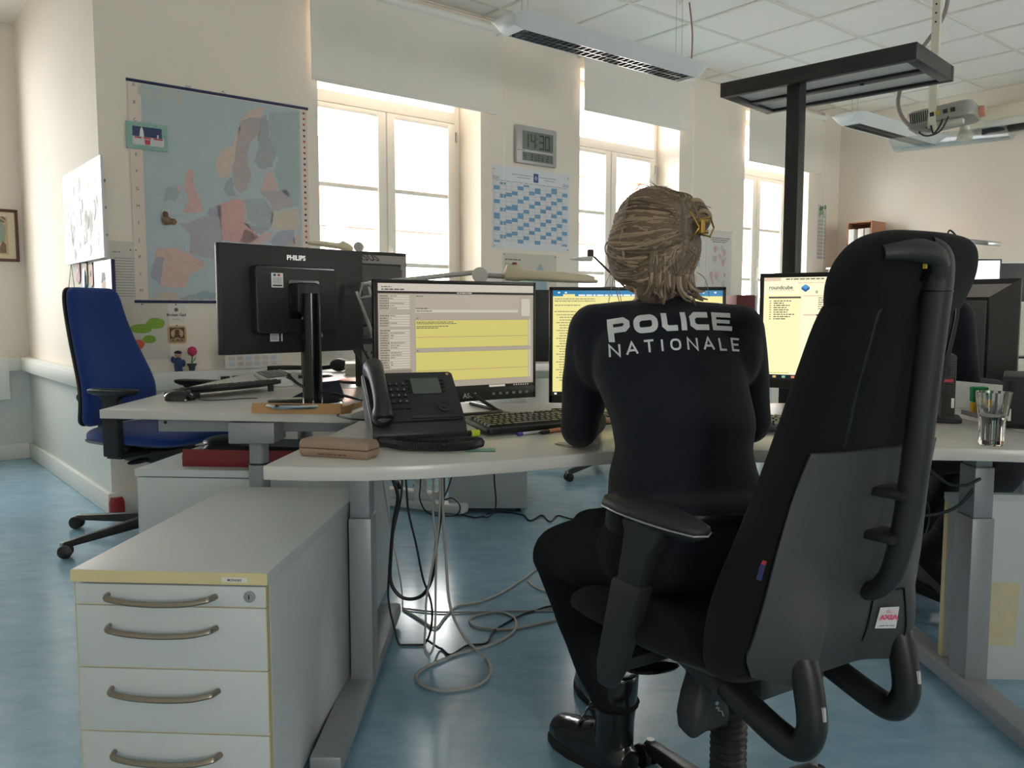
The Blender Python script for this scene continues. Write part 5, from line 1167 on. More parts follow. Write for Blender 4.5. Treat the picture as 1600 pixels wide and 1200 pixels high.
def keyboard(lab, loc, rz, w, d, mcase, mkey, single=False, tilt=R(7), group='keyboards', frame=None):
    t = thing('keyboard', lab, 'keyboard', loc, rz, group); T = Matrix.Translation((0, 0, 0.004)) @ Matrix.Rotation(tilt, 4, 'X')
    MB().prism(rrect(w, d, 0.012, 4, 0, d / 2), 0.0, 0.016, T=T).build('case', mcase, t, bevel=0.004)
    if frame: MB().prism(rrect(w + 0.004, 0.012, 0.004, 3, 0, 0.006), 0.012, 0.0185, T=T).prism(rrect(0.012, d, 0.004, 3, -w / 2 + 0.004, d / 2), 0.012, 0.0185, T=T).build('light_rim', frame, t)
    for s_ in (-1, 1): MB().box(s_ * (w / 2 - 0.05) - 0.012, s_ * (w / 2 - 0.05) + 0.012, d - 0.02, d - 0.012, -0.004 - math.sin(tilt) * d + 0.004, 0.0 - 0.0, T=Matrix.Translation((0, 0, math.sin(tilt) * d))).build('flip_foot', mcase, t)
    rows, k = key_rows(w * 0.955); x0 = -w * 0.955 / 2; u = (d - 0.028) / 6.35; allk = MB()
    for j, row in enumerate(rows):
        y = d - 0.014 - u * (j + 0.5) - (0.3 * u if j else 0)
        for a, ww in row:
            kw, kd = k * ww - 0.0028, u - 0.0028
            if single:
                key = round(ww, 2)
                if key not in _KM: _KM[key] = MB().loft([[Vector((x, y_, z)) for x, y_ in ((-kw / 2, -kd / 2), (kw / 2, -kd / 2), (kw / 2, kd / 2), (-kw / 2, kd / 2))] for z in (0,)] + [[Vector((x, y_, 0.0062)) for x, y_ in ((-kw / 2 + 0.0018, -kd / 2 + 0.0022), (kw / 2 - 0.0018, -kd / 2 + 0.0022), (kw / 2 - 0.0018, kd / 2 - 0.001), (-kw / 2 + 0.0018, kd / 2 - 0.001))]]).mesh('key', mkey)
                o = bpy.data.objects.new('key', _KM[key]); COL.objects.link(o); o.parent = t; WM[o] = WM[t].copy()
                o.matrix_basis = T @ Matrix.Translation((x0 + k * (a + ww / 2), y, 0.016))
            else:
                cx = x0 + k * (a + ww / 2); allk.loft([[Vector((cx + sx * kw / 2, y + sy * kd / 2, 0.016)) for sx, sy in ((-1, -1), (1, -1), (1, 1), (-1, 1))], [Vector((cx + sx * (kw / 2 - 0.0018), y + sy * (kd / 2 - 0.0015), 0.021)) for sx, sy in ((-1, -1), (1, -1), (1, 1), (-1, 1))]], T=T)
    if not single: allk.build('keys', mkey, t, kind='stuff')
    return t
v = gz(763, 683); c = R(31)
keyboard('black keyboard beside the phone reaching under the officer\'s arm', (v.x + 0.22 * math.cos(c), v.y + 0.22 * math.sin(c), DZ), c, 0.44, 0.145, m_black, m_key, single=True)
v = gz(300, 618); c = R(58)
keyboard('black keyboard with a light front rim on the left desk', (-1.19, 3.30, DZ), R(237), 0.45, 0.15, m_black, m_key, tilt=R(10), frame=mat('silver_rim', rgb(190, 190, 190), 0.4))
m_gkey = mat('grey_keycaps', rgb(118, 118, 116), 0.5, noise=0.05)
keyboard('grey keyboard on the desk by the window wall', (-1.20, 3.93, DZ), R(-66), 0.43, 0.15, mat('light_grey_plastic', rgb(196, 196, 190), 0.45), m_gkey, tilt=R(5))
v = gz(1225, 682)
keyboard('black keyboard under the monitor with the mailbox page', (v.x + 0.12, v.y + 0.02, DZ), R(-8), 0.44, 0.145, m_black, m_key, tilt=R(6))
# mice
def mouse(lab, loc, rz, m, L=0.11, w=0.062, h=0.038, cable=None):
    t = thing('computer_mouse', lab, 'mouse', loc, rz, 'computer mice'); rings = []
    for k in range(11):
        f = k / 10; y = -L / 2 + L * f; ww = w / 2 * (1 - abs(2 * f - 1) ** 3.2) ** 0.5 + 0.001; hh = h * (1 - abs(2 * (f * 0.92 + 0.0) - 0.85) ** 2.6 * 0.75); hh = max(hh, 0.006)
        rings.append([Vector((ww * math.cos(a), y, max(0.002, hh * (0.05 + 0.95 * max(0, math.sin(a)) ** 0.8)) if math.sin(a) > 0 else 0.002)) for a in [2 * math.pi * i / 20 for i in range(20)]])
    MB().loft(rings[::-1]).build('shell', m, t, sharp=70)
    MB().cyl((-0.004, L * 0.28, h * 0.80), (0.004, L * 0.28, h * 0.80), 0.009, seg=14).build('wheel', mat('grey_rubber', rgb(70, 70, 72), 0.6), t)
    if cable: MB().tube(curve_pts(cable, 8), 0.0018, 6).build('cable', m, t)
    return t
v = gz(281, 626)
mouse('glossy black mouse on the left corner of the desk', (v.x, v.y, DZ), R(-80), m_glossblack, cable=[(0, 0.052, 0.012), (0.035, 0.09, 0.004), (0.03, 0.16, 0.003), (-0.01, 0.22, 0.003), (-0.01, 0.27, 0.003)])
mouse('white mouse behind the black keyboard on the far left desk', (-1.005, 3.60, DZ), R(-70), mat('white_glossy_plastic', rgb(228, 228, 226), 0.2), L=0.115, w=0.065, h=0.04, cable=[(0, 0.055, 0.012), (-0.02, 0.1, 0.003), (0.0, 0.2, 0.003)])
# pens, papers
v = gz(708, 690)
t = thing('highlighter', 'yellow-green highlighter with a black cap beside the phone cord', 'pen', (gz(742, 682).x, gz(742, 682).y, DZ + 0.009), R(28))
MB().cyl((-0.062, 0, 0), (-0.012, 0, 0), 0.0085, 0.0085, 12).build('barrel', m_black, t); MB().cyl((-0.012, 0, 0), (0.012, 0, 0), 0.0085, 0.0082, 12).build('cap', mat('fluorescent_yellow', rgb(196, 214, 54), 0.4), t)
a, b_ = gz(812, 681), gz(848, 677)
t = thing('ballpoint_pen', 'clear ballpoint pen with a violet-blue cap lying before the keyboard', 'pen', (a.x, a.y, DZ + 0.005), math.atan2(b_.y - a.y, b_.x - a.x), 'pens before the keyboard')
MB().cyl((0.0, 0, 0), (0.13, 0, 0), 0.004, 0.004, 8).build('barrel', mat('clear_plastic', rgb(196, 198, 200), 0.2), t); MB().cyl((-0.008, 0, 0), (0.008, 0, 0), 0.0048, 0.0048, 8).build('cap', mat('violet_plastic', rgb(70, 60, 150), 0.4), t)
a, b_ = gz(846, 679), gz(878, 674)
t = thing('felt_pen', 'felt pen with an orange barrel and black grip by the officer\'s elbow', 'pen', (a.x, a.y, DZ + 0.006), math.atan2(b_.y - a.y, b_.x - a.x), 'pens before the keyboard')
MB().cyl((0.0, 0, 0), (0.028, 0, 0), 0.005, 0.0055, 10).build('grip', m_black, t); MB().cyl((0.028, 0, 0), (0.12, 0, 0), 0.0055, 0.0055, 10).build('barrel', mat('orange_plastic', rgb(210, 140, 100), 0.4), t); MB().cyl((-0.012, 0, 0), (0.0, 0, 0), 0.0012, 0.004, 8).build('tip', m_black, t)
a, b_ = gz(727, 706), gz(774, 705)
t = thing('banknote', 'folded green banknote lying near the front edge of the desk', 'banknote', ((a.x + b_.x) / 2, a.y + 0.018, DZ), R(1)); L = (b_ - a).length
MB().sheet(lambda i, j: Vector((-L / 2 + L * i, -0.02 + 0.05 * j, 0.001 + 0.004 * math.sin(3.1 * j))), 4, 6, 0.0008).build('note', mat('banknote_print', rgb(132, 170, 152), 0.6, noise=0.25, nscale=90), t)
MB().box(-L / 2, L / 2, -0.0215, -0.0195, 0.0, 0.002).build('note_edge', flat(60, 110, 96), t)
MB().prism([(0.012 * math.cos(i * 0.52) + 0.005, 0.008 * math.sin(i * 0.52) + 0.004) for i in range(12)], 0.0048, 0.0056).build('medallion', flat(206, 206, 186), t)
t = thing('paper_slips', 'white notes stacked under the officer\'s left elbow', 'papers', (gz(898, 694).x, gz(898, 694).y, DZ), R(24))
for k in range(3): MB().box(-0.04, 0.05, -0.035, 0.03, 0.0006 + 0.0012 * k, 0.0014 + 0.0012 * k, T=Matrix.Rotation(R(12 * k), 4, 'Z')).build('slip', flat(206, 204, 200) if k != 1 else flat(196, 186, 190), t)
v = gz(745, 652)
t = thing('document_folder', 'dark grey folder lying under the foot of the form monitor', 'folder', (-0.10, 2.50, DZ), R(33)); MB().box(-0.14, 0.15, -0.05, 0.10, 0.0, 0.005).build('cover', mat('dark_grey_card', rgb(86, 86, 90), 0.5), t, bevel=0.001)
# glass of water
v = gz(1556, 697)
t = thing('drinking_glass', 'fluted drinking glass half full of water on the right of the desk', 'glass', (v.x, v.y + 0.02, DZ + 0.0005), 0)
def glass_prof():
    return [(0.026, 0.0), (0.0285, 0.004), (0.0295, 0.06), (0.0325, 0.070), (0.0335, 0.075), (0.0405, 0.128), (0.0392, 0.1285), (0.0322, 0.076), (0.030, 0.068), (0.0265, 0.06), (0.0245, 0.012), (0.002, 0.011)]
rings = []
for i, (r, z) in enumerate(glass_prof()):
    ring = []
    for k in range(60):
        a = 2 * math.pi * k / 60; f = 1.0
        if i in (1, 2): f = 1 - 0.05 * (0.5 + 0.5 * math.cos(10 * a))
        if i == 4: f = 1 + 0.015 * math.cos(10 * a)
        ring.append(Vector((r * f * math.cos(a), r * f * math.sin(a), z)))
    rings.append(ring)
MB().loft(rings).build('glass_body', real_glass('clear_glass'), t, sharp=60)
MB().lathe([(0.002, 0.0115), (0.0242, 0.0125), (0.0263, 0.06), (0.0298, 0.068), (0.0306, 0.070), (0.002, 0.0701)], 40).build('water', real_glass('water', 1.33), t)
# small computer with a red stripe
m_pc = mat('pc_black', rgb(38, 37, 38), 0.5, noise=0.06, nscale=120)
v = gz(1497, 662)
t = thing('mini_computer', 'slim upright black computer with a red stripe on a small stand', 'computer', (v.x, v.y + 0.075, DZ), R(-24))
MB().box(-0.017, 0.019, -0.09, 0.09, 0.012, 0.197).build('case', m_pc, t, bevel=0.003); MB().prism(rrect(0.085, 0.16, 0.03, 4), 0.0, 0.012).build('stand', m_pc, t, bevel=0.003)
dots = MB()
for j in range(26):
    for i in range(6): dots.cbox((-0.0130 + 0.0055 * i, -0.0905, 0.025 + 0.0064 * j), (0.003, 0.001, 0.003))
dots.build('front_grille', m_glossblack, t, kind='stuff')
MB().box(-0.0175, 0.012, -0.0915, -0.088, 0.121, 0.129).build('stripe', mat('red_plastic', rgb(190, 62, 70), 0.4), t); MB().box(0.009, 0.0165, -0.0915, -0.09, 0.047, 0.075).build('label', flat(226, 226, 226), t); MB().box(-0.004, 0.002, -0.0915, -0.09, 0.146, 0.163).build('port', m_glossblack, t)
# cup with green sponge-like notes
v = gz(1517, 640)
t = thing('sponge', 'green and yellow sponge standing behind the glass', 'sponge', (1.50, 2.66, DZ), R(-8))
MB().box(-0.022, 0.024, -0.014, 0.014, 0.0, 0.032).build('yellow_side', mat('yellow_sponge', rgb(206, 164, 36), 0.9, bump=0.5, bscale=200), t, bevel=0.005); MB().loft([[Vector((x, y, z)) for x, y in ((-0.024, -0.014), (0.022, -0.014), (0.022, 0.014), (-0.024, 0.014))] for z in (0.033, 0.06)] + [[Vector((x, y, 0.082)) for x, y in ((-0.026, -0.014), (0.026, -0.014), (0.026, 0.014), (-0.026, 0.014))]]).build('green_side', mat('green_scrubber', rgb(36, 142, 84), 0.85, bump=0.5, bscale=300), t, bevel=0.005)
t = thing('paper_sheet', 'white sheet leaning behind the green sponge', 'paper', (1.60, 2.76, DZ), R(-10)); MB().add([(-0.12, 0, 0.001), (0.12, 0, 0.001), (0.12, 0.04, 0.07), (-0.12, 0.04, 0.09), (-0.12, 0.001, 0), (0.12, 0.001, 0), (0.12, 0.041, 0.069), (-0.12, 0.041, 0.089)], [(0, 1, 2, 3), (7, 6, 5, 4), (0, 3, 7, 4), (1, 5, 6, 2), (0, 4, 5, 1), (3, 2, 6, 7)]).build('sheet', flat(228, 228, 226), t)
t = thing('document_tray', 'flat black document tray behind the glass', 'tray', (1.57, 2.46, DZ), R(-6)); MB().box(-0.16, 0.10, -0.10, 0.14, 0.0, 0.004).box(-0.16, 0.10, -0.104, -0.10, 0, 0.014).box(-0.164, -0.16, -0.10, 0.14, 0, 0.014).box(0.10, 0.104, -0.10, 0.14, 0, 0.014).build('tray', m_black, t)
t = thing('pouch', 'dark blue glossy pouch with keys behind the glass', 'pouch', (1.54, 2.50, DZ + 0.004), R(15)); MB().ball((0, 0, 0.016), (0.05, 0.03, 0.016)).build('bag', mat('blue_gloss_fabric', rgb(36, 42, 76), 0.25, noise=0.4, nscale=60), t); MB().tube([(0.012 * math.cos(i) - 0.035, 0.012 * math.sin(i) - 0.02, 0.026) for i in range(7)], 0.0015, 6).box(-0.06, -0.03, -0.03, -0.022, 0.022, 0.025).build('keys', m_chrome, t)
# black desktop computer box at the right edge
v = gz(1566, 672)
t = thing('desktop_computer', 'black desktop computer box with a white sticker at the right edge', 'computer', (v.x + 0.125, v.y + 0.10, DZ), R(-31))
MB().box(-0.06, 0.12, -0.11, 0.15, 0.01, 0.145).build('case', m_pc, t, bevel=0.004); MB().box(-0.05, 0.11, -0.1, 0.14, 0, 0.01).build('base', m_glossblack, t); MB().box(-0.045, -0.02, -0.112, -0.109, 0.075, 0.13).build('drive_slot', m_glossblack, t); MB().box(-0.045, -0.037, -0.112, -0.109, 0.022, 0.055).build('label', flat(220, 220, 218), t)
t = thing('paper_stack', 'stack of cream folders behind the black computer box', 'papers', (1.95, 2.72, DZ), R(-4))
for k in range(6): MB().box(-0.16, 0.16, -0.08, 0.08, 0.012 + 0.028 * k, 0.038 + 0.028 * k, T=Matrix.Translation((rnd.uniform(-0.008, 0.008), rnd.uniform(-0.005, 0.005), -0.012))).build('folder', flat(*rnd.choice([(214, 206, 184), (206, 200, 186), (188, 196, 170)])), t, bevel=0.002)

# ------------------------------------------------------------------ under the left desk: red tray and black chair arm
t = thing('letter_tray', 'dark red letter tray with papers on the low cabinet', 'tray', (-0.93, 3.06, 0.53), R(-5))
m_red = mat('dark_red_plastic', rgb(124, 32, 40), 0.4, noise=0.05, nscale=20)
MB().box(-0.24, 0.24, -0.13, 0.13, 0.0, 0.004).box(-0.24, 0.24, -0.134, -0.13, 0, 0.062).box(-0.244, -0.24, -0.13, 0.02, 0, 0.04).box(0.24, 0.244, -0.134, 0.13, 0, 0.062).box(-0.24, 0.24, 0.13, 0.134, 0, 0.062).build('tray', m_red, t, bevel=0.002)
for k in range(3): MB().box(-0.22, 0.2, -0.12, 0.11, 0.006 + k * 0.006, 0.010 + k * 0.006).build('paper_sheet', flat(216, 212, 200) if k != 1 else flat(110, 150, 118), t)
t = thing('document_case', 'black padded document case lying in the red tray', 'case', (-0.90, 3.08, 0.553), R(-8))
MB().loft([[Vector((x, y, z)) for x, y in rrect(0.46 - i_, 0.20 - i_, 0.03, 5)] for z, i_ in ((0, 0.006), (0.006, 0), (0.03, 0), (0.042, 0.02))]).build('body', mat('black_leatherette', rgb(34, 34, 37), 0.3, bump=0.15, bscale=300), t)
MB().ball((-0.18, 0.0, 0.045), (0.08, 0.09, 0.022)).build('padding', mat('black_leatherette', rgb(34, 34, 37), 0.3), t)
t = thing('plastic_cover', 'dark red plastic cover on the floor at the wall corner', 'cover', (at_z(177, 803, 0).x + 0.03, at_z(177, 803, 0).y - 0.02, 0), WROT)
MB().loft([[Vector((x, y, z)) for x, y in rrect(0.075, 0.05, 0.012, 3)] for z in (0.0, 0.07)] + [[Vector((x, y, 0.095)) for x, y in rrect(0.06, 0.04, 0.012, 3)]]).build('shell', mat('red_gloss', rgb(150, 36, 40), 0.3), t)
# standing printed calendar and photo card near the duct
t = thing('paper_calendar', 'white printed calendar sheet standing against the wall behind the left monitor', 'calendar', WP(1.86, DW - 0.075, 0.758), WROT)
h = 0.155; p = Print(0.0); p.card(-0.14, 0.20, 0, h, 0.001, flat(222, 220, 212))
for i in range(6):
    for j in range(4): p.rect(-0.12 + 0.05 * i, -0.085 + 0.05 * i, 0.015 + 0.033 * j, 0.038 + 0.033 * j, flat(210, 196, 192) if (i + j) % 3 else flat(196, 204, 212), 1)
p.build('sheet', p.mats, t)
u, z, w, h = box_wall(341, 584, 380, 599, DW - 0.07)
t = wall_thing('photo_card', 'white card with two small dark photos on the cable duct', 'photo', u, z, None, DW - 0.067)
p = Print(-0.002); p.card(-w / 2, w / 2, 0, h, 0.001, flat(226, 224, 220)); p.rect(-w * 0.4, -w * 0.04, h * 0.15, h * 0.8, flat(70, 52, 48), 1); p.rect(w * 0.06, w * 0.42, h * 0.15, h * 0.8, flat(84, 66, 60), 1); p.build('card', p.mats, t)
# black bar shaped thing and papers on the far desk
t = thing('headset', 'black headset lying on the far desk behind the left monitor', 'headset', (-1.10, 4.50, DZ), R(6))
MB().tube(curve_pts([(-0.22, 0, 0.02), (-0.1, 0.01, 0.022), (0.05, 0.0, 0.02), (0.16, 0.0, 0.03)]), 0.013, 10).build('band', m_black, t); MB().ball((0.16, 0.0, 0.035), (0.05, 0.03, 0.035)).ball((0.25, 0.02, 0.03), (0.05, 0.03, 0.03)).build('earcup', m_black, t)
t = thing('paper_pile', 'pile of white papers on the far left desk by the window', 'papers', (-0.72, 4.35, DZ), R(8))
for k in range(5): MB().box(-0.15, 0.17, -0.1, 0.12, 0.004 * k * 3, 0.011 + 0.012 * k, T=Matrix.Rotation(R(rnd.uniform(-6, 6)), 4, 'Z')).build('sheet_bundle', flat(232, 230, 224) if k % 2 else flat(214, 206, 190), t)
v = gz(567, 600)
t = thing('desktop_computer', 'slim black computer tower with grey port panel beside the form monitor', 'computer', (-0.62, 3.56, DZ), R(0))
MB().box(-0.05, 0.06, -0.01, 0.13, 0.005, 0.21).build('case', m_pc, t, bevel=0.003); MB().box(-0.02, 0.055, -0.012, -0.01, 0.03, 0.185).build('port_panel', flat(132, 132, 132), t)
for k in range(6): MB().cbox((-0.005 + 0.03 * (k % 2), -0.0125, 0.05 + 0.05 * (k // 2)), (0.014, 0.002, 0.012)).build('port', m_black, t)
t = thing('power_adapter', 'black power adapter block with cables beside the phone', 'adapter', (-0.50, 3.16, DZ), R(5)); MB().box(-0.06, 0.07, -0.035, 0.035, 0, 0.045).build('block', m_black, t, bevel=0.004); MB().tube(curve_pts([(0.0, 0.0, 0.045), (-0.06, 0.05, 0.09), (-0.12, 0.1, 0.2)]), 0.005, 8).tube(curve_pts([(0.03, 0.0, 0.045), (-0.02, 0.06, 0.09), (-0.09, 0.12, 0.2)]), 0.005, 8).build('cable', m_black, t)
t = thing('cloth_pouch', 'dark navy pouch lying behind the monitor column', 'pouch', (-0.73, 3.10, DZ), R(10)); MB().add([(-0.1, -0.03, 0.002), (0.1, -0.03, 0.002), (0.1, 0.06, 0.002), (-0.06, 0.06, 0.002), (0.02, 0.0, 0.06), (0.08, 0.02, 0.065)], [(3, 2, 1, 0), (0, 1, 5, 4), (1, 2, 5), (2, 3, 4, 5), (3, 0, 4)]).build('bag', mat('navy_cloth', rgb(34, 36, 54), 0.8), t)
# far desk E: binder on a drawer tower
t = thing('drawer_tower', 'dark desktop drawer tower on the far desk beside the mailbox monitor', 'drawer unit', (at_y(1168, 520, 4.72).x, 4.72, DZ), 0)
MB().box(-0.11, 0.13, 0.0, 0.3, 0, 0.285).build('case', m_pc, t, bevel=0.003); MB().box(-0.13, 0.15, -0.02, 0.3, 0.285, 0.303).build('shelf_board', mat('oak_board', rgb(168, 138, 106), 0.5, noise=0.1, nscale=20), t)
for k in range(4):
    dr = MB().box(-0.1, 0.12, -0.012, 0.0, 0.01 + 0.068 * k, 0.07 + 0.068 * k).build('drawer', m_darkback, t, bevel=0.002); MB().box(-0.02, 0.04, -0.015, -0.012, 0.034 + 0.068 * k, 0.052 + 0.068 * k).build('label_holder', m_alu, dr)
v = at_y(1167, 487, 4.72)
t = thing('box_file', 'maroon box file standing on the dark drawer tower', 'file', (v.x, 4.74, DZ + 0.303), 0); MB().box(-0.055, 0.05, 0.0, 0.22, 0, 0.115).build('cover', mat('maroon_cloth', rgb(92, 26, 34), 0.6), t, bevel=0.003); MB().box(0.052, 0.06, 0.0, 0.2, 0, 0.11).build('paper_edge', flat(226, 222, 216), t)
t = thing('paper_pile', 'white papers on the far desk below the maroon box file', 'papers', (v.x + 0.01, 4.55, DZ), R(-10))
for k in range(4): MB().box(-0.1, 0.12, -0.09, 0.1, 0.015 * k, 0.013 + 0.015 * k, T=Matrix.Rotation(R(5 * k), 4, 'Z')).build('sheet_bundle', flat(220, 220, 222), t)
t = thing('desk_organizer', 'small black tray with yellow and pink notes under the mailbox monitor', 'tray', (0.93, 2.34, DZ), R(-14)); MB().box(-0.07, 0.09, -0.035, 0.05, 0.0, 0.005).box(-0.07, 0.09, 0.045, 0.05, 0.005, 0.085).box(-0.07, -0.065, -0.035, 0.05, 0.005, 0.05).box(0.085, 0.09, -0.035, 0.05, 0.005, 0.05).build('tray', m_glossblack, t)
for k in range(9): MB().box(-0.05 + 0.012 * k, -0.03 + 0.012 * k, -0.02 + 0.006 * (k % 3), -0.016 + 0.006 * (k % 3), 0.006, 0.03 + 0.006 * (k % 4), T=Matrix.Rotation(R(-8 + 2 * k), 4, 'Y')).build('note', flat(*[(196, 186, 60), (186, 90, 120), (176, 170, 80)][k % 3]), t)
# ------------------------------------------------------------------ large black office chair
m_fab = mat('black_wool_fabric', rgb(17, 17, 18), 0.95, noise=0.22, nscale=420, bump=0.35, bscale=700, sheen=0.04, spec=0.2)
m_shell = mat('charcoal_plastic', rgb(58, 60, 61), 0.55, noise=0.08, nscale=25, bump=0.1, bscale=900)
m_tubeblk = mat('black_steel_tube', rgb(32, 32, 33), 0.42, 0.2, noise=0.12, nscale=40)
m_pur = mat('black_pu_foam', rgb(34, 34, 35), 0.5, bump=0.1, bscale=700)
CH = (0.463, 1.6, 0); CR = R(32)
oc = thing('office_chair', 'large black high-back office chair with headrest that the officer sits on', 'chair', CH, CR)
# back pad
rows = [(0.440, -0.130, 0.18, 0.030, 0.01), (0.465, -0.142, 0.222, 0.052, 0.012), (0.52, -0.163, 0.243, 0.064, 0.015), (0.60, -0.178, 0.238, 0.068, 0.016), (0.70, -0.200, 0.212, 0.066, 0.014), (0.80, -0.222, 0.190, 0.060, 0.012), (0.90, -0.247, 0.178, 0.054, 0.010), (1.0, -0.275, 0.168, 0.050, 0.010), (1.06, -0.292, 0.161, 0.047, 0.010), (1.095, -0.301, 0.150, 0.042, 0.008), (1.115, -0.307, 0.125, 0.030, 0.006), (1.122, -0.309, 0.10, 0.016, 0.004)]
rows = smooth_rows(rows, 3)
bk = MB().loft(pad_rings(rows, 48, 3.2)).build('backrest', m_fab, oc, sharp=60)
def rear(x, z, off=0.0):              # rear surface of the back pad
    for k in range(len(rows) - 1):
        if rows[k][0] <= z <= rows[k + 1][0]:
            f = (z - rows[k][0]) / (rows[k + 1][0] - rows[k][0]); r = [a + (b - a) * f for a, b in zip(rows[k], rows[k + 1])]; break
    else: r = rows[0] if z < rows[0][0] else rows[-1]
    _, yc, hw, th, wr = r; q = min(0.999, abs(x) / hw)
    return Vector((x, yc + wr * q * q - th * (1 - q ** 3.2) ** (1 / 3.2) - off, z))
for s_ in (-1, 1):
    P = curve_pts([rear(s_ * 0.108, 0.84, -0.001), rear(s_ * 0.106, 0.95, -0.001), rear(s_ * 0.104, 1.03, -0.001), rear(s_ * 0.098, 1.085, -0.001), rear(s_ * 0.07, 1.108, 0.0)], 8)
    MB().tube(P, 0.0035, 8).build('seam', m_glossblack, bk)
# headrest
hr = [(1.065, -0.298, 0.13, 0.030, 0.01), (1.08, -0.302, 0.150, 0.042, 0.012), (1.12, -0.314, 0.160, 0.050, 0.014), (1.155, -0.325, 0.154, 0.052, 0.014), (1.182, -0.333, 0.136, 0.047, 0.012), (1.197, -0.337, 0.112, 0.035, 0.01), (1.204, -0.339, 0.082, 0.016, 0.006)]
hd = MB().loft(pad_rings(smooth_rows(hr, 4), 48, 3.0)).build('headrest', m_fab, oc, sharp=60)
MB().tube(curve_pts([(-0.045, -0.366, 1.13), (-0.045, -0.378, 1.16), (-0.045, -0.368, 1.184), (-0.045, -0.352, 1.194)], 6), 0.012, 8, flat=0.35).build('strap', m_glossblack, hd)
MB().box(-0.058, -0.056, -0.381, -0.375, 1.145, 1.176).build('strap_tag', mat('yellow_thread', rgb(186, 166, 60), 0.7), hd)
# moulded lower shell
def swell(x, z):                     # swellings where the two tubes enter
    f = max(0, min(1, (0.70 - z) / 0.19)); f = f * f * (3 - 2 * f)
    return sum(0.044 * math.exp(-((x + 0.014 - s_ * 0.128) / 0.042) ** 2) * f for s_ in (-1, 1))
def sh(a, b_):
    z = 0.478 + 0.382 * b_; w0, w1 = 0.226, 0.168; f = b_
    hw = (w0 + (w1 - w0) * (f ** 1.3)) * (1 - 0.22 * max(0, 0.10 - f) / 0.10 * 0.5)
    x = hw * (2 * a - 1); zz = z - (0.02 * (1 - (2 * a - 1) ** 2) if b_ < 0.05 else 0)
    q = rear(x, max(z, 0.462), 0.010); q.z = zz
    q.y -= swell(x, z); return q
sl = MB().sheet(sh, 40, 26, 0.008).build('lower_shell', m_shell, oc, sharp=50)
def on_shell(x, z, o=0.0012): q = rear(x, max(z, 0.478), 0.010 + o); q.y -= swell(x, z); q.z = z; return q
MB().tube(curve_pts([on_shell(0.030, 0.59), on_shell(0.034, 0.53), on_shell(0.042, 0.48)], 4), 0.0018, 6).tube(curve_pts([on_shell(0.092, 0.60), on_shell(0.098, 0.53), on_shell(0.108, 0.48)], 4), 0.0018, 6).tube([on_shell(0.030, 0.59), on_shell(0.06, 0.597), on_shell(0.092, 0.60)], 0.0018, 6).build('hatch_groove', m_glossblack, sl)
a = on_shell(0.085, 0.545); 
p = Print(0.0); p.rect(-0.022, 0.022, -0.027, 0.027, flat(214, 212, 210), 1); p.text('AXIA', 0, -0.004, 0.017, flat(226, 88, 132), 2, bold=0.0008); p.scribble(-0.016, 0.016, -0.02, 0.0025, flat(130, 130, 130), 2)
for i in range(5): p.rect(-0.006 + 0.004 * (i % 3), -0.003 + 0.004 * (i % 3), 0.013 + 0.004 * (i // 3), 0.0155 + 0.004 * (i // 3), flat(226, 120, 150), 2)
s = MB(); s.v = [on_shell(0.066 + v.x * 0.75, 0.548 + v.z * 0.75, 0.002 - v.y * 6) for v in p.v]; s.f, s.m = p.f, p.m; s.build('brand_label', p.mats, sl)
q = rear(-0.212, 0.665, 0.004)
MB().cbox((0, 0, 0), (0.004, 0.008, 0.026), 0).cbox((0, -0.0, 0.016), (0.0042, 0.0085, 0.007), 1).build('side_tag', [mat('blue_tag', rgb(40, 44, 96), 0.6), mat('red_tag', rgb(170, 50, 56), 0.6)], oc).matrix_basis = Matrix.Translation(q) @ Matrix.Rotation(R(20), 4, 'Y')
# spine tube from the shell up to the headrest
sp = curve_pts([(0.004, -0.258, 0.605), (0.004, -0.285, 0.622), (0.004, -0.308, 0.66), (0.000, -0.330, 0.75), (-0.004, -0.344, 0.85), (-0.010, -0.356, 0.95), (-0.016, -0.368, 1.05), (-0.020, -0.376, 1.11), (-0.022, -0.379, 1.148), (-0.026, -0.376, 1.166), (-0.04, -0.368, 1.174)], 6)
n = len(sp)
MB().tube(sp, [0.015 + 0.007 * min(1, i / (0.35 * n)) - 0.002 * max(0, i / n - 0.6) for i in range(n)], 18).build('spine_tube', m_pur, oc)
MB().tube(curve_pts([(-0.020, -0.377, 1.125), (-0.030, -0.380, 1.158), (-0.055, -0.377, 1.170), (-0.090, -0.369, 1.171), (-0.125, -0.352, 1.168)], 6), [0.022 + 0.004 * math.sin(0.13 * i) - 0.0004 * i for i in range(25)], 14, flat=0.8).build('headrest_saddle', m_pur, oc, sharp=60)
MB().tube([(x * 1.0, y, 1.112) for x, y in [(-0.020 + 0.0212 * math.cos(i * 0.2618), -0.3765 + 0.0212 * math.sin(i * 0.2618)) for i in range(25)]], 0.0012, 6).build('tube_seam', m_glossblack, oc)
for z in (0.715, 0.79): MB().box(-0.036, 0.02, -0.335 - 0.2 * (z - 0.75), -0.24, z - 0.008, z + 0.008).build('spine_bracket', m_black, oc, bevel=0.005)
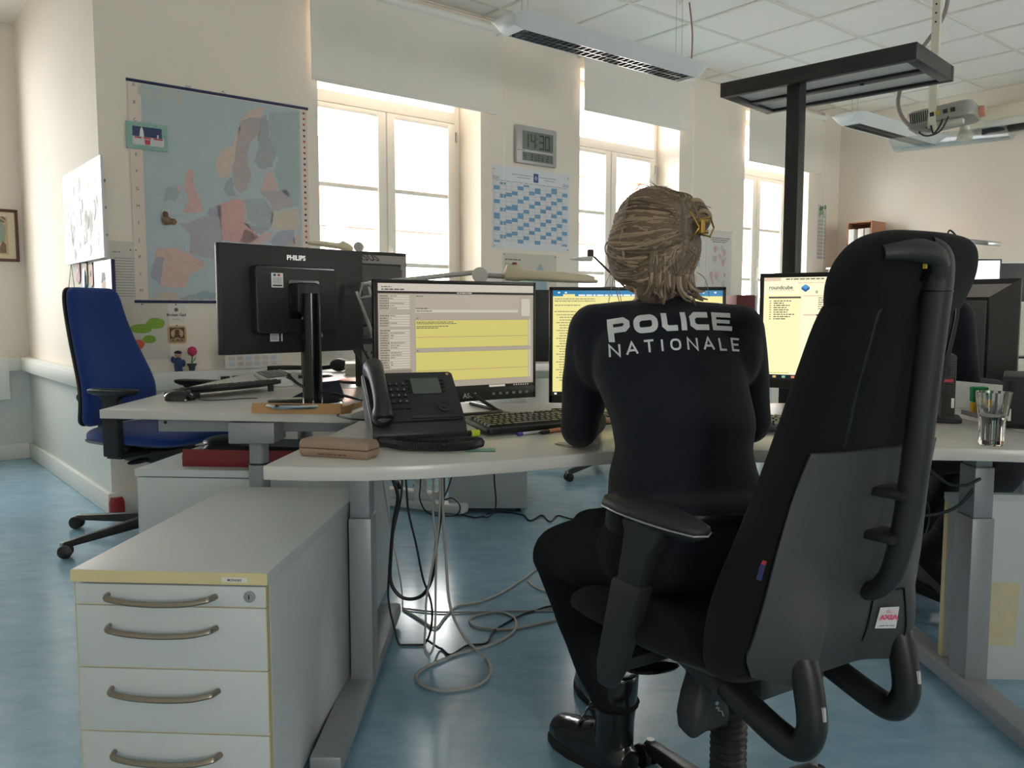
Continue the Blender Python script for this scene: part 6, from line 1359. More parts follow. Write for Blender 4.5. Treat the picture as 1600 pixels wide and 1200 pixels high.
# twin support tubes: out of the shell, down, forward under the seat
for s_ in (-1, 1):
    x = s_ * 0.128 - 0.014
    P = curve_pts([(x, -0.225, 0.56), (x, -0.250, 0.51), (x, -0.264, 0.46), (x, -0.270, 0.405), (x, -0.248, 0.368), (x, -0.20, 0.371), (x * 0.98, -0.10, 0.402), (x * 0.95, 0.0, 0.435)], 6)
    MB().tube(P, 0.0245, 18).build('support_tube', m_tubeblk, oc)
    MB().tube(curve_pts([(x * 0.98, -0.085, 0.40), (x * 0.96, -0.03, 0.42), (x * 0.96, 0.04, 0.44)], 4), [0.03] * 9, 12).build('tube_clamp', m_black, oc)
    MB().tube([(x + 0.0, -0.2935, 0.43), (x, -0.291, 0.452)], 0.004, 6).build('scuff', mat('scuffed_paint', rgb(176, 176, 176), 0.6), oc)
# seat
sr = [(-0.20, 0.17, 0.02), (-0.17, 0.215, 0.035), (-0.05, 0.245, 0.045), (0.1, 0.25, 0.045), (0.22, 0.245, 0.042), (0.28, 0.225, 0.034), (0.305, 0.19, 0.018)]
rings = []
for y, hw, th in sr:
    ring = []
    for i in range(32):
        a = 2 * math.pi * i / 32; ring.append(Vector((hw * math.copysign(abs(math.cos(a)) ** 0.6, math.cos(a)), y, 0.485 + th * math.copysign(abs(math.sin(a)) ** 0.7, math.sin(a)) - 0.02 * max(0, (y - 0.15) / 0.15) ** 2)))
    rings.append(ring[::-1])
MB().loft(rings).build('seat', m_fab, oc, sharp=60)
rings = []
for y, hw, z in ((-0.19, 0.15, 0.455), (-0.12, 0.215, 0.425), (0.05, 0.235, 0.415), (0.2, 0.22, 0.425), (0.29, 0.16, 0.455)):
    rings.append([Vector((hw * math.cos(a), y, 0.462 + (z - 0.462) * max(0, math.sin(a)) * 1.0 + 0.01 * min(0, math.sin(a)))) for a in [2 * math.pi * i / 24 for i in range(24)]])
MB().loft(rings).build('seat_shell', m_shell, oc, sharp=60)
MB().box(-0.09, 0.09, -0.12, 0.14, 0.375, 0.425).loft([[Vector((x, y, z)) for x, y in rrect(w, w * 1.2, 0.03, 4)] for z, w in ((0.33, 0.09), (0.38, 0.16))]).build('mechanism', m_shell, oc, bevel=0.008)
# gas column with bellows, five star base
bl = []
for k in range(33): z = 0.125 + 0.0068 * k; bl.append((0.037 if k % 2 else 0.031, z))
MB().lathe([(0.026, 0.10)] + bl + [(0.028, 0.35)], 28, (-0.02, 0.02, 0)).build('column_bellows', m_black, oc, sharp=80)
MB().cyl((-0.02, 0.02, 0.05), (-0.02, 0.02, 0.128), 0.042, 0.034, 20).build('base_hub', m_black, oc)
def star(root, ang0, L, m, cast_r=0.028, rise=0.05, o=Vector((0, 0, 0))):
    for k in range(5):
        a = ang0 + k * 2 * math.pi / 5; d = Vector((math.cos(a), math.sin(a), 0)); sd = Vector((-math.sin(a), math.cos(a), 0)); rings = []
        for f in (0.06, 0.4, 0.8, 1.0):
            w = 0.026 - 0.008 * f; z1 = 0.115 - rise * f; z0 = z1 - (0.05 - 0.024 * f)
            rings.append([o + d * (L * f) + sd * (sx * w) + Vector((0, 0, z)) for sx, z in ((-1, z0), (1, z0), (0.8, z1), (-0.8, z1))])
        lg = MB().loft(rings).build('base_leg', m, root, bevel=0.005)
        c = o + d * L; ca = a + 0.9 + k; e = Vector((math.cos(ca), math.sin(ca), 0)); f_ = Vector((-e.y, e.x, 0))
        w = MB()
        for s_ in (-1, 1): w.cyl(c + f_ * 0.012 + e * (s_ * 0.008) + Vector((0, 0, cast_r)), c + f_ * 0.012 + e * (s_ * 0.024) + Vector((0, 0, cast_r)), cast_r, seg=20)
        w.build('caster', m_black, lg, bevel=0.004)
        MB().cyl(c + Vector((0, 0, 0.035)), c + Vector((0, 0, 0.07)), 0.01, seg=10).build('caster_pin', m_alu, lg)
star(oc, R(150), 0.31, m_black, o=Vector((-0.02, 0.02, 0)))
MB().tube([(0.31 * math.cos(R(150)) * f, 0.02 + 0.31 * math.sin(R(150)) * f, 0.128 - 0.05 * f) for f in (0.25, 0.95)], 0.012, 10, flat=0.5).build('foot_strip', m_chrome, oc)
# arm rests
for s_ in (-1, 1):
    x = s_ * 0.252
    ra = lambda X, Y, Z, x=x, s_=s_: Matrix.Translation((x, 0, 0)) @ Matrix.Rotation(R(-4 * s_), 4, 'Z') @ Vector((X - x, Y - 0.015, Z))
    ol = [(0.0, -0.118), (0.022, -0.105), (0.036, -0.06), (0.046, 0.0), (0.05, 0.07), (0.044, 0.125), (0.022, 0.148), (0.0, 0.152), (-0.022, 0.148), (-0.044, 0.125), (-0.05, 0.07), (-0.046, 0.0), (-0.036, -0.06), (-0.022, -0.105)]
    mbx = MB().loft([[ra(x + a * k, y * k2 * 0.88 - 0.012, z + (0.012 * (y + 0.0) / 0.15)) for a, y in ol] for z, k, k2 in ((0.700, 0.55, 0.72), (0.710, 0.86, 0.93), (0.720, 1.0, 1.0), (0.727, 0.97, 0.985), (0.7305, 0.85, 0.93))])
    ar = mbx.build('armrest_pad', m_pur, oc, sharp=50)
    MB().tube([ra(x + a * 1.004, y * 0.884 - 0.012, 0.7165 + 0.012 * y / 0.15) for a, y in ol], 0.0018, 6, closed=True).build('pad_rim', m_alu, ar)
    up = MB().loft([[Vector((x + sx * w, y0 + sy * dd, z)) for sx, sy in ((-1, -1), (1, -1), (1, 1), (-1, 1))] for z, w, y0, dd in ((0.53, 0.015, 0.06, 0.032), (0.64, 0.017, 0.03, 0.036), (0.68, 0.022, 0.008, 0.045), (0.706, 0.028, 0.0, 0.055))]).build('armrest_post', m_pur, oc, bevel=0.009)
    MB().loft([[Vector((x + sx * w, y0 + sy * dd, z)) for sx, sy in ((-1, -1), (1, -1), (1, 1), (-1, 1))] for z, w, y0, dd in ((0.355, 0.014, 0.118, 0.020), (0.40, 0.018, 0.105, 0.032), (0.56, 0.020, 0.055, 0.040), (0.585, 0.020, 0.048, 0.041))]).build('armrest_sleeve', m_pur, up, bevel=0.009)
    MB().box(min(x, s_ * 0.12), max(x, s_ * 0.12), 0.07, 0.13, 0.398, 0.424).build('armrest_bracket', m_black, up, bevel=0.006)
# levers and the little pouch with a sitting figure printed on it
MB().ball((-0.09, 0.17, 0.335), (0.06, 0.026, 0.012), 20, 8, rot=Matrix.Rotation(R(-20), 3, 'Z')).build('lever', m_glossblack, oc)
MB().ball((0.20, 0.02, 0.398), (0.085, 0.028, 0.014), 20, 8).build('lever', m_glossblack, oc)
MB().ball((-0.17, 0.19, 0.40), (0.05, 0.016, 0.01), 14, 6).build('lever', m_glossblack, oc)
m_pch = mat('black_nylon', rgb(36, 35, 36), 0.45, bump=0.5, bscale=40)
pc_ = MB()
pr2 = [(0.275, 0.052, 0.030), (0.30, 0.054, 0.034), (0.34, 0.046, 0.03), (0.375, 0.034, 0.026), (0.395, 0.036, 0.03)]
pc_.loft([[Vector((-0.092 + w * math.copysign(abs(math.cos(a)) ** 0.6, math.cos(a)), 0.02 + d * math.copysign(abs(math.sin(a)) ** 0.6, math.sin(a)), z + 0.006 * math.sin(3 * a))) for a in [2 * math.pi * i / 28 for i in range(28)]] for z, w, d in pr2])
pch = pc_.build('pouch', m_pch, oc, sharp=70)
fm = flat(170, 172, 174)
T = Matrix.Translation((-0.085, -0.0135, 0.318)) @ Matrix.Rotation(R(-15), 4, 'Z')
fg = MB().lathe([(0.004, 0), (0.004, 0.001), (0.0005, 0.001)], 12, T=T @ Matrix.Translation((-0.004, 0, 0.013)) @ Matrix.Rotation(R(90), 4, 'X'))
for seg_ in (((-0.004, 0.007), (0.0, -0.003), (0.007, -0.004), (0.010, -0.014)), ((-0.008, 0.004), (0.002, 0.002))):
    fg.tube([T @ Vector((a_, -0.0008, b_)) for a_, b_ in seg_], 0.0016, 6)
fg.build('figure_emblem', fm, pch)

# ------------------------------------------------------------------ blue office chair
m_blue = mat('blue_wool_fabric', rgb(22, 52, 120), 0.92, noise=0.12, nscale=350, bump=0.3, bscale=600, sheen=0.2, spec=0.2)
BC = (-1.725, 3.98, 0); fb_ang = math.atan2(-0.33, 0.945)       # facing
bc = thing('office_chair', 'royal blue high-back office chair by the left desk', 'chair', BC, fb_ang - R(90))
rows = [(0.545, -0.235, 0.185, 0.018, 0.02), (0.57, -0.235, 0.212, 0.036, 0.025), (0.65, -0.225, 0.220, 0.042, 0.03), (0.74, -0.232, 0.216, 0.044, 0.03), (0.84, -0.268, 0.200, 0.042, 0.03), (0.95, -0.308, 0.180, 0.038, 0.026), (1.06, -0.340, 0.164, 0.035, 0.022), (1.14, -0.356, 0.154, 0.034, 0.02), (1.185, -0.362, 0.138, 0.028, 0.016), (1.20, -0.364, 0.11, 0.014, 0.01)]
rows = smooth_rows(rows, 3)
MB().loft(pad_rings(rows, 40, 3.4)).build('backrest', m_blue, bc, sharp=60)
MB().loft(pad_rings([(z, y - 0.036, hw * 1.0, 0.016, wr) for z, y, hw, th, wr in rows], 32, 3.4)).build('back_shell', m_black, bc, sharp=60)
MB().cyl((-0.15, -0.30, 0.675), (0.15, -0.30, 0.675), 0.02, seg=14).build('lumbar_knob', m_black, bc)
MB().tube(curve_pts([(0, -0.06, 0.44), (0, -0.22, 0.45), (0, -0.31, 0.52), (0, -0.30, 0.68)], 6), 0.028, 12).build('back_bar', m_black, bc)
sr = [(-0.22, 0.18, 0.02), (-0.19, 0.225, 0.040), (-0.05, 0.25, 0.045), (0.1, 0.25, 0.042), (0.22, 0.24, 0.036), (0.28, 0.21, 0.026), (0.30, 0.17, 0.012)]
rings = []
for y, hw, th in sr: rings.append([Vector((hw * math.copysign(abs(math.cos(a)) ** 0.6, math.cos(a)), y, 0.505 + th * math.copysign(abs(math.sin(a)) ** 0.7, math.sin(a)) - 0.012 * (y / 0.3) ** 2 * (1 if y > 0 else 0))) for a in [2 * math.pi * i / 32 for i in range(32)]][::-1])
MB().loft(rings).build('seat', m_blue, bc, sharp=60)
rings = []
for y, hw, z in ((-0.235, 0.16, 0.49), (-0.2, 0.225, 0.445), (0.0, 0.235, 0.43), (0.2, 0.2, 0.445), (0.27, 0.15, 0.475)): rings.append([Vector((hw * math.cos(a), y, 0.49 + (z - 0.49) * max(0, math.sin(a)))) for a in [2 * math.pi * i / 24 for i in range(24)]])
MB().loft(rings).build('seat_shell', m_black, bc, sharp=60)
MB().box(-0.10, 0.10, -0.10, 0.16, 0.375, 0.44).build('mechanism', m_black, bc, bevel=0.01)
for s_ in (-1, 1):
    MB().ball((s_ * 0.19, 0.08, 0.40), (0.07, 0.02, 0.012)).build('lever', m_black, bc)
    x = s_ * 0.275
    MB().loft([[Vector((x + sx * w, 0.02 + sy * d, z)) for sx, sy in ((-1, -1), (1, -1), (1, 1), (-1, 1))] for z, w, d in ((0.43, 0.018, 0.045), (0.6, 0.018, 0.045), (0.69, 0.018, 0.04), (0.712, 0.024, 0.075))]).build('armrest_post', m_black, bc, bevel=0.006)
    MB().loft([[Vector((x + a, y + 0.03, z)) for a, y in rrect(w, l, min(w, l) * 0.45, 5)] for z, w, l in ((0.71, 0.06, 0.20), (0.722, 0.085, 0.255), (0.733, 0.088, 0.26), (0.737, 0.078, 0.25))]).build('armrest_pad', m_black, bc, sharp=50)
    MB().box(min(x, s_ * 0.1), max(x, s_ * 0.1), -0.02, 0.06, 0.42, 0.44).build('armrest_bracket', m_black, bc)
MB().cyl((0, 0, 0.1), (0, 0, 0.38), 0.026, seg=18).build('column', m_black, bc); MB().cyl((0, 0, 0.06), (0, 0, 0.13), 0.045, 0.034, 20).build('base_hub', m_black, bc)
cpos = at_z(98, 872, 0) - Vector(BC); a_ = math.atan2(cpos.y, cpos.x) - (fb_ang - R(90))
star(bc, a_, cpos.length, m_black, 0.031, 0.045)
# far chair behind the officer: only a caster shows
fc = at_z(886, 752, 0)
c2 = thing('office_chair', 'dark office chair at the far desk whose caster shows under the desk', 'chair', (fc.x + 0.28, fc.y + 0.42, 0), R(180))
MB().loft(pad_rings([(0.56, -0.22, 0.2, 0.02, 0.02), (0.6, -0.23, 0.23, 0.035, 0.03), (0.8, -0.25, 0.22, 0.035, 0.03), (0.95, -0.27, 0.2, 0.03, 0.02), (0.99, -0.275, 0.16, 0.015, 0.01)], 32, 3)).build('backrest', m_fab, c2, sharp=60)
rings = []
for y, hw, th in sr: rings.append([Vector((hw * math.copysign(abs(math.cos(a)) ** 0.6, math.cos(a)), y, 0.45 + th * math.copysign(abs(math.sin(a)) ** 0.7, math.sin(a)))) for a in [2 * math.pi * i / 24 for i in range(24)]][::-1])
MB().loft(rings).build('seat', m_fab, c2, sharp=60)
MB().tube(curve_pts([(0, -0.05, 0.4), (0, -0.25, 0.42), (0, -0.3, 0.6), (0, -0.29, 0.75)], 6), 0.025, 12).build('back_bar', m_black, c2); MB().cyl((0, 0, 0.1), (0, 0, 0.42), 0.026, seg=16).build('column', m_black, c2); MB().cyl((0, 0, 0.06), (0, 0, 0.13), 0.045, 0.034, 18).build('base_hub', m_black, c2)
cp = fc - WM[c2].translation; star(c2, math.atan2(cp.y, cp.x) - R(180), math.hypot(cp.x, cp.y), m_black)
# chair of the second person
P2 = Vector((1.45, 3.08, 0)); P2R = R(-72)     # faces right, slightly away
c3 = thing('office_chair', 'dark office chair under the second person, hidden by the big black chair', 'chair', (P2.x, P2.y, 0), P2R)
MB().loft(pad_rings([(0.63, -0.22, 0.2, 0.02, 0.02), (0.67, -0.23, 0.23, 0.035, 0.03), (0.80, -0.245, 0.22, 0.035, 0.03), (0.90, -0.26, 0.2, 0.03, 0.02), (0.93, -0.265, 0.16, 0.015, 0.01)], 32, 3)).build('backrest', m_fab, c3, sharp=60)
rings = []
for y, hw, th in sr: rings.append([Vector((hw * 0.92 * math.copysign(abs(math.cos(a)) ** 0.6, math.cos(a)), y, 0.535 + th * 0.8 * math.copysign(abs(math.sin(a)) ** 0.7, math.sin(a)))) for a in [2 * math.pi * i / 24 for i in range(24)]][::-1])
MB().loft(rings).build('seat', m_fab, c3, sharp=60)
MB().tube(curve_pts([(0, -0.05, 0.49), (0, -0.25, 0.51), (0, -0.295, 0.67), (0, -0.28, 0.80)], 6), 0.025, 12).build('back_bar', m_black, c3); MB().cyl((0, 0, 0.1), (0, 0, 0.51), 0.026, seg=16).build('column', m_black, c3); MB().cyl((0, 0, 0.06), (0, 0, 0.13), 0.045, 0.034, 18).build('base_hub', m_black, c3)
star(c3, R(10), 0.27, m_black)
# ------------------------------------------------------------------ people
m_skin = mat('skin', rgb(206, 160, 140), 0.5, noise=0.05, nscale=40, bump=0.05, bscale=300)
m_navyknit = mat('navy_knit', rgb(21, 23, 32), 0.92, noise=0.15, nscale=300, bump=0.3, bscale=520, sheen=0.12, spec=0.2)
m_trous = mat('black_trousers', rgb(15, 16, 21), 0.85, noise=0.15, nscale=200, bump=0.3, bscale=420, spec=0.25)
m_boot = mat('polished_black_leather', rgb(20, 20, 21), 0.2, noise=0.1, nscale=30, bump=0.06, bscale=120, coat=0.4)
m_sole = mat('rubber_sole', rgb(30, 30, 30), 0.7)
def hand(mb, wrist, fwd, up, side, curl=0.45, s=1.0):
    """palm, four bent fingers and a thumb; side = direction of the thumb"""
    w = Vector(wrist); f = Vector(fwd).normalized(); u_ = Vector(up).normalized(); sd = Vector(side).normalized()
    pc = w + f * 0.045 * s
    mb.ball(pc, (0.040 * s, 0.036 * s, 0.014 * s), 14, 8, rot=Matrix((f, sd, u_)).transposed())
    for k, (o, L) in enumerate(((0.028, 0.070), (0.010, 0.078), (-0.009, 0.073), (-0.026, 0.058))):
        b = w + f * 0.075 * s + sd * o * s; a = 0.15
        for j, (fr, r) in enumerate(((0.45, 0.0088), (0.32, 0.0080), (0.23, 0.0072))):
            d = f * math.cos(a) - u_ * math.sin(a); e = b + d * (L * fr * s); limb(mb, b, e, r * s, (r - 0.0007) * s, 10); b = e; a += curl
    b = w + f * 0.025 * s + sd * 0.030 * s
    for d, L, r in (((f * 0.6 + sd * 0.8 - u_ * 0.1), 0.040, 0.0105), ((f * 0.85 + sd * 0.45 - u_ * 0.2), 0.032, 0.0092), ((f * 0.95 + sd * 0.2 - u_ * 0.35), 0.022, 0.0082)):
        e = b + d.normalized() * L * s; limb(mb, b, e, r * s, (r - 0.0008) * s, 10); b = e
def head_shape(mb, c, fw, up, s=1.0):
    c = Vector(c); f = Vector(fw).normalized(); u_ = Vector(up).normalized(); r = f.cross(u_).normalized()
    M = Matrix((r, f, u_)).transposed(); P = lambda x, y, z: c + M @ Vector((x, y, z)) * s
    mb.ball(P(0, -0.012, 0.022), (0.073 * s, 0.092 * s, 0.088 * s), 20, 12, rot=M); mb.ball(P(0, 0.030, -0.035), (0.058 * s, 0.060 * s, 0.072 * s), 18, 10, rot=M)
    mb.ball(P(0, 0.058, -0.085), (0.028 * s, 0.026 * s, 0.022 * s), 12, 8, rot=M); mb.ball(P(0, 0.085, -0.025), (0.016 * s, 0.022 * s, 0.016 * s), 12, 8, rot=M); limb(mb, P(0, 0.082, 0.018), P(0, 0.097, -0.022), 0.010 * s, 0.012 * s, 10)
    mb.ball(P(0, 0.078, 0.024), (0.05 * s, 0.016 * s, 0.012 * s), 14, 8, rot=M)
    for q in (-1, 1): mb.ball(P(q * 0.038, 0.06, -0.028), (0.022 * s, 0.024 * s, 0.022 * s), 12, 8, rot=M); mb.ball(P(q * 0.075, -0.008, -0.012), (0.009 * s, 0.020 * s, 0.032 * s), 12, 8, rot=M)
    mb.ball(P(0, 0.086, -0.055), (0.024 * s, 0.010 * s, 0.007 * s), 12, 6, rot=M); mb.ball(P(0, 0.083, -0.066), (0.021 * s, 0.011 * s, 0.007 * s), 12, 6, rot=M)
    return P, M
def face_parts(root, P, M, s=1.0, iris=(70, 90, 100)):
    for q in (-1, 1):
        e = MB().ball(P(q * 0.032, 0.073, 0.002), 0.0125 * s, 14, 8).build('eye', mat('eye_white', rgb(226, 222, 216), 0.2), root, world=True)
        c = P(q * 0.032, 0.0852, 0.002); n = M @ Vector((0, 1, 0)); MB().cyl(c - n * 0.002, c + n * 0.0006, 0.0055 * s, 0.005 * s, 14).cyl(c + n * 0.0006, c + n * 0.001, 0.0026 * s, 0.0024 * s, 10, 1).build('iris', [mat('iris_%d' % iris[0], rgb(*iris), 0.2), m_glossblack], e, world=True)
        MB().tube([P(q * 0.016, 0.093, 0.021), P(q * 0.032, 0.0935, 0.026), P(q * 0.05, 0.082, 0.02)], [0.0022 * s, 0.003 * s, 0.0012 * s], 8).build('eyebrow', mat('brow_hair', rgb(110, 88, 68), 0.8), root, world=True)
    MB().tube([P(-0.022, 0.086, -0.06), P(-0.008, 0.0965, -0.0575), P(0.008, 0.0965, -0.0575), P(0.022, 0.086, -0.06)], [0.002 * s, 0.0045 * s, 0.0045 * s, 0.002 * s], 8).tube([P(-0.019, 0.086, -0.063), P(0, 0.095, -0.068), P(0.019, 0.086, -0.063)], [0.002 * s, 0.005 * s, 0.002 * s], 8).build('lips', mat('lips', rgb(176, 104, 98), 0.45), root, world=True)

# ---- the officer
RW = Vector((0.36, 1.62, 0.53))
w1 = thing('person', 'seated woman officer from behind in a navy POLICE NATIONALE sweater, blonde hair clipped up', 'person', RW, 0)
J = dict(pel=(0.365, 1.645, 0.63), waist=(0.352, 1.685, 0.77), chest=(0.335, 1.775, 0.95), neck=(0.328, 1.822, 1.105), head=(0.303, 1.845, 1.233),
         shl=(0.180, 1.835, 1.043), shr=(0.488, 1.795, 1.043), ell=(0.158, 1.905, 0.815), elr=(0.545, 1.895, 0.83), wrl=(0.21, 2.13, 0.80), wrr=(0.52, 2.12, 0.80),
         hpl=(0.285, 1.665, 0.60), hpr=(0.445, 1.675, 0.60), knl=(0.118, 1.915, 0.515), knr=(0.215, 2.10, 0.51), anl=(0.238, 1.865, 0.14), anr=(0.252, 2.16, 0.14))
J = {k: Vector(v) for k, v in J.items()}
hf = Vector((-0.50, 0.86, -0.12)).normalized(); hu = Vector((-0.05, 0.10, 0.99)).normalized()
def trunk(mb, k=1.0, ex=0.0):
    # stacked elliptical sections: waist to shoulders
    secs = [(J['pel'] + Vector((0, 0, -0.05)), 0.165, 0.125), (J['pel'] + Vector((0, 0, 0.04)), 0.172, 0.128), (J['waist'] + Vector((0, 0, -0.03)), 0.146, 0.110), (J['waist'] + Vector((0, 0.01, 0.03)), 0.134, 0.102), (J['waist'] + Vector((0, 0.03, 0.09)), 0.143, 0.106), (J['chest'], 0.158, 0.108), (J['chest'] + Vector((0, 0.025, 0.06)), 0.160, 0.100), (J['neck'] + Vector((0.004, -0.012, -0.055)), 0.135, 0.075), (J['neck'] + Vector((0.002, -0.004, -0.022)), 0.085, 0.06), (J['neck'], 0.055, 0.05)]
    rings = [[c + Vector(((a * k + ex) * math.copysign(abs(math.cos(t)) ** 0.85, math.cos(t)), (b_ * k + ex) * math.copysign(abs(math.sin(t)) ** 0.85, math.sin(t)), 0)) for t in [2 * math.pi * i / 28 for i in range(28)]] for c, a, b_ in secs]
    mb.loft(rings)
body = MB(); trunk(body, 0.93)
for s_ in 'lr':
    limb(body, J['sh' + s_], J['el' + s_], 0.043, 0.034); limb(body, J['el' + s_], J['wr' + s_], 0.034, 0.022); limb(body, J['neck'] + Vector((0, 0, -0.03)), J['sh' + s_], 0.045, 0.043)
    limb(body, J['hp' + s_], J['kn' + s_], 0.085, 0.055); limb(body, J['kn' + s_], J['an' + s_], 0.05, 0.035); f = Vector((-0.55, 0.83, 0)) if s_ == 'l' else Vector((-0.17, 0.98, 0)); limb(body, J['an' + s_] + Vector((0, 0, -0.03)), J['an' + s_] + f * 0.10 + Vector((0, 0, -0.095)), 0.026, 0.02)
limb(body, J['neck'] + Vector((0, -0.002, -0.03)), J['head'] + Vector((0.004, -0.012, -0.06)), 0.052, 0.048)
hand(body, J['wrl'] + Vector((0, 0.0, 0.0)), (0.05, 0.98, 0.0), (0, 0, 1), (1, 0, 0), 0.4, 0.92); hand(body, J['wrr'], (-0.05, 0.98, 0.0), (0, 0, 1), (-1, 0, 0), 0.35, 0.92)
P, M = head_shape(body, J['head'], hf, hu, 0.97)
blob('body', body, m_skin, w1, 0.0055, 4)
face_parts(w1, P, M)
# sweater
sw = MB(); trunk(sw, 1.0, 0.006)
for s_ in 'lr':
    limb(sw, J['neck'] + Vector((0, -0.006, -0.055)), J['sh' + s_], 0.062, 0.056); limb(sw, J['sh' + s_], (J['sh' + s_] + J['el' + s_]) / 2, 0.057, 0.056); limb(sw, (J['sh' + s_] + J['el' + s_]) / 2, J['el' + s_], 0.056, 0.048); limb(sw, J['el' + s_], J['wr' + s_], 0.046, 0.034)
    sw.ball(J['sh' + s_] + Vector((0.012 if s_ == 'l' else -0.012, -0.015, -0.05)), (0.060, 0.056, 0.085))
sw.ball(J['chest'] + Vector((0, 0.02, 0.03)), (0.15, 0.10, 0.12)); sw.ball(J['pel'] + Vector((0, 0.0, 0.075)), (0.172, 0.132, 0.04))
for z, rr in ((0.055, 0.006), (0.03, 0.009), (0.005, 0.010)): sw.loft([[J['pel'] + Vector(((0.168 + rr) * math.cos(t), (0.128 + rr) * math.sin(t), z + dz)) for t in [2 * math.pi * i / 28 for i in range(28)]] for dz in (-0.012, 0.012)])
from mathutils import noise as mnoise
def folds(me):
    nv_ = [v.normal.copy() for v in me.vertices]
    for v, n_ in zip(me.vertices, nv_):
        p = v.co.copy(); q = Vector((p.x * 4, p.y * 4, p.z * 13 + 3 * p.x)); a = mnoise.noise(q) * 0.005 * (1.3 if p.z < 0.32 else 0.6)
        v.co = p + n_ * a
swo = blob('sweater', sw, m_navyknit, w1, 0.0065, 7, fn=folds)
# collar ring
MB().tube([J['neck'] + Vector((0.056 * math.cos(t), 0.053 * math.sin(t) - 0.004, -0.008 + 0.012 * math.sin(t + 3.14))) for t in [2 * math.pi * i / 28 for i in range(28)]], 0.009, 8, closed=True).build('collar', m_navyknit, w1, world=True)
# trousers
tr = MB(); c = J['pel']
tr.loft([[c + Vector((a * math.cos(t), b_ * math.sin(t), z)) for t in [2 * math.pi * i / 28 for i in range(28)]] for z, a, b_ in ((0.07, 0.16, 0.122), (0.0, 0.182, 0.14), (-0.05, 0.185, 0.145), (-0.085, 0.15, 0.12))])
tr.ball(c + Vector((-0.08, -0.01, -0.02)), (0.115, 0.13, 0.09)); tr.ball(c + Vector((0.08, 0.0, -0.02)), (0.115, 0.13, 0.09))
for s_ in 'lr':
    h, k_, a = J['hp' + s_], J['kn' + s_], J['an' + s_]; m_ = h + (k_ - h) * 0.5
    limb(tr, h, m_, 0.100, 0.088); limb(tr, m_, k_, 0.088, 0.070); e = k_ + (a - k_) * 0.55; limb(tr, k_, e, 0.068, 0.060); g = a + Vector((0, 0, 0.045)); limb(tr, e, g, 0.060, 0.054)
    tr.ball(g + Vector((0, 0, -0.005)), (0.062, 0.062, 0.018))
def tfolds(me):
    nv_ = [v.normal.copy() for v in me.vertices]
    for v, n_ in zip(me.vertices, nv_):
        p = v.co.copy(); v.co = p + n_ * (mnoise.noise(Vector((p.x * 9, p.y * 9, p.z * 12))) * 0.006)
blob('trousers', tr, m_trous, w1, 0.007, 6, fn=tfolds)
MB().tube([J['pel'] + Vector((0.166 * math.cos(t), 0.128 * math.sin(t), 0.06)) for t in [2 * math.pi * i / 32 for i in range(32)]], 0.018, 8, closed=True, flat=0.5).build('belt', mat('belt_leather', rgb(20, 20, 22), 0.4), w1, world=True)
# boots
def boot(root, an, yaw, m=m_boot, s=1.0):
    a = Vector((an[0], an[1], 0)); T = Matrix.Translation(a) @ Matrix.Rotation(yaw, 4, 'Z') @ Matrix.Scale(s, 4); b = MB()      # local +x to the toe
    b.loft([[T @ Vector((cx + rx * math.cos(t), ry * math.sin(t), z)) for t in [2 * math.pi * i / 20 for i in range(20)]] for z, cx, rx, ry in ((0.03, 0.0, 0.052, 0.040), (0.08, 0.002, 0.050, 0.039), (0.13, -0.002, 0.047, 0.041), (0.20, -0.004, 0.052, 0.047), (0.245, -0.004, 0.054, 0.049))])
    b.loft([[T @ Vector((x, w * math.cos(t), max(0.018, z0 + h * math.sin(t)))) for t in [2 * math.pi * i / 20 for i in range(20)]][::-1] for x, w, z0, h in ((-0.055, 0.028, 0.05, 0.03), (-0.02, 0.038, 0.05, 0.05), (0.05, 0.042, 0.045, 0.062), (0.11, 0.047, 0.035, 0.050), (0.16, 0.046, 0.032, 0.042), (0.195, 0.036, 0.03, 0.034), (0.213, 0.018, 0.03, 0.02))])
    bo = blob('boot', b, m, root, 0.005, 4)
    ol = [(-0.062, 0.0), (-0.055, 0.028), (-0.02, 0.039), (0.05, 0.036), (0.11, 0.048), (0.165, 0.047), (0.2, 0.035), (0.216, 0.0)]; ol = ol + [(x, -y) for x, y in ol[-2:0:-1]]
    MB().prism(ol[::-1], 0.0, 0.024, T=T).build('sole', m_sole, bo, world=True, bevel=0.003)
    lc = MB()
    for k in range(6): z = 0.085 + 0.022 * k; x = 0.045 + 0.045 * max(0, 1 - k / 3.0) ; lc.tube([T @ Vector((x + 0.004, -0.03, z)), T @ Vector((x + 0.016, 0.0, z + 0.008)), T @ Vector((x + 0.004, 0.03, z))], 0.0028, 6)
    lc.build('laces', m_black, bo, world=True); return bo
boot(w1, J['anl'], R(124), s=1.05); boot(w1, J['anr'], R(100))
# hair: cap with a twist held by a claw clip, plus loose strands
m_hair = mat('ash_blonde_hair', rgb(112, 95, 77), 0.5, noise=0.16, nscale=60, bump=0.5, bscale=150, stretch=(1, 1, 0.25))
m_hair2 = mat('light_blonde_strand', rgb(158, 136, 110), 0.5)
m_hair3 = mat('dark_blonde_strand', rgb(84, 69, 55), 0.55)
hb = MB(); hr_ = M @ Vector((1, 0, 0)); bkv = -(M @ Vector((0, 1, 0)))
HP = lambda x, y, z: P(x, y, z)
hb.ball(HP(0, -0.012, 0.022), (0.084, 0.098, 0.094), 24, 14, rot=M); hb.ball(HP(0.0, -0.05, -0.02), (0.080, 0.07, 0.08), 20, 12, rot=M); hb.ball(HP(-0.01, -0.045, -0.075), (0.072, 0.055, 0.062), 18, 10, rot=M); hb.ball(HP(-0.012, -0.04, -0.115), (0.058, 0.045, 0.04), 18, 10, rot=M)
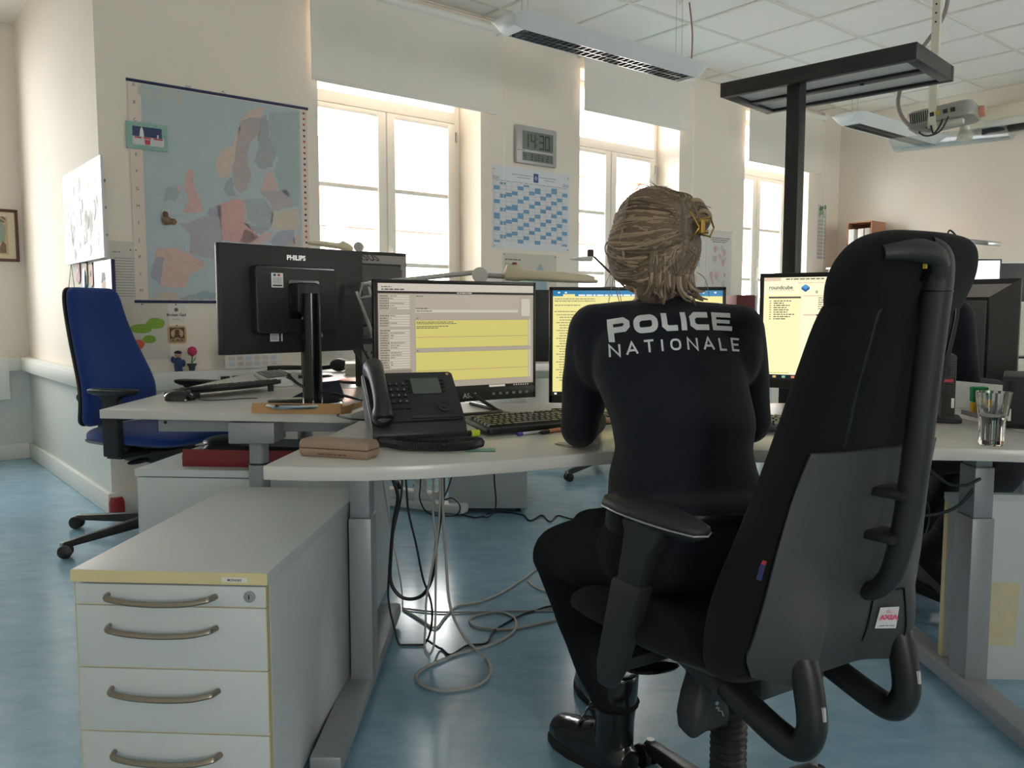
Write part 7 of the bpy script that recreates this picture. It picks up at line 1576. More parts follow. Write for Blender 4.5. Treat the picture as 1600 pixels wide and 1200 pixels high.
hb.ball(HP(-0.066, 0.005, -0.02), (0.024, 0.06, 0.075), 16, 10, rot=M); hb.ball(HP(0.062, 0.0, -0.02), (0.024, 0.06, 0.07), 16, 10, rot=M)
limb(hb, HP(-0.016, -0.092, -0.07), HP(-0.012, -0.100, 0.05), 0.022, 0.028); limb(hb, HP(-0.012, -0.100, 0.05), HP(0.022, -0.092, 0.068), 0.026, 0.022); hb.ball(HP(0.036, -0.088, 0.045), (0.026, 0.03, 0.034), 14, 10, rot=M)
hb.ball(HP(0.034, -0.088, -0.02), (0.024, 0.028, 0.05), 14, 10, rot=M)
ho = blob('hair', hb, m_hair, w1, 0.0055, 5)
tmp = ho.data; bvh = BVHTree.FromPolygons([WM[w1] @ v.co for v in tmp.vertices], [tuple(p.vertices) for p in tmp.polygons])
def surf(q, lift=0.002):
    loc, nrm, _, _ = bvh.find_nearest(Vector(q)); return loc + nrm * lift
clip = HP(0.015, -0.155, 0.015)
rr = random.Random(3); s1, s2, s3 = MB(), MB(), MB()
for k in range(620):
    q = rr.choice((-1, 1)); th = rr.uniform(-0.9, 1.5); st = HP(q * 0.085 * math.cos(th), 0.055 + rr.uniform(-0.05, 0.02), 0.02 + 0.095 * math.sin(th))
    e = HP(0.010 + rr.uniform(-0.03, 0.01), -0.10 + rr.uniform(-0.02, 0.015), 0.005 + 0.055 * math.sin(th) + rr.uniform(-0.008, 0.008)); pts = []
    for i in range(8):
        f = i / 7; c0 = st + (e - st) * f; out = (c0 - HP(0, -0.02, 0.02)); c0 = c0 + out.normalized() * 0.06 * math.sin(math.pi * f); pts.append(surf(c0, rr.uniform(-0.0004, 0.0016)))
    (s1 if k % 5 < 3 else s2 if k % 5 == 3 else s3).tube(pts, [0.0006 + 0.0011 * math.sin(math.pi * i / 7) for i in range(8)], 4)
for k in range(120):      # broad locks swept back to the clip
    q = rr.choice((-1, -1, 1)); th = rr.uniform(-0.8, 1.5); st = HP(q * 0.085 * math.cos(th), 0.06 + rr.uniform(-0.06, 0.02), 0.02 + 0.095 * math.sin(th)); e = HP(rr.uniform(-0.03, 0.01), -0.10, 0.005 + 0.055 * math.sin(th)); pts = []
    for i in range(10):
        f = i / 9; c0 = st + (e - st) * f; c0 = c0 + (c0 - HP(0, -0.02, 0.02)).normalized() * 0.06 * math.sin(math.pi * f); pts.append(surf(c0, -0.0005))
    (s1, s1, s3, s2)[k % 4].tube(pts, [0.0012 + 0.0034 * math.sin(math.pi * i / 9) for i in range(10)], 6)
for k in range(240):      # nape
    a = rr.uniform(-1.3, 1.0); b0 = HP(0.07 * a - 0.01, -0.10, rr.uniform(-0.095, -0.03)); e = HP(0.055 * a - 0.012 + rr.uniform(-0.02, 0.02), -0.085, -0.15); pts = [surf(b0 + (e - b0) * (i / 6), rr.uniform(0, 0.002)) for i in range(7)]
    (s1, s3, s1, s2, s3)[k % 5].tube(pts, [0.0009 + 0.0016 * math.sin(math.pi * i / 6) for i in range(7)], 5)
for k in range(9):        # loose curls around the twist
    a = -0.5 + 0.42 * k; c0 = HP(0.034, -0.100, 0.035); r0 = rr.uniform(0.016, 0.030); o = Vector((math.cos(a), -0.25, math.sin(a))) * 0.022
    pts = [c0 + o + Vector((math.cos(a + q_), -0.3 * math.sin(q_), math.sin(a + q_))) * (r0 * 0.62) for q_ in (-1.9, -1.2, -0.5, 0.2, 0.9, 1.6, 2.3)]; (s1, s2, s3)[k % 3].tube(curve_pts(pts, 3), 0.0048, 6)
for k in range(26):       # waves hanging over the collar
    a = -1.0 + 2.0 * k / 25; b0 = surf(HP(0.062 * a - 0.012, -0.085, -0.085), 0.001); o = (b0 - HP(-0.01, -0.03, -0.085)).normalized(); dn = Vector((0, 0, -1))
    L = rr.uniform(0.03, 0.06); sw_ = rr.uniform(-0.012, 0.012); pts = curve_pts([b0, b0 + dn * L * 0.5 + o * 0.004, b0 + dn * L + o * 0.012 + hr_ * sw_, b0 + dn * L * 1.15 + o * 0.024 + hr_ * sw_ * 2], 4)
    n_ = len(pts); (s1, s2, s3, s1)[k % 4].tube(pts, [0.0052 * (1 - 0.75 * i / n_) for i in range(n_)], 6)
for k in range(50):       # fly-away hairs around the outline
    a = rr.uniform(0.3, 3.6); b0 = surf(HP(0.1 * math.cos(a), -0.02, 0.02 + 0.1 * math.sin(a)), 0.0); n0 = (b0 - HP(0, -0.02, 0.02)).normalized(); tg = n0.cross(M @ Vector((0, 1, 0))) * rr.choice((-1, 1))
    (s2 if k % 2 else s1).tube(curve_pts([b0, b0 + n0 * 0.006 + tg * 0.02, b0 + n0 * rr.uniform(0.004, 0.014) + tg * 0.045], 4), 0.0006, 4)
for k in range(160):       # strands over the twist
    x = rr.uniform(-0.03, 0.05); pts = []
    for i in range(7):
        f = i / 6; pts.append(surf(HP(x + 0.015 * math.sin(3 * f), -0.14, -0.085 + 0.16 * f), rr.uniform(-0.0004, 0.002)))
    (s1 if k % 2 else s3).tube(pts, 0.0010, 4)
for k in range(26):       # wisps at the nape, the temples and from the twist
    if k < 10: b0 = HP(rr.uniform(-0.05, 0.06), -0.085, -0.08); d = Vector((rr.uniform(-0.02, 0.02), -0.012 - rr.random() * 0.02, -0.035 - rr.random() * 0.03))
    elif k < 18: b0 = HP(-0.075, 0.035 + rr.uniform(-0.03, 0.03), 0.0 + rr.uniform(-0.03, 0.04)); d = Vector((-0.012 * rr.random(), 0.0, -0.07 - rr.random() * 0.06))
    else: b0 = HP(0.03 + rr.uniform(-0.01, 0.02), -0.10, 0.05); d = Vector((0.012 + rr.random() * 0.012, -0.01, rr.uniform(-0.04, 0.012)))
    pts = curve_pts([b0, b0 + d * 0.5 + Vector((rr.uniform(-0.012, 0.012), -0.008, 0.01)), b0 + d + Vector((rr.uniform(-0.01, 0.02), 0, 0))], 5); (s2 if k % 2 else s1).tube(pts, 0.0008, 5)
s1.build('hair_strands', m_hair, ho, world=True, kind='stuff'); s2.build('hair_strands', m_hair2, ho, world=True, kind='stuff'); s3.build('hair_strands', m_hair3, ho, world=True, kind='stuff')
m_gold = mat('gold_metal', rgb(206, 168, 92), 0.25, 1.0)
cx = HP(0.014, -0.128, 0.008); rv = Vector((0.98, -0.2, 0)).normalized(); uv = Vector((0, 0, 1)); nv = Vector((-0.2, -0.98, 0)).normalized()
CP = lambda a, b_, n_=0.0: cx + rv * a + uv * b_ + nv * n_
MB().tube([CP(-0.035, 0.052), CP(-0.005, 0.03), CP(0.012, 0.0), CP(-0.008, -0.03), CP(-0.038, -0.055), CP(-0.036, 0.0, -0.004)], 0.0022, 8, closed=True).tube([CP(0.012, 0.016), CP(0.034, 0.022, -0.012), CP(0.042, 0.0, -0.02), CP(0.034, -0.018, -0.012), CP(0.012, -0.014)], 0.0022, 8).tube([CP(0.018, 0.014, 0.004), CP(0.018, -0.012, 0.004)], 0.0055, 8).tube([CP(0.012, 0.012, 0.003), CP(0.03, 0.012, 0.002)], 0.004, 8).tube([CP(0.012, -0.01, 0.003), CP(0.03, -0.01, 0.002)], 0.004, 8).build('hair_clip', m_gold, ho, world=True, label='gold claw hair clip')
# glasses and hoop earring
gl = MB(); gf = mat('glasses_frame', rgb(96, 78, 72), 0.3, 0.3)
for q in (-1, 1):
    gl.tube([P(q * 0.034 + 0.025 * math.cos(t), 0.098 - 0.010 * (0.5 + 0.5 * q * math.cos(t)) ** 2 * 0.6, 0.0 + 0.02 * math.sin(t)) for t in [2 * math.pi * i / 20 for i in range(20)]], 0.0014, 6, closed=True); gl.tube([P(q * 0.059, 0.092, 0.006), P(q * 0.077, 0.05, 0.006), P(q * 0.082, -0.005, 0.006)], 0.0014, 6)
gl.tube([P(-0.009, 0.099, 0.004), P(0, 0.102, 0.007), P(0.009, 0.099, 0.004)], 0.0014, 6); gl.build('glasses', gf, w1, world=True)
er = P(-0.082, 0.0, -0.052); MB().tube([er + Vector((0.014 * math.cos(t), 0.004 * math.cos(t), 0.014 * math.sin(t))) for t in [2 * math.pi * i / 20 for i in range(20)]], 0.001, 6, closed=True).build('earring', m_gold, w1, world=True)
# lettering on the back
swm = swo.data; bvs = BVHTree.FromPolygons([WM[w1] @ v.co for v in swm.vertices], [tuple(p.vertices) for p in swm.polygons])
def on_back(x, z):
    loc, nrm, _, _ = bvs.ray_cast(Vector((x, 1.2, z)), Vector((0, 1, 0)))
    return (loc + Vector((0, -0.0022, 0))) if loc else Vector((x, 1.72, z))
def stroke(mb, pts, th, closed=False, sub=0.006):       # flat ribbon letter stroke laid on the cloth; pts in (x, z)
    P_ = [Vector((a, b_)) for a, b_ in pts]; n = len(P_); L_, R_ = [], []
    for i in range(n):
        d0 = (P_[i] - P_[i - 1]).normalized() if (i > 0 or closed) else (P_[1] - P_[0]).normalized(); d1 = (P_[(i + 1) % n] - P_[i]).normalized() if (i < n - 1 or closed) else d0
        nn = Vector((-(d0 + d1).y, (d0 + d1).x)); nn.normalize(); k = 1 / max(0.5, nn.dot(Vector((-d0.y, d0.x)))); L_.append(P_[i] + nn * th / 2 * k); R_.append(P_[i] - nn * th / 2 * k)
    for i in range(n if closed else n - 1):
        j = (i + 1) % n; m_ = max(1, int((P_[j] - P_[i]).length / sub)); vs = []; fs = []
        for q in range(m_ + 1):
            f = q / m_; l = L_[i] + (L_[j] - L_[i]) * f; r = R_[i] + (R_[j] - R_[i]) * f
            for w in (0, 0.33, 0.67, 1): c0 = r + (l - r) * w; vs.append(on_back(c0.x, c0.y))
        for q in range(m_):
            for w in range(3): fs.append((q * 4 + w, (q + 1) * 4 + w, (q + 1) * 4 + w + 1, q * 4 + w + 1))
        mb.add(vs, fs)
def rr_stroke(cx, cz, w, h, r=0.28):
    return rrect(w, h, min(w, h) * r, 4, cx, cz)
lt = MB(); zb = 1.043; lh = 0.037; lw = 0.044; gap = 0.0075; th = 0.0115; xl = 0.202
def warp(x): f = (x - 0.345) / 0.15; return -0.011 * f * f + 0.006 * f
def S(pts, th_, closed=False): stroke(lt, [(x, z + warp(x)) for x, z in pts], th_, closed)
t2 = th / 2; x = xl; zt_ = zb + lh
S([(x + t2, zb - 0.010), (x + t2, zt_ - t2), (x + lw - 0.012, zt_ - t2), (x + lw - t2, zt_ - 0.011), (x + lw - t2, zb + 0.019), (x + lw - 0.012, zb + 0.013), (x + t2, zb + 0.013)], th); x += lw + gap
S(rr_stroke(x + lw / 2 + 0.002, zb + lh / 2, lw + 0.004 - th, lh - th, 0.4), th, True); x += lw + gap + 0.004
S([(x + t2, zt_), (x + t2, zb + 0.012), (x + 0.012, zb + t2), (x + lw * 0.74, zb + t2)], th); x += lw * 0.74 + gap
S([(x + t2, zb), (x + t2, zt_)], th); x += th + gap
S([(x + lw * 0.95, zt_ - t2), (x + 0.014, zt_ - t2), (x + t2, zt_ - 0.012), (x + t2, zb + 0.012), (x + 0.014, zb + t2), (x + lw * 0.95, zb + t2)], th); x += lw * 0.95 + gap
S([(x + lw * 0.92, zt_ - 0.0048), (x + t2, zt_ - 0.0048), (x + t2, zb + 0.0048), (x + lw * 0.95, zb + 0.0048)], 0.0096); S([(x + 0.008, zb + lh / 2), (x + lw * 0.86, zb + lh / 2)], 0.0075)
xe = x + lw * 0.95
m_print = mat('reflective_print', rgb(206, 208, 208), 0.5, noise=0.04, nscale=80)
lt.build('back_lettering', m_print, swo, world=True, label='pale lettering POLICE across the back')
# second line
GL = {'N': [[(0, 0), (0, 1), (1, 0), (1, 1)]], 'A': [[(0, 0), (0.5, 1), (1, 0)], [(0.2, 0.33), (0.8, 0.33)]], 'T': [[(0, 1), (1, 1)], [(0.5, 1), (0.5, 0)]], 'I': [[(0.5, 0), (0.5, 1)]], 'O': 'o', 'L': [[(0, 1), (0, 0), (1, 0)]], 'E': [[(1, 1), (0, 1), (0, 0), (1, 0)], [(0, 0.5), (0.9, 0.5)]]}
WD = {'N': 0.019, 'A': 0.021, 'T': 0.019, 'I': 0.005, 'O': 0.022, 'L': 0.014, 'E': 0.015}
word = 'NATIONALE'; tot = sum(WD[c_] for c_ in word); g2 = (xe + 0.012 - (xl - 0.0) - tot) / 8; x = xl; lt = MB(); z0 = zb - 0.039; hh = 0.023
for ch in word:
    w_ = WD[ch]
    if ch == 'O': S(rr_stroke(x + w_ / 2, z0 + hh / 2, w_ - 0.004, hh - 0.004, 0.4), 0.0042, True)
    else:
        for seg_ in GL[ch]: S([(x + a * w_, z0 + b_ * hh) for a, b_ in seg_], 0.0042)
    x += w_ + g2
lt.build('back_lettering', m_print, swo, world=True, label='pale lettering NATIONALE under the larger word')

# ---- second person at the right
RW2 = Vector((P2.x, P2.y, 0.48)); w2p = thing('person', 'seated second person in dark clothes, mostly hidden behind the big black chair', 'person', RW2, 0)
fx = Vector((math.cos(P2R + R(90)), math.sin(P2R + R(90)), 0)); sx_ = Vector((math.cos(P2R), math.sin(P2R), 0))      # forward, right
def Q(s_, f, z): return Vector((P2.x, P2.y, 0)) + sx_ * s_ + fx * f + Vector((0, 0, z))
K = dict(pel=Q(0, -0.02, 0.56), waist=Q(0, 0.0, 0.70), chest=Q(0, 0.05, 0.88), neck=Q(0, 0.07, 1.05), head=Q(0, 0.10, 1.165), shl=Q(-0.165, 0.07, 0.99), shr=Q(0.165, 0.07, 0.99), ell=Q(-0.21, 0.16, 0.80), elr=Q(0.21, 0.08, 0.81), wrl=Q(-0.14, 0.30, 0.80), wrr=Q(0.14, 0.30, 0.80), hpl=Q(-0.085, 0.0, 0.54), hpr=Q(0.085, 0.0, 0.54), knl=Q(-0.10, 0.40, 0.52), knr=Q(0.12, 0.40, 0.51))
for k_ in ('pel', 'waist', 'chest', 'neck', 'head', 'shl', 'shr', 'hpl', 'hpr'): K[k_] = K[k_] + Vector((0, 0, 0.075))
K['anr'] = Vector((1.535, 2.93, 0.24)); K['anl'] = Q(-0.10, 0.18, 0.13)
b2 = MB(); s2_ = MB(); t2_ = MB()
def trunk2(mb, ex):
    secs = [(K['pel'], 0.165, 0.115), (K['waist'], 0.15, 0.105), (K['chest'], 0.165, 0.11), (K['chest'] + fx * 0.015 + Vector((0, 0, 0.09)), 0.155, 0.09), (K['neck'] + Vector((0, 0, -0.02)), 0.075, 0.06), (K['neck'], 0.055, 0.052)]
    mb.loft([[c + sx_ * ((a + ex) * math.cos(t)) + fx * ((b_ + ex) * math.sin(t)) for t in [2 * math.pi * i / 24 for i in range(24)]] for c, a, b_ in secs])
trunk2(b2, -0.012); trunk2(s2_, 0.006)
for q in 'lr':
    limb(b2, K['sh' + q], K['el' + q], 0.043, 0.035); limb(b2, K['el' + q], K['wr' + q], 0.035, 0.024); limb(b2, K['hp' + q], K['kn' + q], 0.08, 0.055); limb(b2, K['kn' + q], K['an' + q], 0.05, 0.035); limb(b2, K['neck'] + Vector((0, 0, -0.04)), K['sh' + q], 0.045, 0.042)
    limb(s2_, K['neck'] + Vector((0, 0, -0.06)), K['sh' + q], 0.06, 0.058); limb(s2_, K['sh' + q], K['el' + q], 0.06, 0.05); limb(s2_, K['el' + q], K['wr' + q], 0.05, 0.036)
    h, k_, a = K['hp' + q], K['kn' + q], K['an' + q]; limb(t2_, h, k_, 0.095, 0.07); limb(t2_, k_, k_ + (a - k_) * 0.85, 0.07, 0.062); hand(b2, K['wr' + q], fx, (0, 0, 1), sx_ * (1 if q == 'l' else -1), 0.4)
limb(b2, K['neck'] + Vector((0, 0, -0.03)), K['head'] + Vector((0, 0, -0.06)), 0.052, 0.048)
P_2, M_2 = head_shape(b2, K['head'], fx, (0, 0, 1), 0.95)
blob('body', b2, m_skin, w2p, 0.006, 4); face_parts(w2p, P_2, M_2, 0.95, (80, 64, 50))
t2_.ball(K['pel'], (0.16, 0.15, 0.09)); blob('sweater', s2_, m_navyknit, w2p, 0.008, 6); blob('trousers', t2_, mat('dark_jeans', rgb(30, 32, 42), 0.85, noise=0.2, nscale=200, bump=0.3, bscale=400), w2p, 0.008, 5, fn=tfolds)
h2 = MB(); h2.ball(P_2(0, -0.02, 0.03), (0.08, 0.095, 0.088), 20, 12, rot=M_2); h2.ball(P_2(0, -0.05, -0.03), (0.07, 0.06, 0.06), 18, 10, rot=M_2)
blob('hair', h2, mat('brown_hair', rgb(92, 70, 54), 0.6, noise=0.3, nscale=80, bump=0.4, bscale=200), w2p, 0.006, 4)
m_suede = mat('dark_suede', rgb(34, 32, 33), 0.85, noise=0.2, nscale=120, bump=0.2, bscale=400)
def tilted_boot(an_, yaw, pitch, lift):
    T = Matrix.Translation((an_[0], an_[1], lift)) @ Matrix.Rotation(yaw, 4, 'Z') @ Matrix.Translation((0.10, 0, 0)) @ Matrix.Rotation(pitch, 4, 'Y') @ Matrix.Translation((-0.10, 0, 0)); b = MB()
    b.loft([[T @ Vector((cx + rx * math.cos(t), ry * math.sin(t), z)) for t in [2 * math.pi * i / 20 for i in range(20)]] for z, cx, rx, ry in ((0.03, 0.0, 0.055, 0.042), (0.09, 0.0, 0.055, 0.043), (0.16, -0.005, 0.056, 0.05))]); b.loft([[T @ Vector((x_, w * math.cos(t), max(0.018, z0_ + h * math.sin(t)))) for t in [2 * math.pi * i / 20 for i in range(20)]][::-1] for x_, w, z0_, h in ((-0.055, 0.028, 0.05, 0.03), (-0.02, 0.040, 0.05, 0.05), (0.05, 0.044, 0.045, 0.062), (0.11, 0.049, 0.035, 0.046), (0.17, 0.044, 0.03, 0.038), (0.2, 0.02, 0.03, 0.02))])
    bo = blob('boot', b, m_suede, w2p, 0.006, 4); ol = [(-0.062, 0.0), (-0.055, 0.03), (-0.02, 0.041), (0.05, 0.04), (0.11, 0.05), (0.165, 0.046), (0.205, 0.0)]; ol = ol + [(x_, -y_) for x_, y_ in ol[-2:0:-1]]
    MB().prism(ol[::-1], 0.0, 0.024, T=T).build('sole', mat('grey_sole', rgb(104, 102, 100), 0.8), bo, world=True, bevel=0.003)
tilted_boot((1.42, 2.945), R(-10), R(45), 0.09); tilted_boot(K['anl'], P2R + R(90), 0.0, 0.0)
# ------------------------------------------------------------------ black office floor lamp
m_lblack = mat('matt_black_lacquer', rgb(30, 30, 31), 0.5, noise=0.08, nscale=40, bump=0.04, bscale=800)
m_diff = mat('lamp_diffuser', rgb(226, 226, 222), 0.5)
ZL = 2.0
A_, B_, C_, D_ = at_z(1126, 145, ZL), at_z(1432, 91, ZL), at_z(1505, 125, ZL), at_z(1215, 168, ZL)
L, yaw, wd = 0.80, R(-44), 0.43
ctr = B_ - Vector((math.cos(yaw), math.sin(yaw), 0)) * (L / 2) + Vector((-math.sin(yaw), math.cos(yaw), 0)) * (wd / 2)
fl = thing('floor_lamp', 'black office floor lamp with a wide flat head on a square pole', 'lamp', (1.163, 3.49, 0), yaw)
hc = WM[fl].inverted() @ ctr; x0, x1, y0, y1 = hc.x - L / 2, hc.x + L / 2, hc.y - wd / 2, hc.y + wd / 2; h = 0.06
hd = MB(); b = 0.035
hd.box(x0, x1, y0, y0 + b, ZL, ZL + h).box(x0, x1, y1 - b, y1, ZL, ZL + h).box(x0, x0 + b + 0.01, y0 + b, y1 - b, ZL, ZL + h).box(x1 - b - 0.01, x1, y0 + b, y1 - b, ZL, ZL + h).box(x0 + b, x1 - b, hc.y - 0.026, hc.y + 0.026, ZL + 0.002, ZL + 0.03)
hd.build('lamp_head', m_lblack, fl, bevel=0.003)
for a, c in ((y0 + b, hc.y - 0.026), (hc.y + 0.026, y1 - b)): MB().box(x0 + b + 0.01, x1 - b - 0.01, a, c, ZL + 0.012, ZL + 0.016).build('diffuser', m_diff, fl)
MB().cyl((hc.x + 0.12, hc.y, ZL - 0.004), (hc.x + 0.12, hc.y, ZL + 0.003), 0.008, seg=12).build('sensor', m_glossblack, fl)
MB().box(-0.029, 0.029, -0.029, 0.029, 0.018, ZL + 0.03).build('pole', m_lblack, fl, bevel=0.003); MB().box(-0.18, 0.32, -0.2, 0.2, 0, 0.018).build('base_plate', m_lblack, fl, bevel=0.004)
# ------------------------------------------------------------------ desk lamps
m_lcream = mat('cream_lamp_enamel', rgb(214, 204, 172), 0.4, noise=0.04, nscale=20)
m_lgrey = mat('lamp_arm_grey', rgb(176, 174, 168), 0.4, 0.3)
def lamp_tubes(t, pts, r=0.006, gap=0.022):
    a, b_ = Vector(pts[0]), Vector(pts[1]); d = (b_ - a).normalized(); s_ = d.cross(Vector((0, 1, 0))).normalized()
    return MB().cyl(a + s_ * gap, b_ + s_ * gap, r, seg=10).cyl(a - s_ * gap, b_ - s_ * gap, r, seg=10).build('arm', m_lgrey, t, world=True)
bx = at_z(607, 628, DZ); base = Vector((-0.405, 2.885, DZ))
t = thing('desk_lamp', 'cream jointed desk lamp reaching over the form monitor', 'lamp', base, 0, 'jointed desk lamps')
MB().lathe([(0.045, 0), (0.045, 0.02), (0.03, 0.035), (0.012, 0.06), (0.012, 0.09)], 20).build('base', m_lgrey, t)
j1 = at_y(566, 452, 2.88); j2 = at_y(750, 430, 3.02); h0 = at_y(788, 432, 3.04); h1 = at_y(932, 440, 3.04)
lamp_tubes(t, (base + Vector((0, 0, 0.09)), j1)); 
pl = MB().tube([j1 + Vector((-0.012, 0, -0.03)), j1 + Vector((0.0, 0, 0.018)), j1 + Vector((0.05, 0, 0.022)), j1 + Vector((0.035, 0, -0.025))], 0.007, 8, closed=True).build('elbow', m_lgrey, t, world=True)
MB().tube([j1 + Vector((0.02, 0, 0.018)), j2 + Vector((0, 0, 0.012))], 0.009, 10).build('arm', m_lgrey, t, world=True)
MB().cyl(j2 + Vector((0, -0.02, 0)), j2 + Vector((0, 0.02, 0)), 0.028, seg=20).tube([j2, h0], 0.009, 8).build('wrist', m_lgrey, t, world=True)
ddir = (h1 - h0).normalized(); sdir = Vector((-ddir.y, ddir.x, 0)).normalized(); udir = sdir.cross(ddir) * -1
udir = Vector((0, 0, 1)) if udir.z < 0 else udir
LH = (h1 - h0).length; rings = []
for f, w, zt in ((-0.01, 0.012, 0.018), (0.02, 0.035, 0.042), (0.15, 0.042, 0.046), (0.2, 0.045, 0.03), (0.6, 0.046, 0.028), (0.9, 0.045, 0.024), (0.97, 0.04, 0.018)): rings.append([h0 + ddir * (LH * f) + sdir * (w * math.cos(a)) + udir * (zt * math.copysign(abs(math.sin(a)) ** 0.5, math.sin(a)) * (1 if math.sin(a) > 0 else 0.35)) for a in [2 * math.pi * i / 20 for i in range(20)]])
MB().loft(rings).build('lamp_shade', m_lcream, t, world=True, sharp=50); MB().tube([h0 + ddir * (LH * 0.94) + udir * 0.004 + sdir * q for q in (-0.03,)] + [h0 + ddir * (LH * 1.0) + sdir * q for q in (-0.02, 0.02)] + [h0 + ddir * (LH * 0.94) + sdir * 0.03], 0.006, 8).build('grip', m_lcream, t, world=True)
MB().cyl(h0 + ddir * 0.035 + udir * 0.045, h0 + ddir * 0.035 + udir * 0.052, 0.009, seg=12).build('switch', mat('red_button', rgb(130, 40, 44), 0.4), t, world=True)
base = Vector((-0.78, 4.52, DZ))
t = thing('desk_lamp', 'cream jointed desk lamp in front of the window above the left monitor', 'lamp', base, 0, 'jointed desk lamps')
MB().lathe([(0.045, 0), (0.045, 0.02), (0.03, 0.035), (0.012, 0.06), (0.012, 0.09)], 20).build('base', m_lgrey, t)
j1 = at_y(585, 470, 4.52); j2 = at_y(561, 386, 4.5); h0 = at_y(549, 388, 4.48); h1 = at_y(482, 380, 4.4)
lamp_tubes(t, (base + Vector((0, 0, 0.09)), j1), gap=0.014); MB().tube([j1, j2], 0.012, 10).build('arm', m_lgrey, t, world=True); MB().cyl(j2 + Vector((0, -0.02, 0)), j2 + Vector((0, 0.02, 0)), 0.026, seg=16).build('wrist', m_lgrey, t, world=True)
rings = []; ddir = (h1 - h0).normalized(); LH = (h1 - h0).length; sdir = Vector((-ddir.y, ddir.x, 0)).normalized()
for f, w, z0_, z1_ in ((-0.04, 0.012, -0.01, 0.01), (0.05, 0.032, -0.018, 0.022), (0.2, 0.042, -0.016, 0.036), (0.3, 0.044, -0.012, 0.02), (0.8, 0.046, -0.01, 0.02), (1.0, 0.036, -0.01, 0.008)): rings.append([h0 + ddir * (LH * f) + sdir * (w * math.cos(a)) + Vector((0, 0, z1_ * math.sin(a) if math.sin(a) > 0 else -z0_ * math.sin(a))) for a in [2 * math.pi * i / 18 for i in range(18)]])
MB().loft(rings).build('lamp_shade', m_lcream, t, world=True, sharp=50)
base = Vector((0.66, 4.75, DZ))
t = thing('desk_lamp', 'slim desk lamp with a flat white head and a black joint beside the officer\'s face', 'lamp', base, 0, 'jointed desk lamps')
MB().lathe([(0.07, 0), (0.07, 0.012), (0.012, 0.018), (0.01, 0.05)], 20).build('base', m_black, t)
j1 = at_y(978, 450, 4.75); j2 = at_y(928, 401, 4.7); MB().tube([base + Vector((0, 0, 0.05)), j1], 0.007, 8).tube([j1, j2], 0.006, 8).build('arm', m_black, t, world=True); MB().box(-0.018, 0.018, -0.02, 0.02, -0.012, 0.034, T=Matrix.Translation(j2 + Vector((-0.02, 0, 0.005)))).build('joint', m_black, t, world=True, bevel=0.006)
e = at_y(891, 405, 4.7); rings = []
for f, w, hh_ in ((0.0, 0.05, 0.014), (0.5, 0.055, 0.014), (0.9, 0.05, 0.005), (1.0, 0.04, 0.002)): c = j2 + Vector((-0.01, 0, -0.012)) + (e - j2 - Vector((-0.01, 0, -0.012))) * f; rings.append([c + Vector((0, w * math.cos(a), hh_ * math.sin(a))) for a in [2 * math.pi * i / 16 for i in range(16)]])
MB().loft(rings).build('lamp_shade', m_white, t, world=True, sharp=50)
base = Vector((1.80, 3.85, DZ))
t = thing('desk_lamp', 'silver flat-headed desk lamp sticking out right of the black headrest', 'lamp', base, 0, 'jointed desk lamps')
MB().lathe([(0.07, 0), (0.07, 0.012), (0.012, 0.018), (0.01, 0.05)], 20).build('base', m_lgrey, t)
j1 = at_y(1440, 420, 3.85); j2 = at_y(1489, 374, 3.8); e = at_y(1554, 381, 3.62); MB().tube([base + Vector((0, 0, 0.05)), j1], 0.007, 8).tube([j1, j2], 0.006, 8).build('arm', m_lgrey, t, world=True)
d = (e - j2); s_ = Vector((-d.y, d.x, 0)).normalized() * 0.045; up = Vector((0, 0, 0.009))
MB().add([j2 - s_ * 0.6 - up, e - s_ - up, e + s_ - up, j2 + s_ * 0.6 - up, j2 - s_ * 0.6 + up, e - s_ + up, e + s_ + up, j2 + s_ * 0.6 + up], [(0, 3, 2, 1), (4, 5, 6, 7), (0, 1, 5, 4), (1, 2, 6, 5), (2, 3, 7, 6), (3, 0, 4, 7)]).build('lamp_shade', m_alu, t, world=True, bevel=0.004)
MB().tube(curve_pts([j2 + Vector((-0.03, 0, -0.01)), j2 + Vector((-0.018, 0, 0.04)), j2 + Vector((0.015, 0, 0.015))], 6), 0.004, 8).build('cable_loop', m_black, t, world=True)

# ------------------------------------------------------------------ cables under and behind the desk
m_cblk = mat('black_cable', rgb(22, 22, 24), 0.45); m_cgry = mat('grey_cable', rgb(172, 168, 162), 0.5); m_cwht = mat('pale_cable', rgb(196, 190, 180), 0.5)
def k3(x, y): return 500 + x / 3.0, 700 + y / 3.0
def cable(lab, pts, m, r=0.0042, Y=2.58, group='cables under the desk'):
    W = []
    for q in pts:
        x, y = k3(q[0], q[1]) if len(q) < 4 or q[3] == 3 else (q[0], q[1])
        if len(q) > 2 and q[2] == 'f': v = at_z(x, y, 0.0); W.append(Vector((v.x, v.y, r + 0.001)))
        else: W.append(at_y(x, y, Y if len(q) < 3 or q[2] is None else q[2]))
    o = W[0]; C = curve_pts(W, 6); c0 = Vector((o.x, o.y, 0))
    for p_ in C: p_.z = max(p_.z, r + 0.0005)
    return solo(MB().tube([p_ - c0 for p_ in C], r, 8), 'cable', m, lab, 'cable', c0, 0, group)
cable('thick black cable hanging in a deep U below the desk', [(335, 95), (340, 140), (365, 230), (345, 350), (332, 500), (330, 620), (370, 690), (430, 708), (490, 680), (530, 590), (545, 450), (575, 250), (578, 95)], m_cblk, 0.0058, 2.55)
cable('black cable looping from under the desk nearly to the floor by the white glare', [(400, 95), (405, 180), (415, 300), (450, 450), (480, 600), (500, 660), (522, 730), (524, 820), (500, 905), (440, 948), (375, 925), (345, 830), (325, 740), (320, 640), (340, 420), (380, 230), (385, 95)], m_cblk, 0.0036, 2.62)
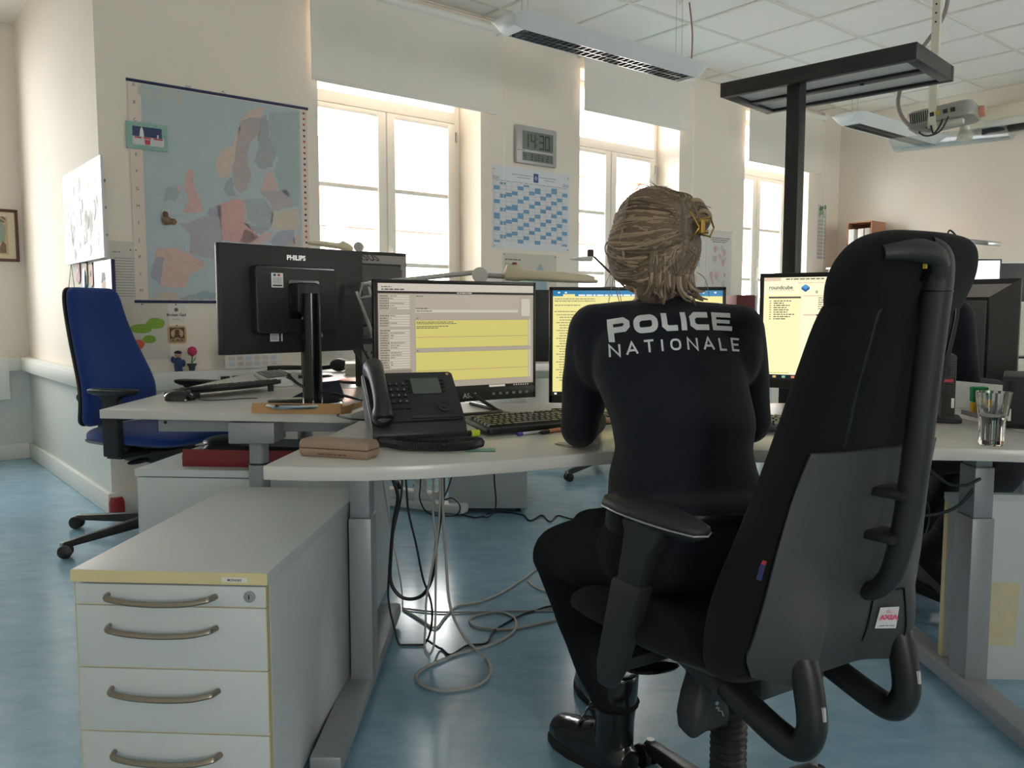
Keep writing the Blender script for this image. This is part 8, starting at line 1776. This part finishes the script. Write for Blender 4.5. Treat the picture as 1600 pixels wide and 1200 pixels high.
cable('grey cable hanging straight beside the black ones with a narrow bottom loop', [(535, 95), (530, 300), (546, 450), (542, 650), (541, 800), (532, 930), (505, 975), (490, 930), (495, 820), (500, 700), (540, 480), (560, 300), (560, 95)], m_cgry, 0.0036, 2.50)
cable('long pale cable coming down and coiled in two loops on the floor', [(570, 95), (575, 250), (590, 500), (610, 740, 2.45), (680, 890, 2.4), (770, 990, 'f'), (800, 1060, 'f'), (740, 1120, 'f'), (600, 1145, 'f'), (500, 1130, 'f'), (450, 1085, 'f'), (500, 1035, 'f'), (650, 970, 'f'), (800, 930, 'f'), (905, 870, 'f'), (915, 810, 'f'), (850, 776, 'f'), (760, 785, 'f'), (702, 812, 'f'), (740, 848, 'f'), (900, 855, 'f'), (1100, 815, 'f'), (1250, 800, 'f')], m_cgry, 0.0045, 2.52)
cable('thin grey cable running straight across the floor under the desk', [(385, 757, 'f'), (560, 775, 'f'), (800, 772, 'f'), (1080, 768, 'f'), (1250, 760, 'f')], m_cgry, 0.0036)
cable('pale cable wandering over the floor from the desk panel toward the officer\'s knee', [(392, 762, 'f'), (470, 810, 'f'), (540, 850, 'f'), (585, 800, 'f'), (640, 748, 'f'), (750, 728, 'f'), (860, 680, 'f'), (970, 608, 'f'), (1010, 578, 'f'), (1070, 572, 'f'), (1080, 672, 'f'), (1015, 662, 'f'), (975, 628, 'f')], m_cwht, 0.004)
cable('black cable lying on the floor across the pale loops', [(500, 900, 2.5), (560, 945, 'f'), (612, 975, 'f'), (690, 932, 'f'), (780, 920, 'f'), (820, 860, 'f'), (940, 790, 'f'), (1010, 768, 'f'), (1065, 750, 'f'), (1200, 730, 'f')], m_cblk, 0.0036)
cable('thin pale cable hanging along the white side panel', [(292, 95), (297, 160), (340, 430), (380, 640), (388, 750)], m_cgry, 0.0026, 2.75)
cable('black cable hanging in front of the grey pedestal', [(815, 95), (818, 160), (825, 250), (815, 300), (780, 330, 'f'), (720, 330, 'f'), (650, 310, 'f')], m_cblk, 0.0036, 3.9)
cable('black cable with a knot on the floor beside the grey pedestal', [(780, 315, 'f'), (850, 305, 'f'), (950, 318, 'f'), (985, 345, 'f'), (1040, 320, 'f'), (1078, 350, 'f'), (1115, 322, 'f'), (1200, 340, 'f'), (1400, 350, 'f')], m_cblk, 0.0042)
cable('black cable curled near the power strip', [(475, 95), (470, 180), (468, 240), (500, 300), (560, 318), (640, 312), (655, 270), (620, 235), (580, 240), (600, 190), (630, 95)], m_cblk, 0.0036, 4.2)
cable('white cable slanting down behind the hanging bundle', [(440, 140), (500, 210), (540, 260), (560, 320)], m_cwht, 0.0036, 4.3)
def cable_r(lab, pts, Y, r=0.004): 
    W = [at_y(x, y, Y) for x, y in pts]; c0 = Vector((W[0].x, W[0].y, 0)); return solo(MB().tube([p_ - c0 for p_ in curve_pts(W, 8)], r, 8), 'cable', m_cblk, lab, 'cable', c0, 0, 'cables under the desk')
cable_r('black cable from the control box to the black chair side', [(1532, 748), (1510, 758), (1480, 755), (1450, 732)], 2.22)
cable_r('black cable sagging left from the control box', [(1530, 752), (1500, 788), (1470, 802), (1440, 806)], 2.24, 0.0046)
cable_r('thin black cable in a loop behind the black chair', [(1420, 760), (1442, 775), (1452, 800), (1448, 830), (1432, 848)], 2.3, 0.003)
v = at_z(565, 655, DZ)
solo(MB().tube(curve_pts([(0, 0, 0.003), (-0.08, -0.03, 0.003), (-0.15, 0.05, 0.003), (-0.16, 0.10, 0.003)], 8), 0.003, 8), 'cable', m_cblk, 'thin black cable behind the phone on the desk', 'cable', (v.x + 0.07, v.y - 0.0, DZ))
solo(MB().tube(curve_pts([(0, 0, 0.003), (0.06, 0.02, 0.003), (0.1, 0.08, 0.003), (0.14, 0.12, 0.003)], 8), 0.003, 8), 'cable', m_cblk, 'thin black cable between the two lit monitors on the desk', 'cable', (at_z(862, 641, DZ).x, at_z(862, 641, DZ).y, DZ))

bpy.data.scenes.remove(BENCH)
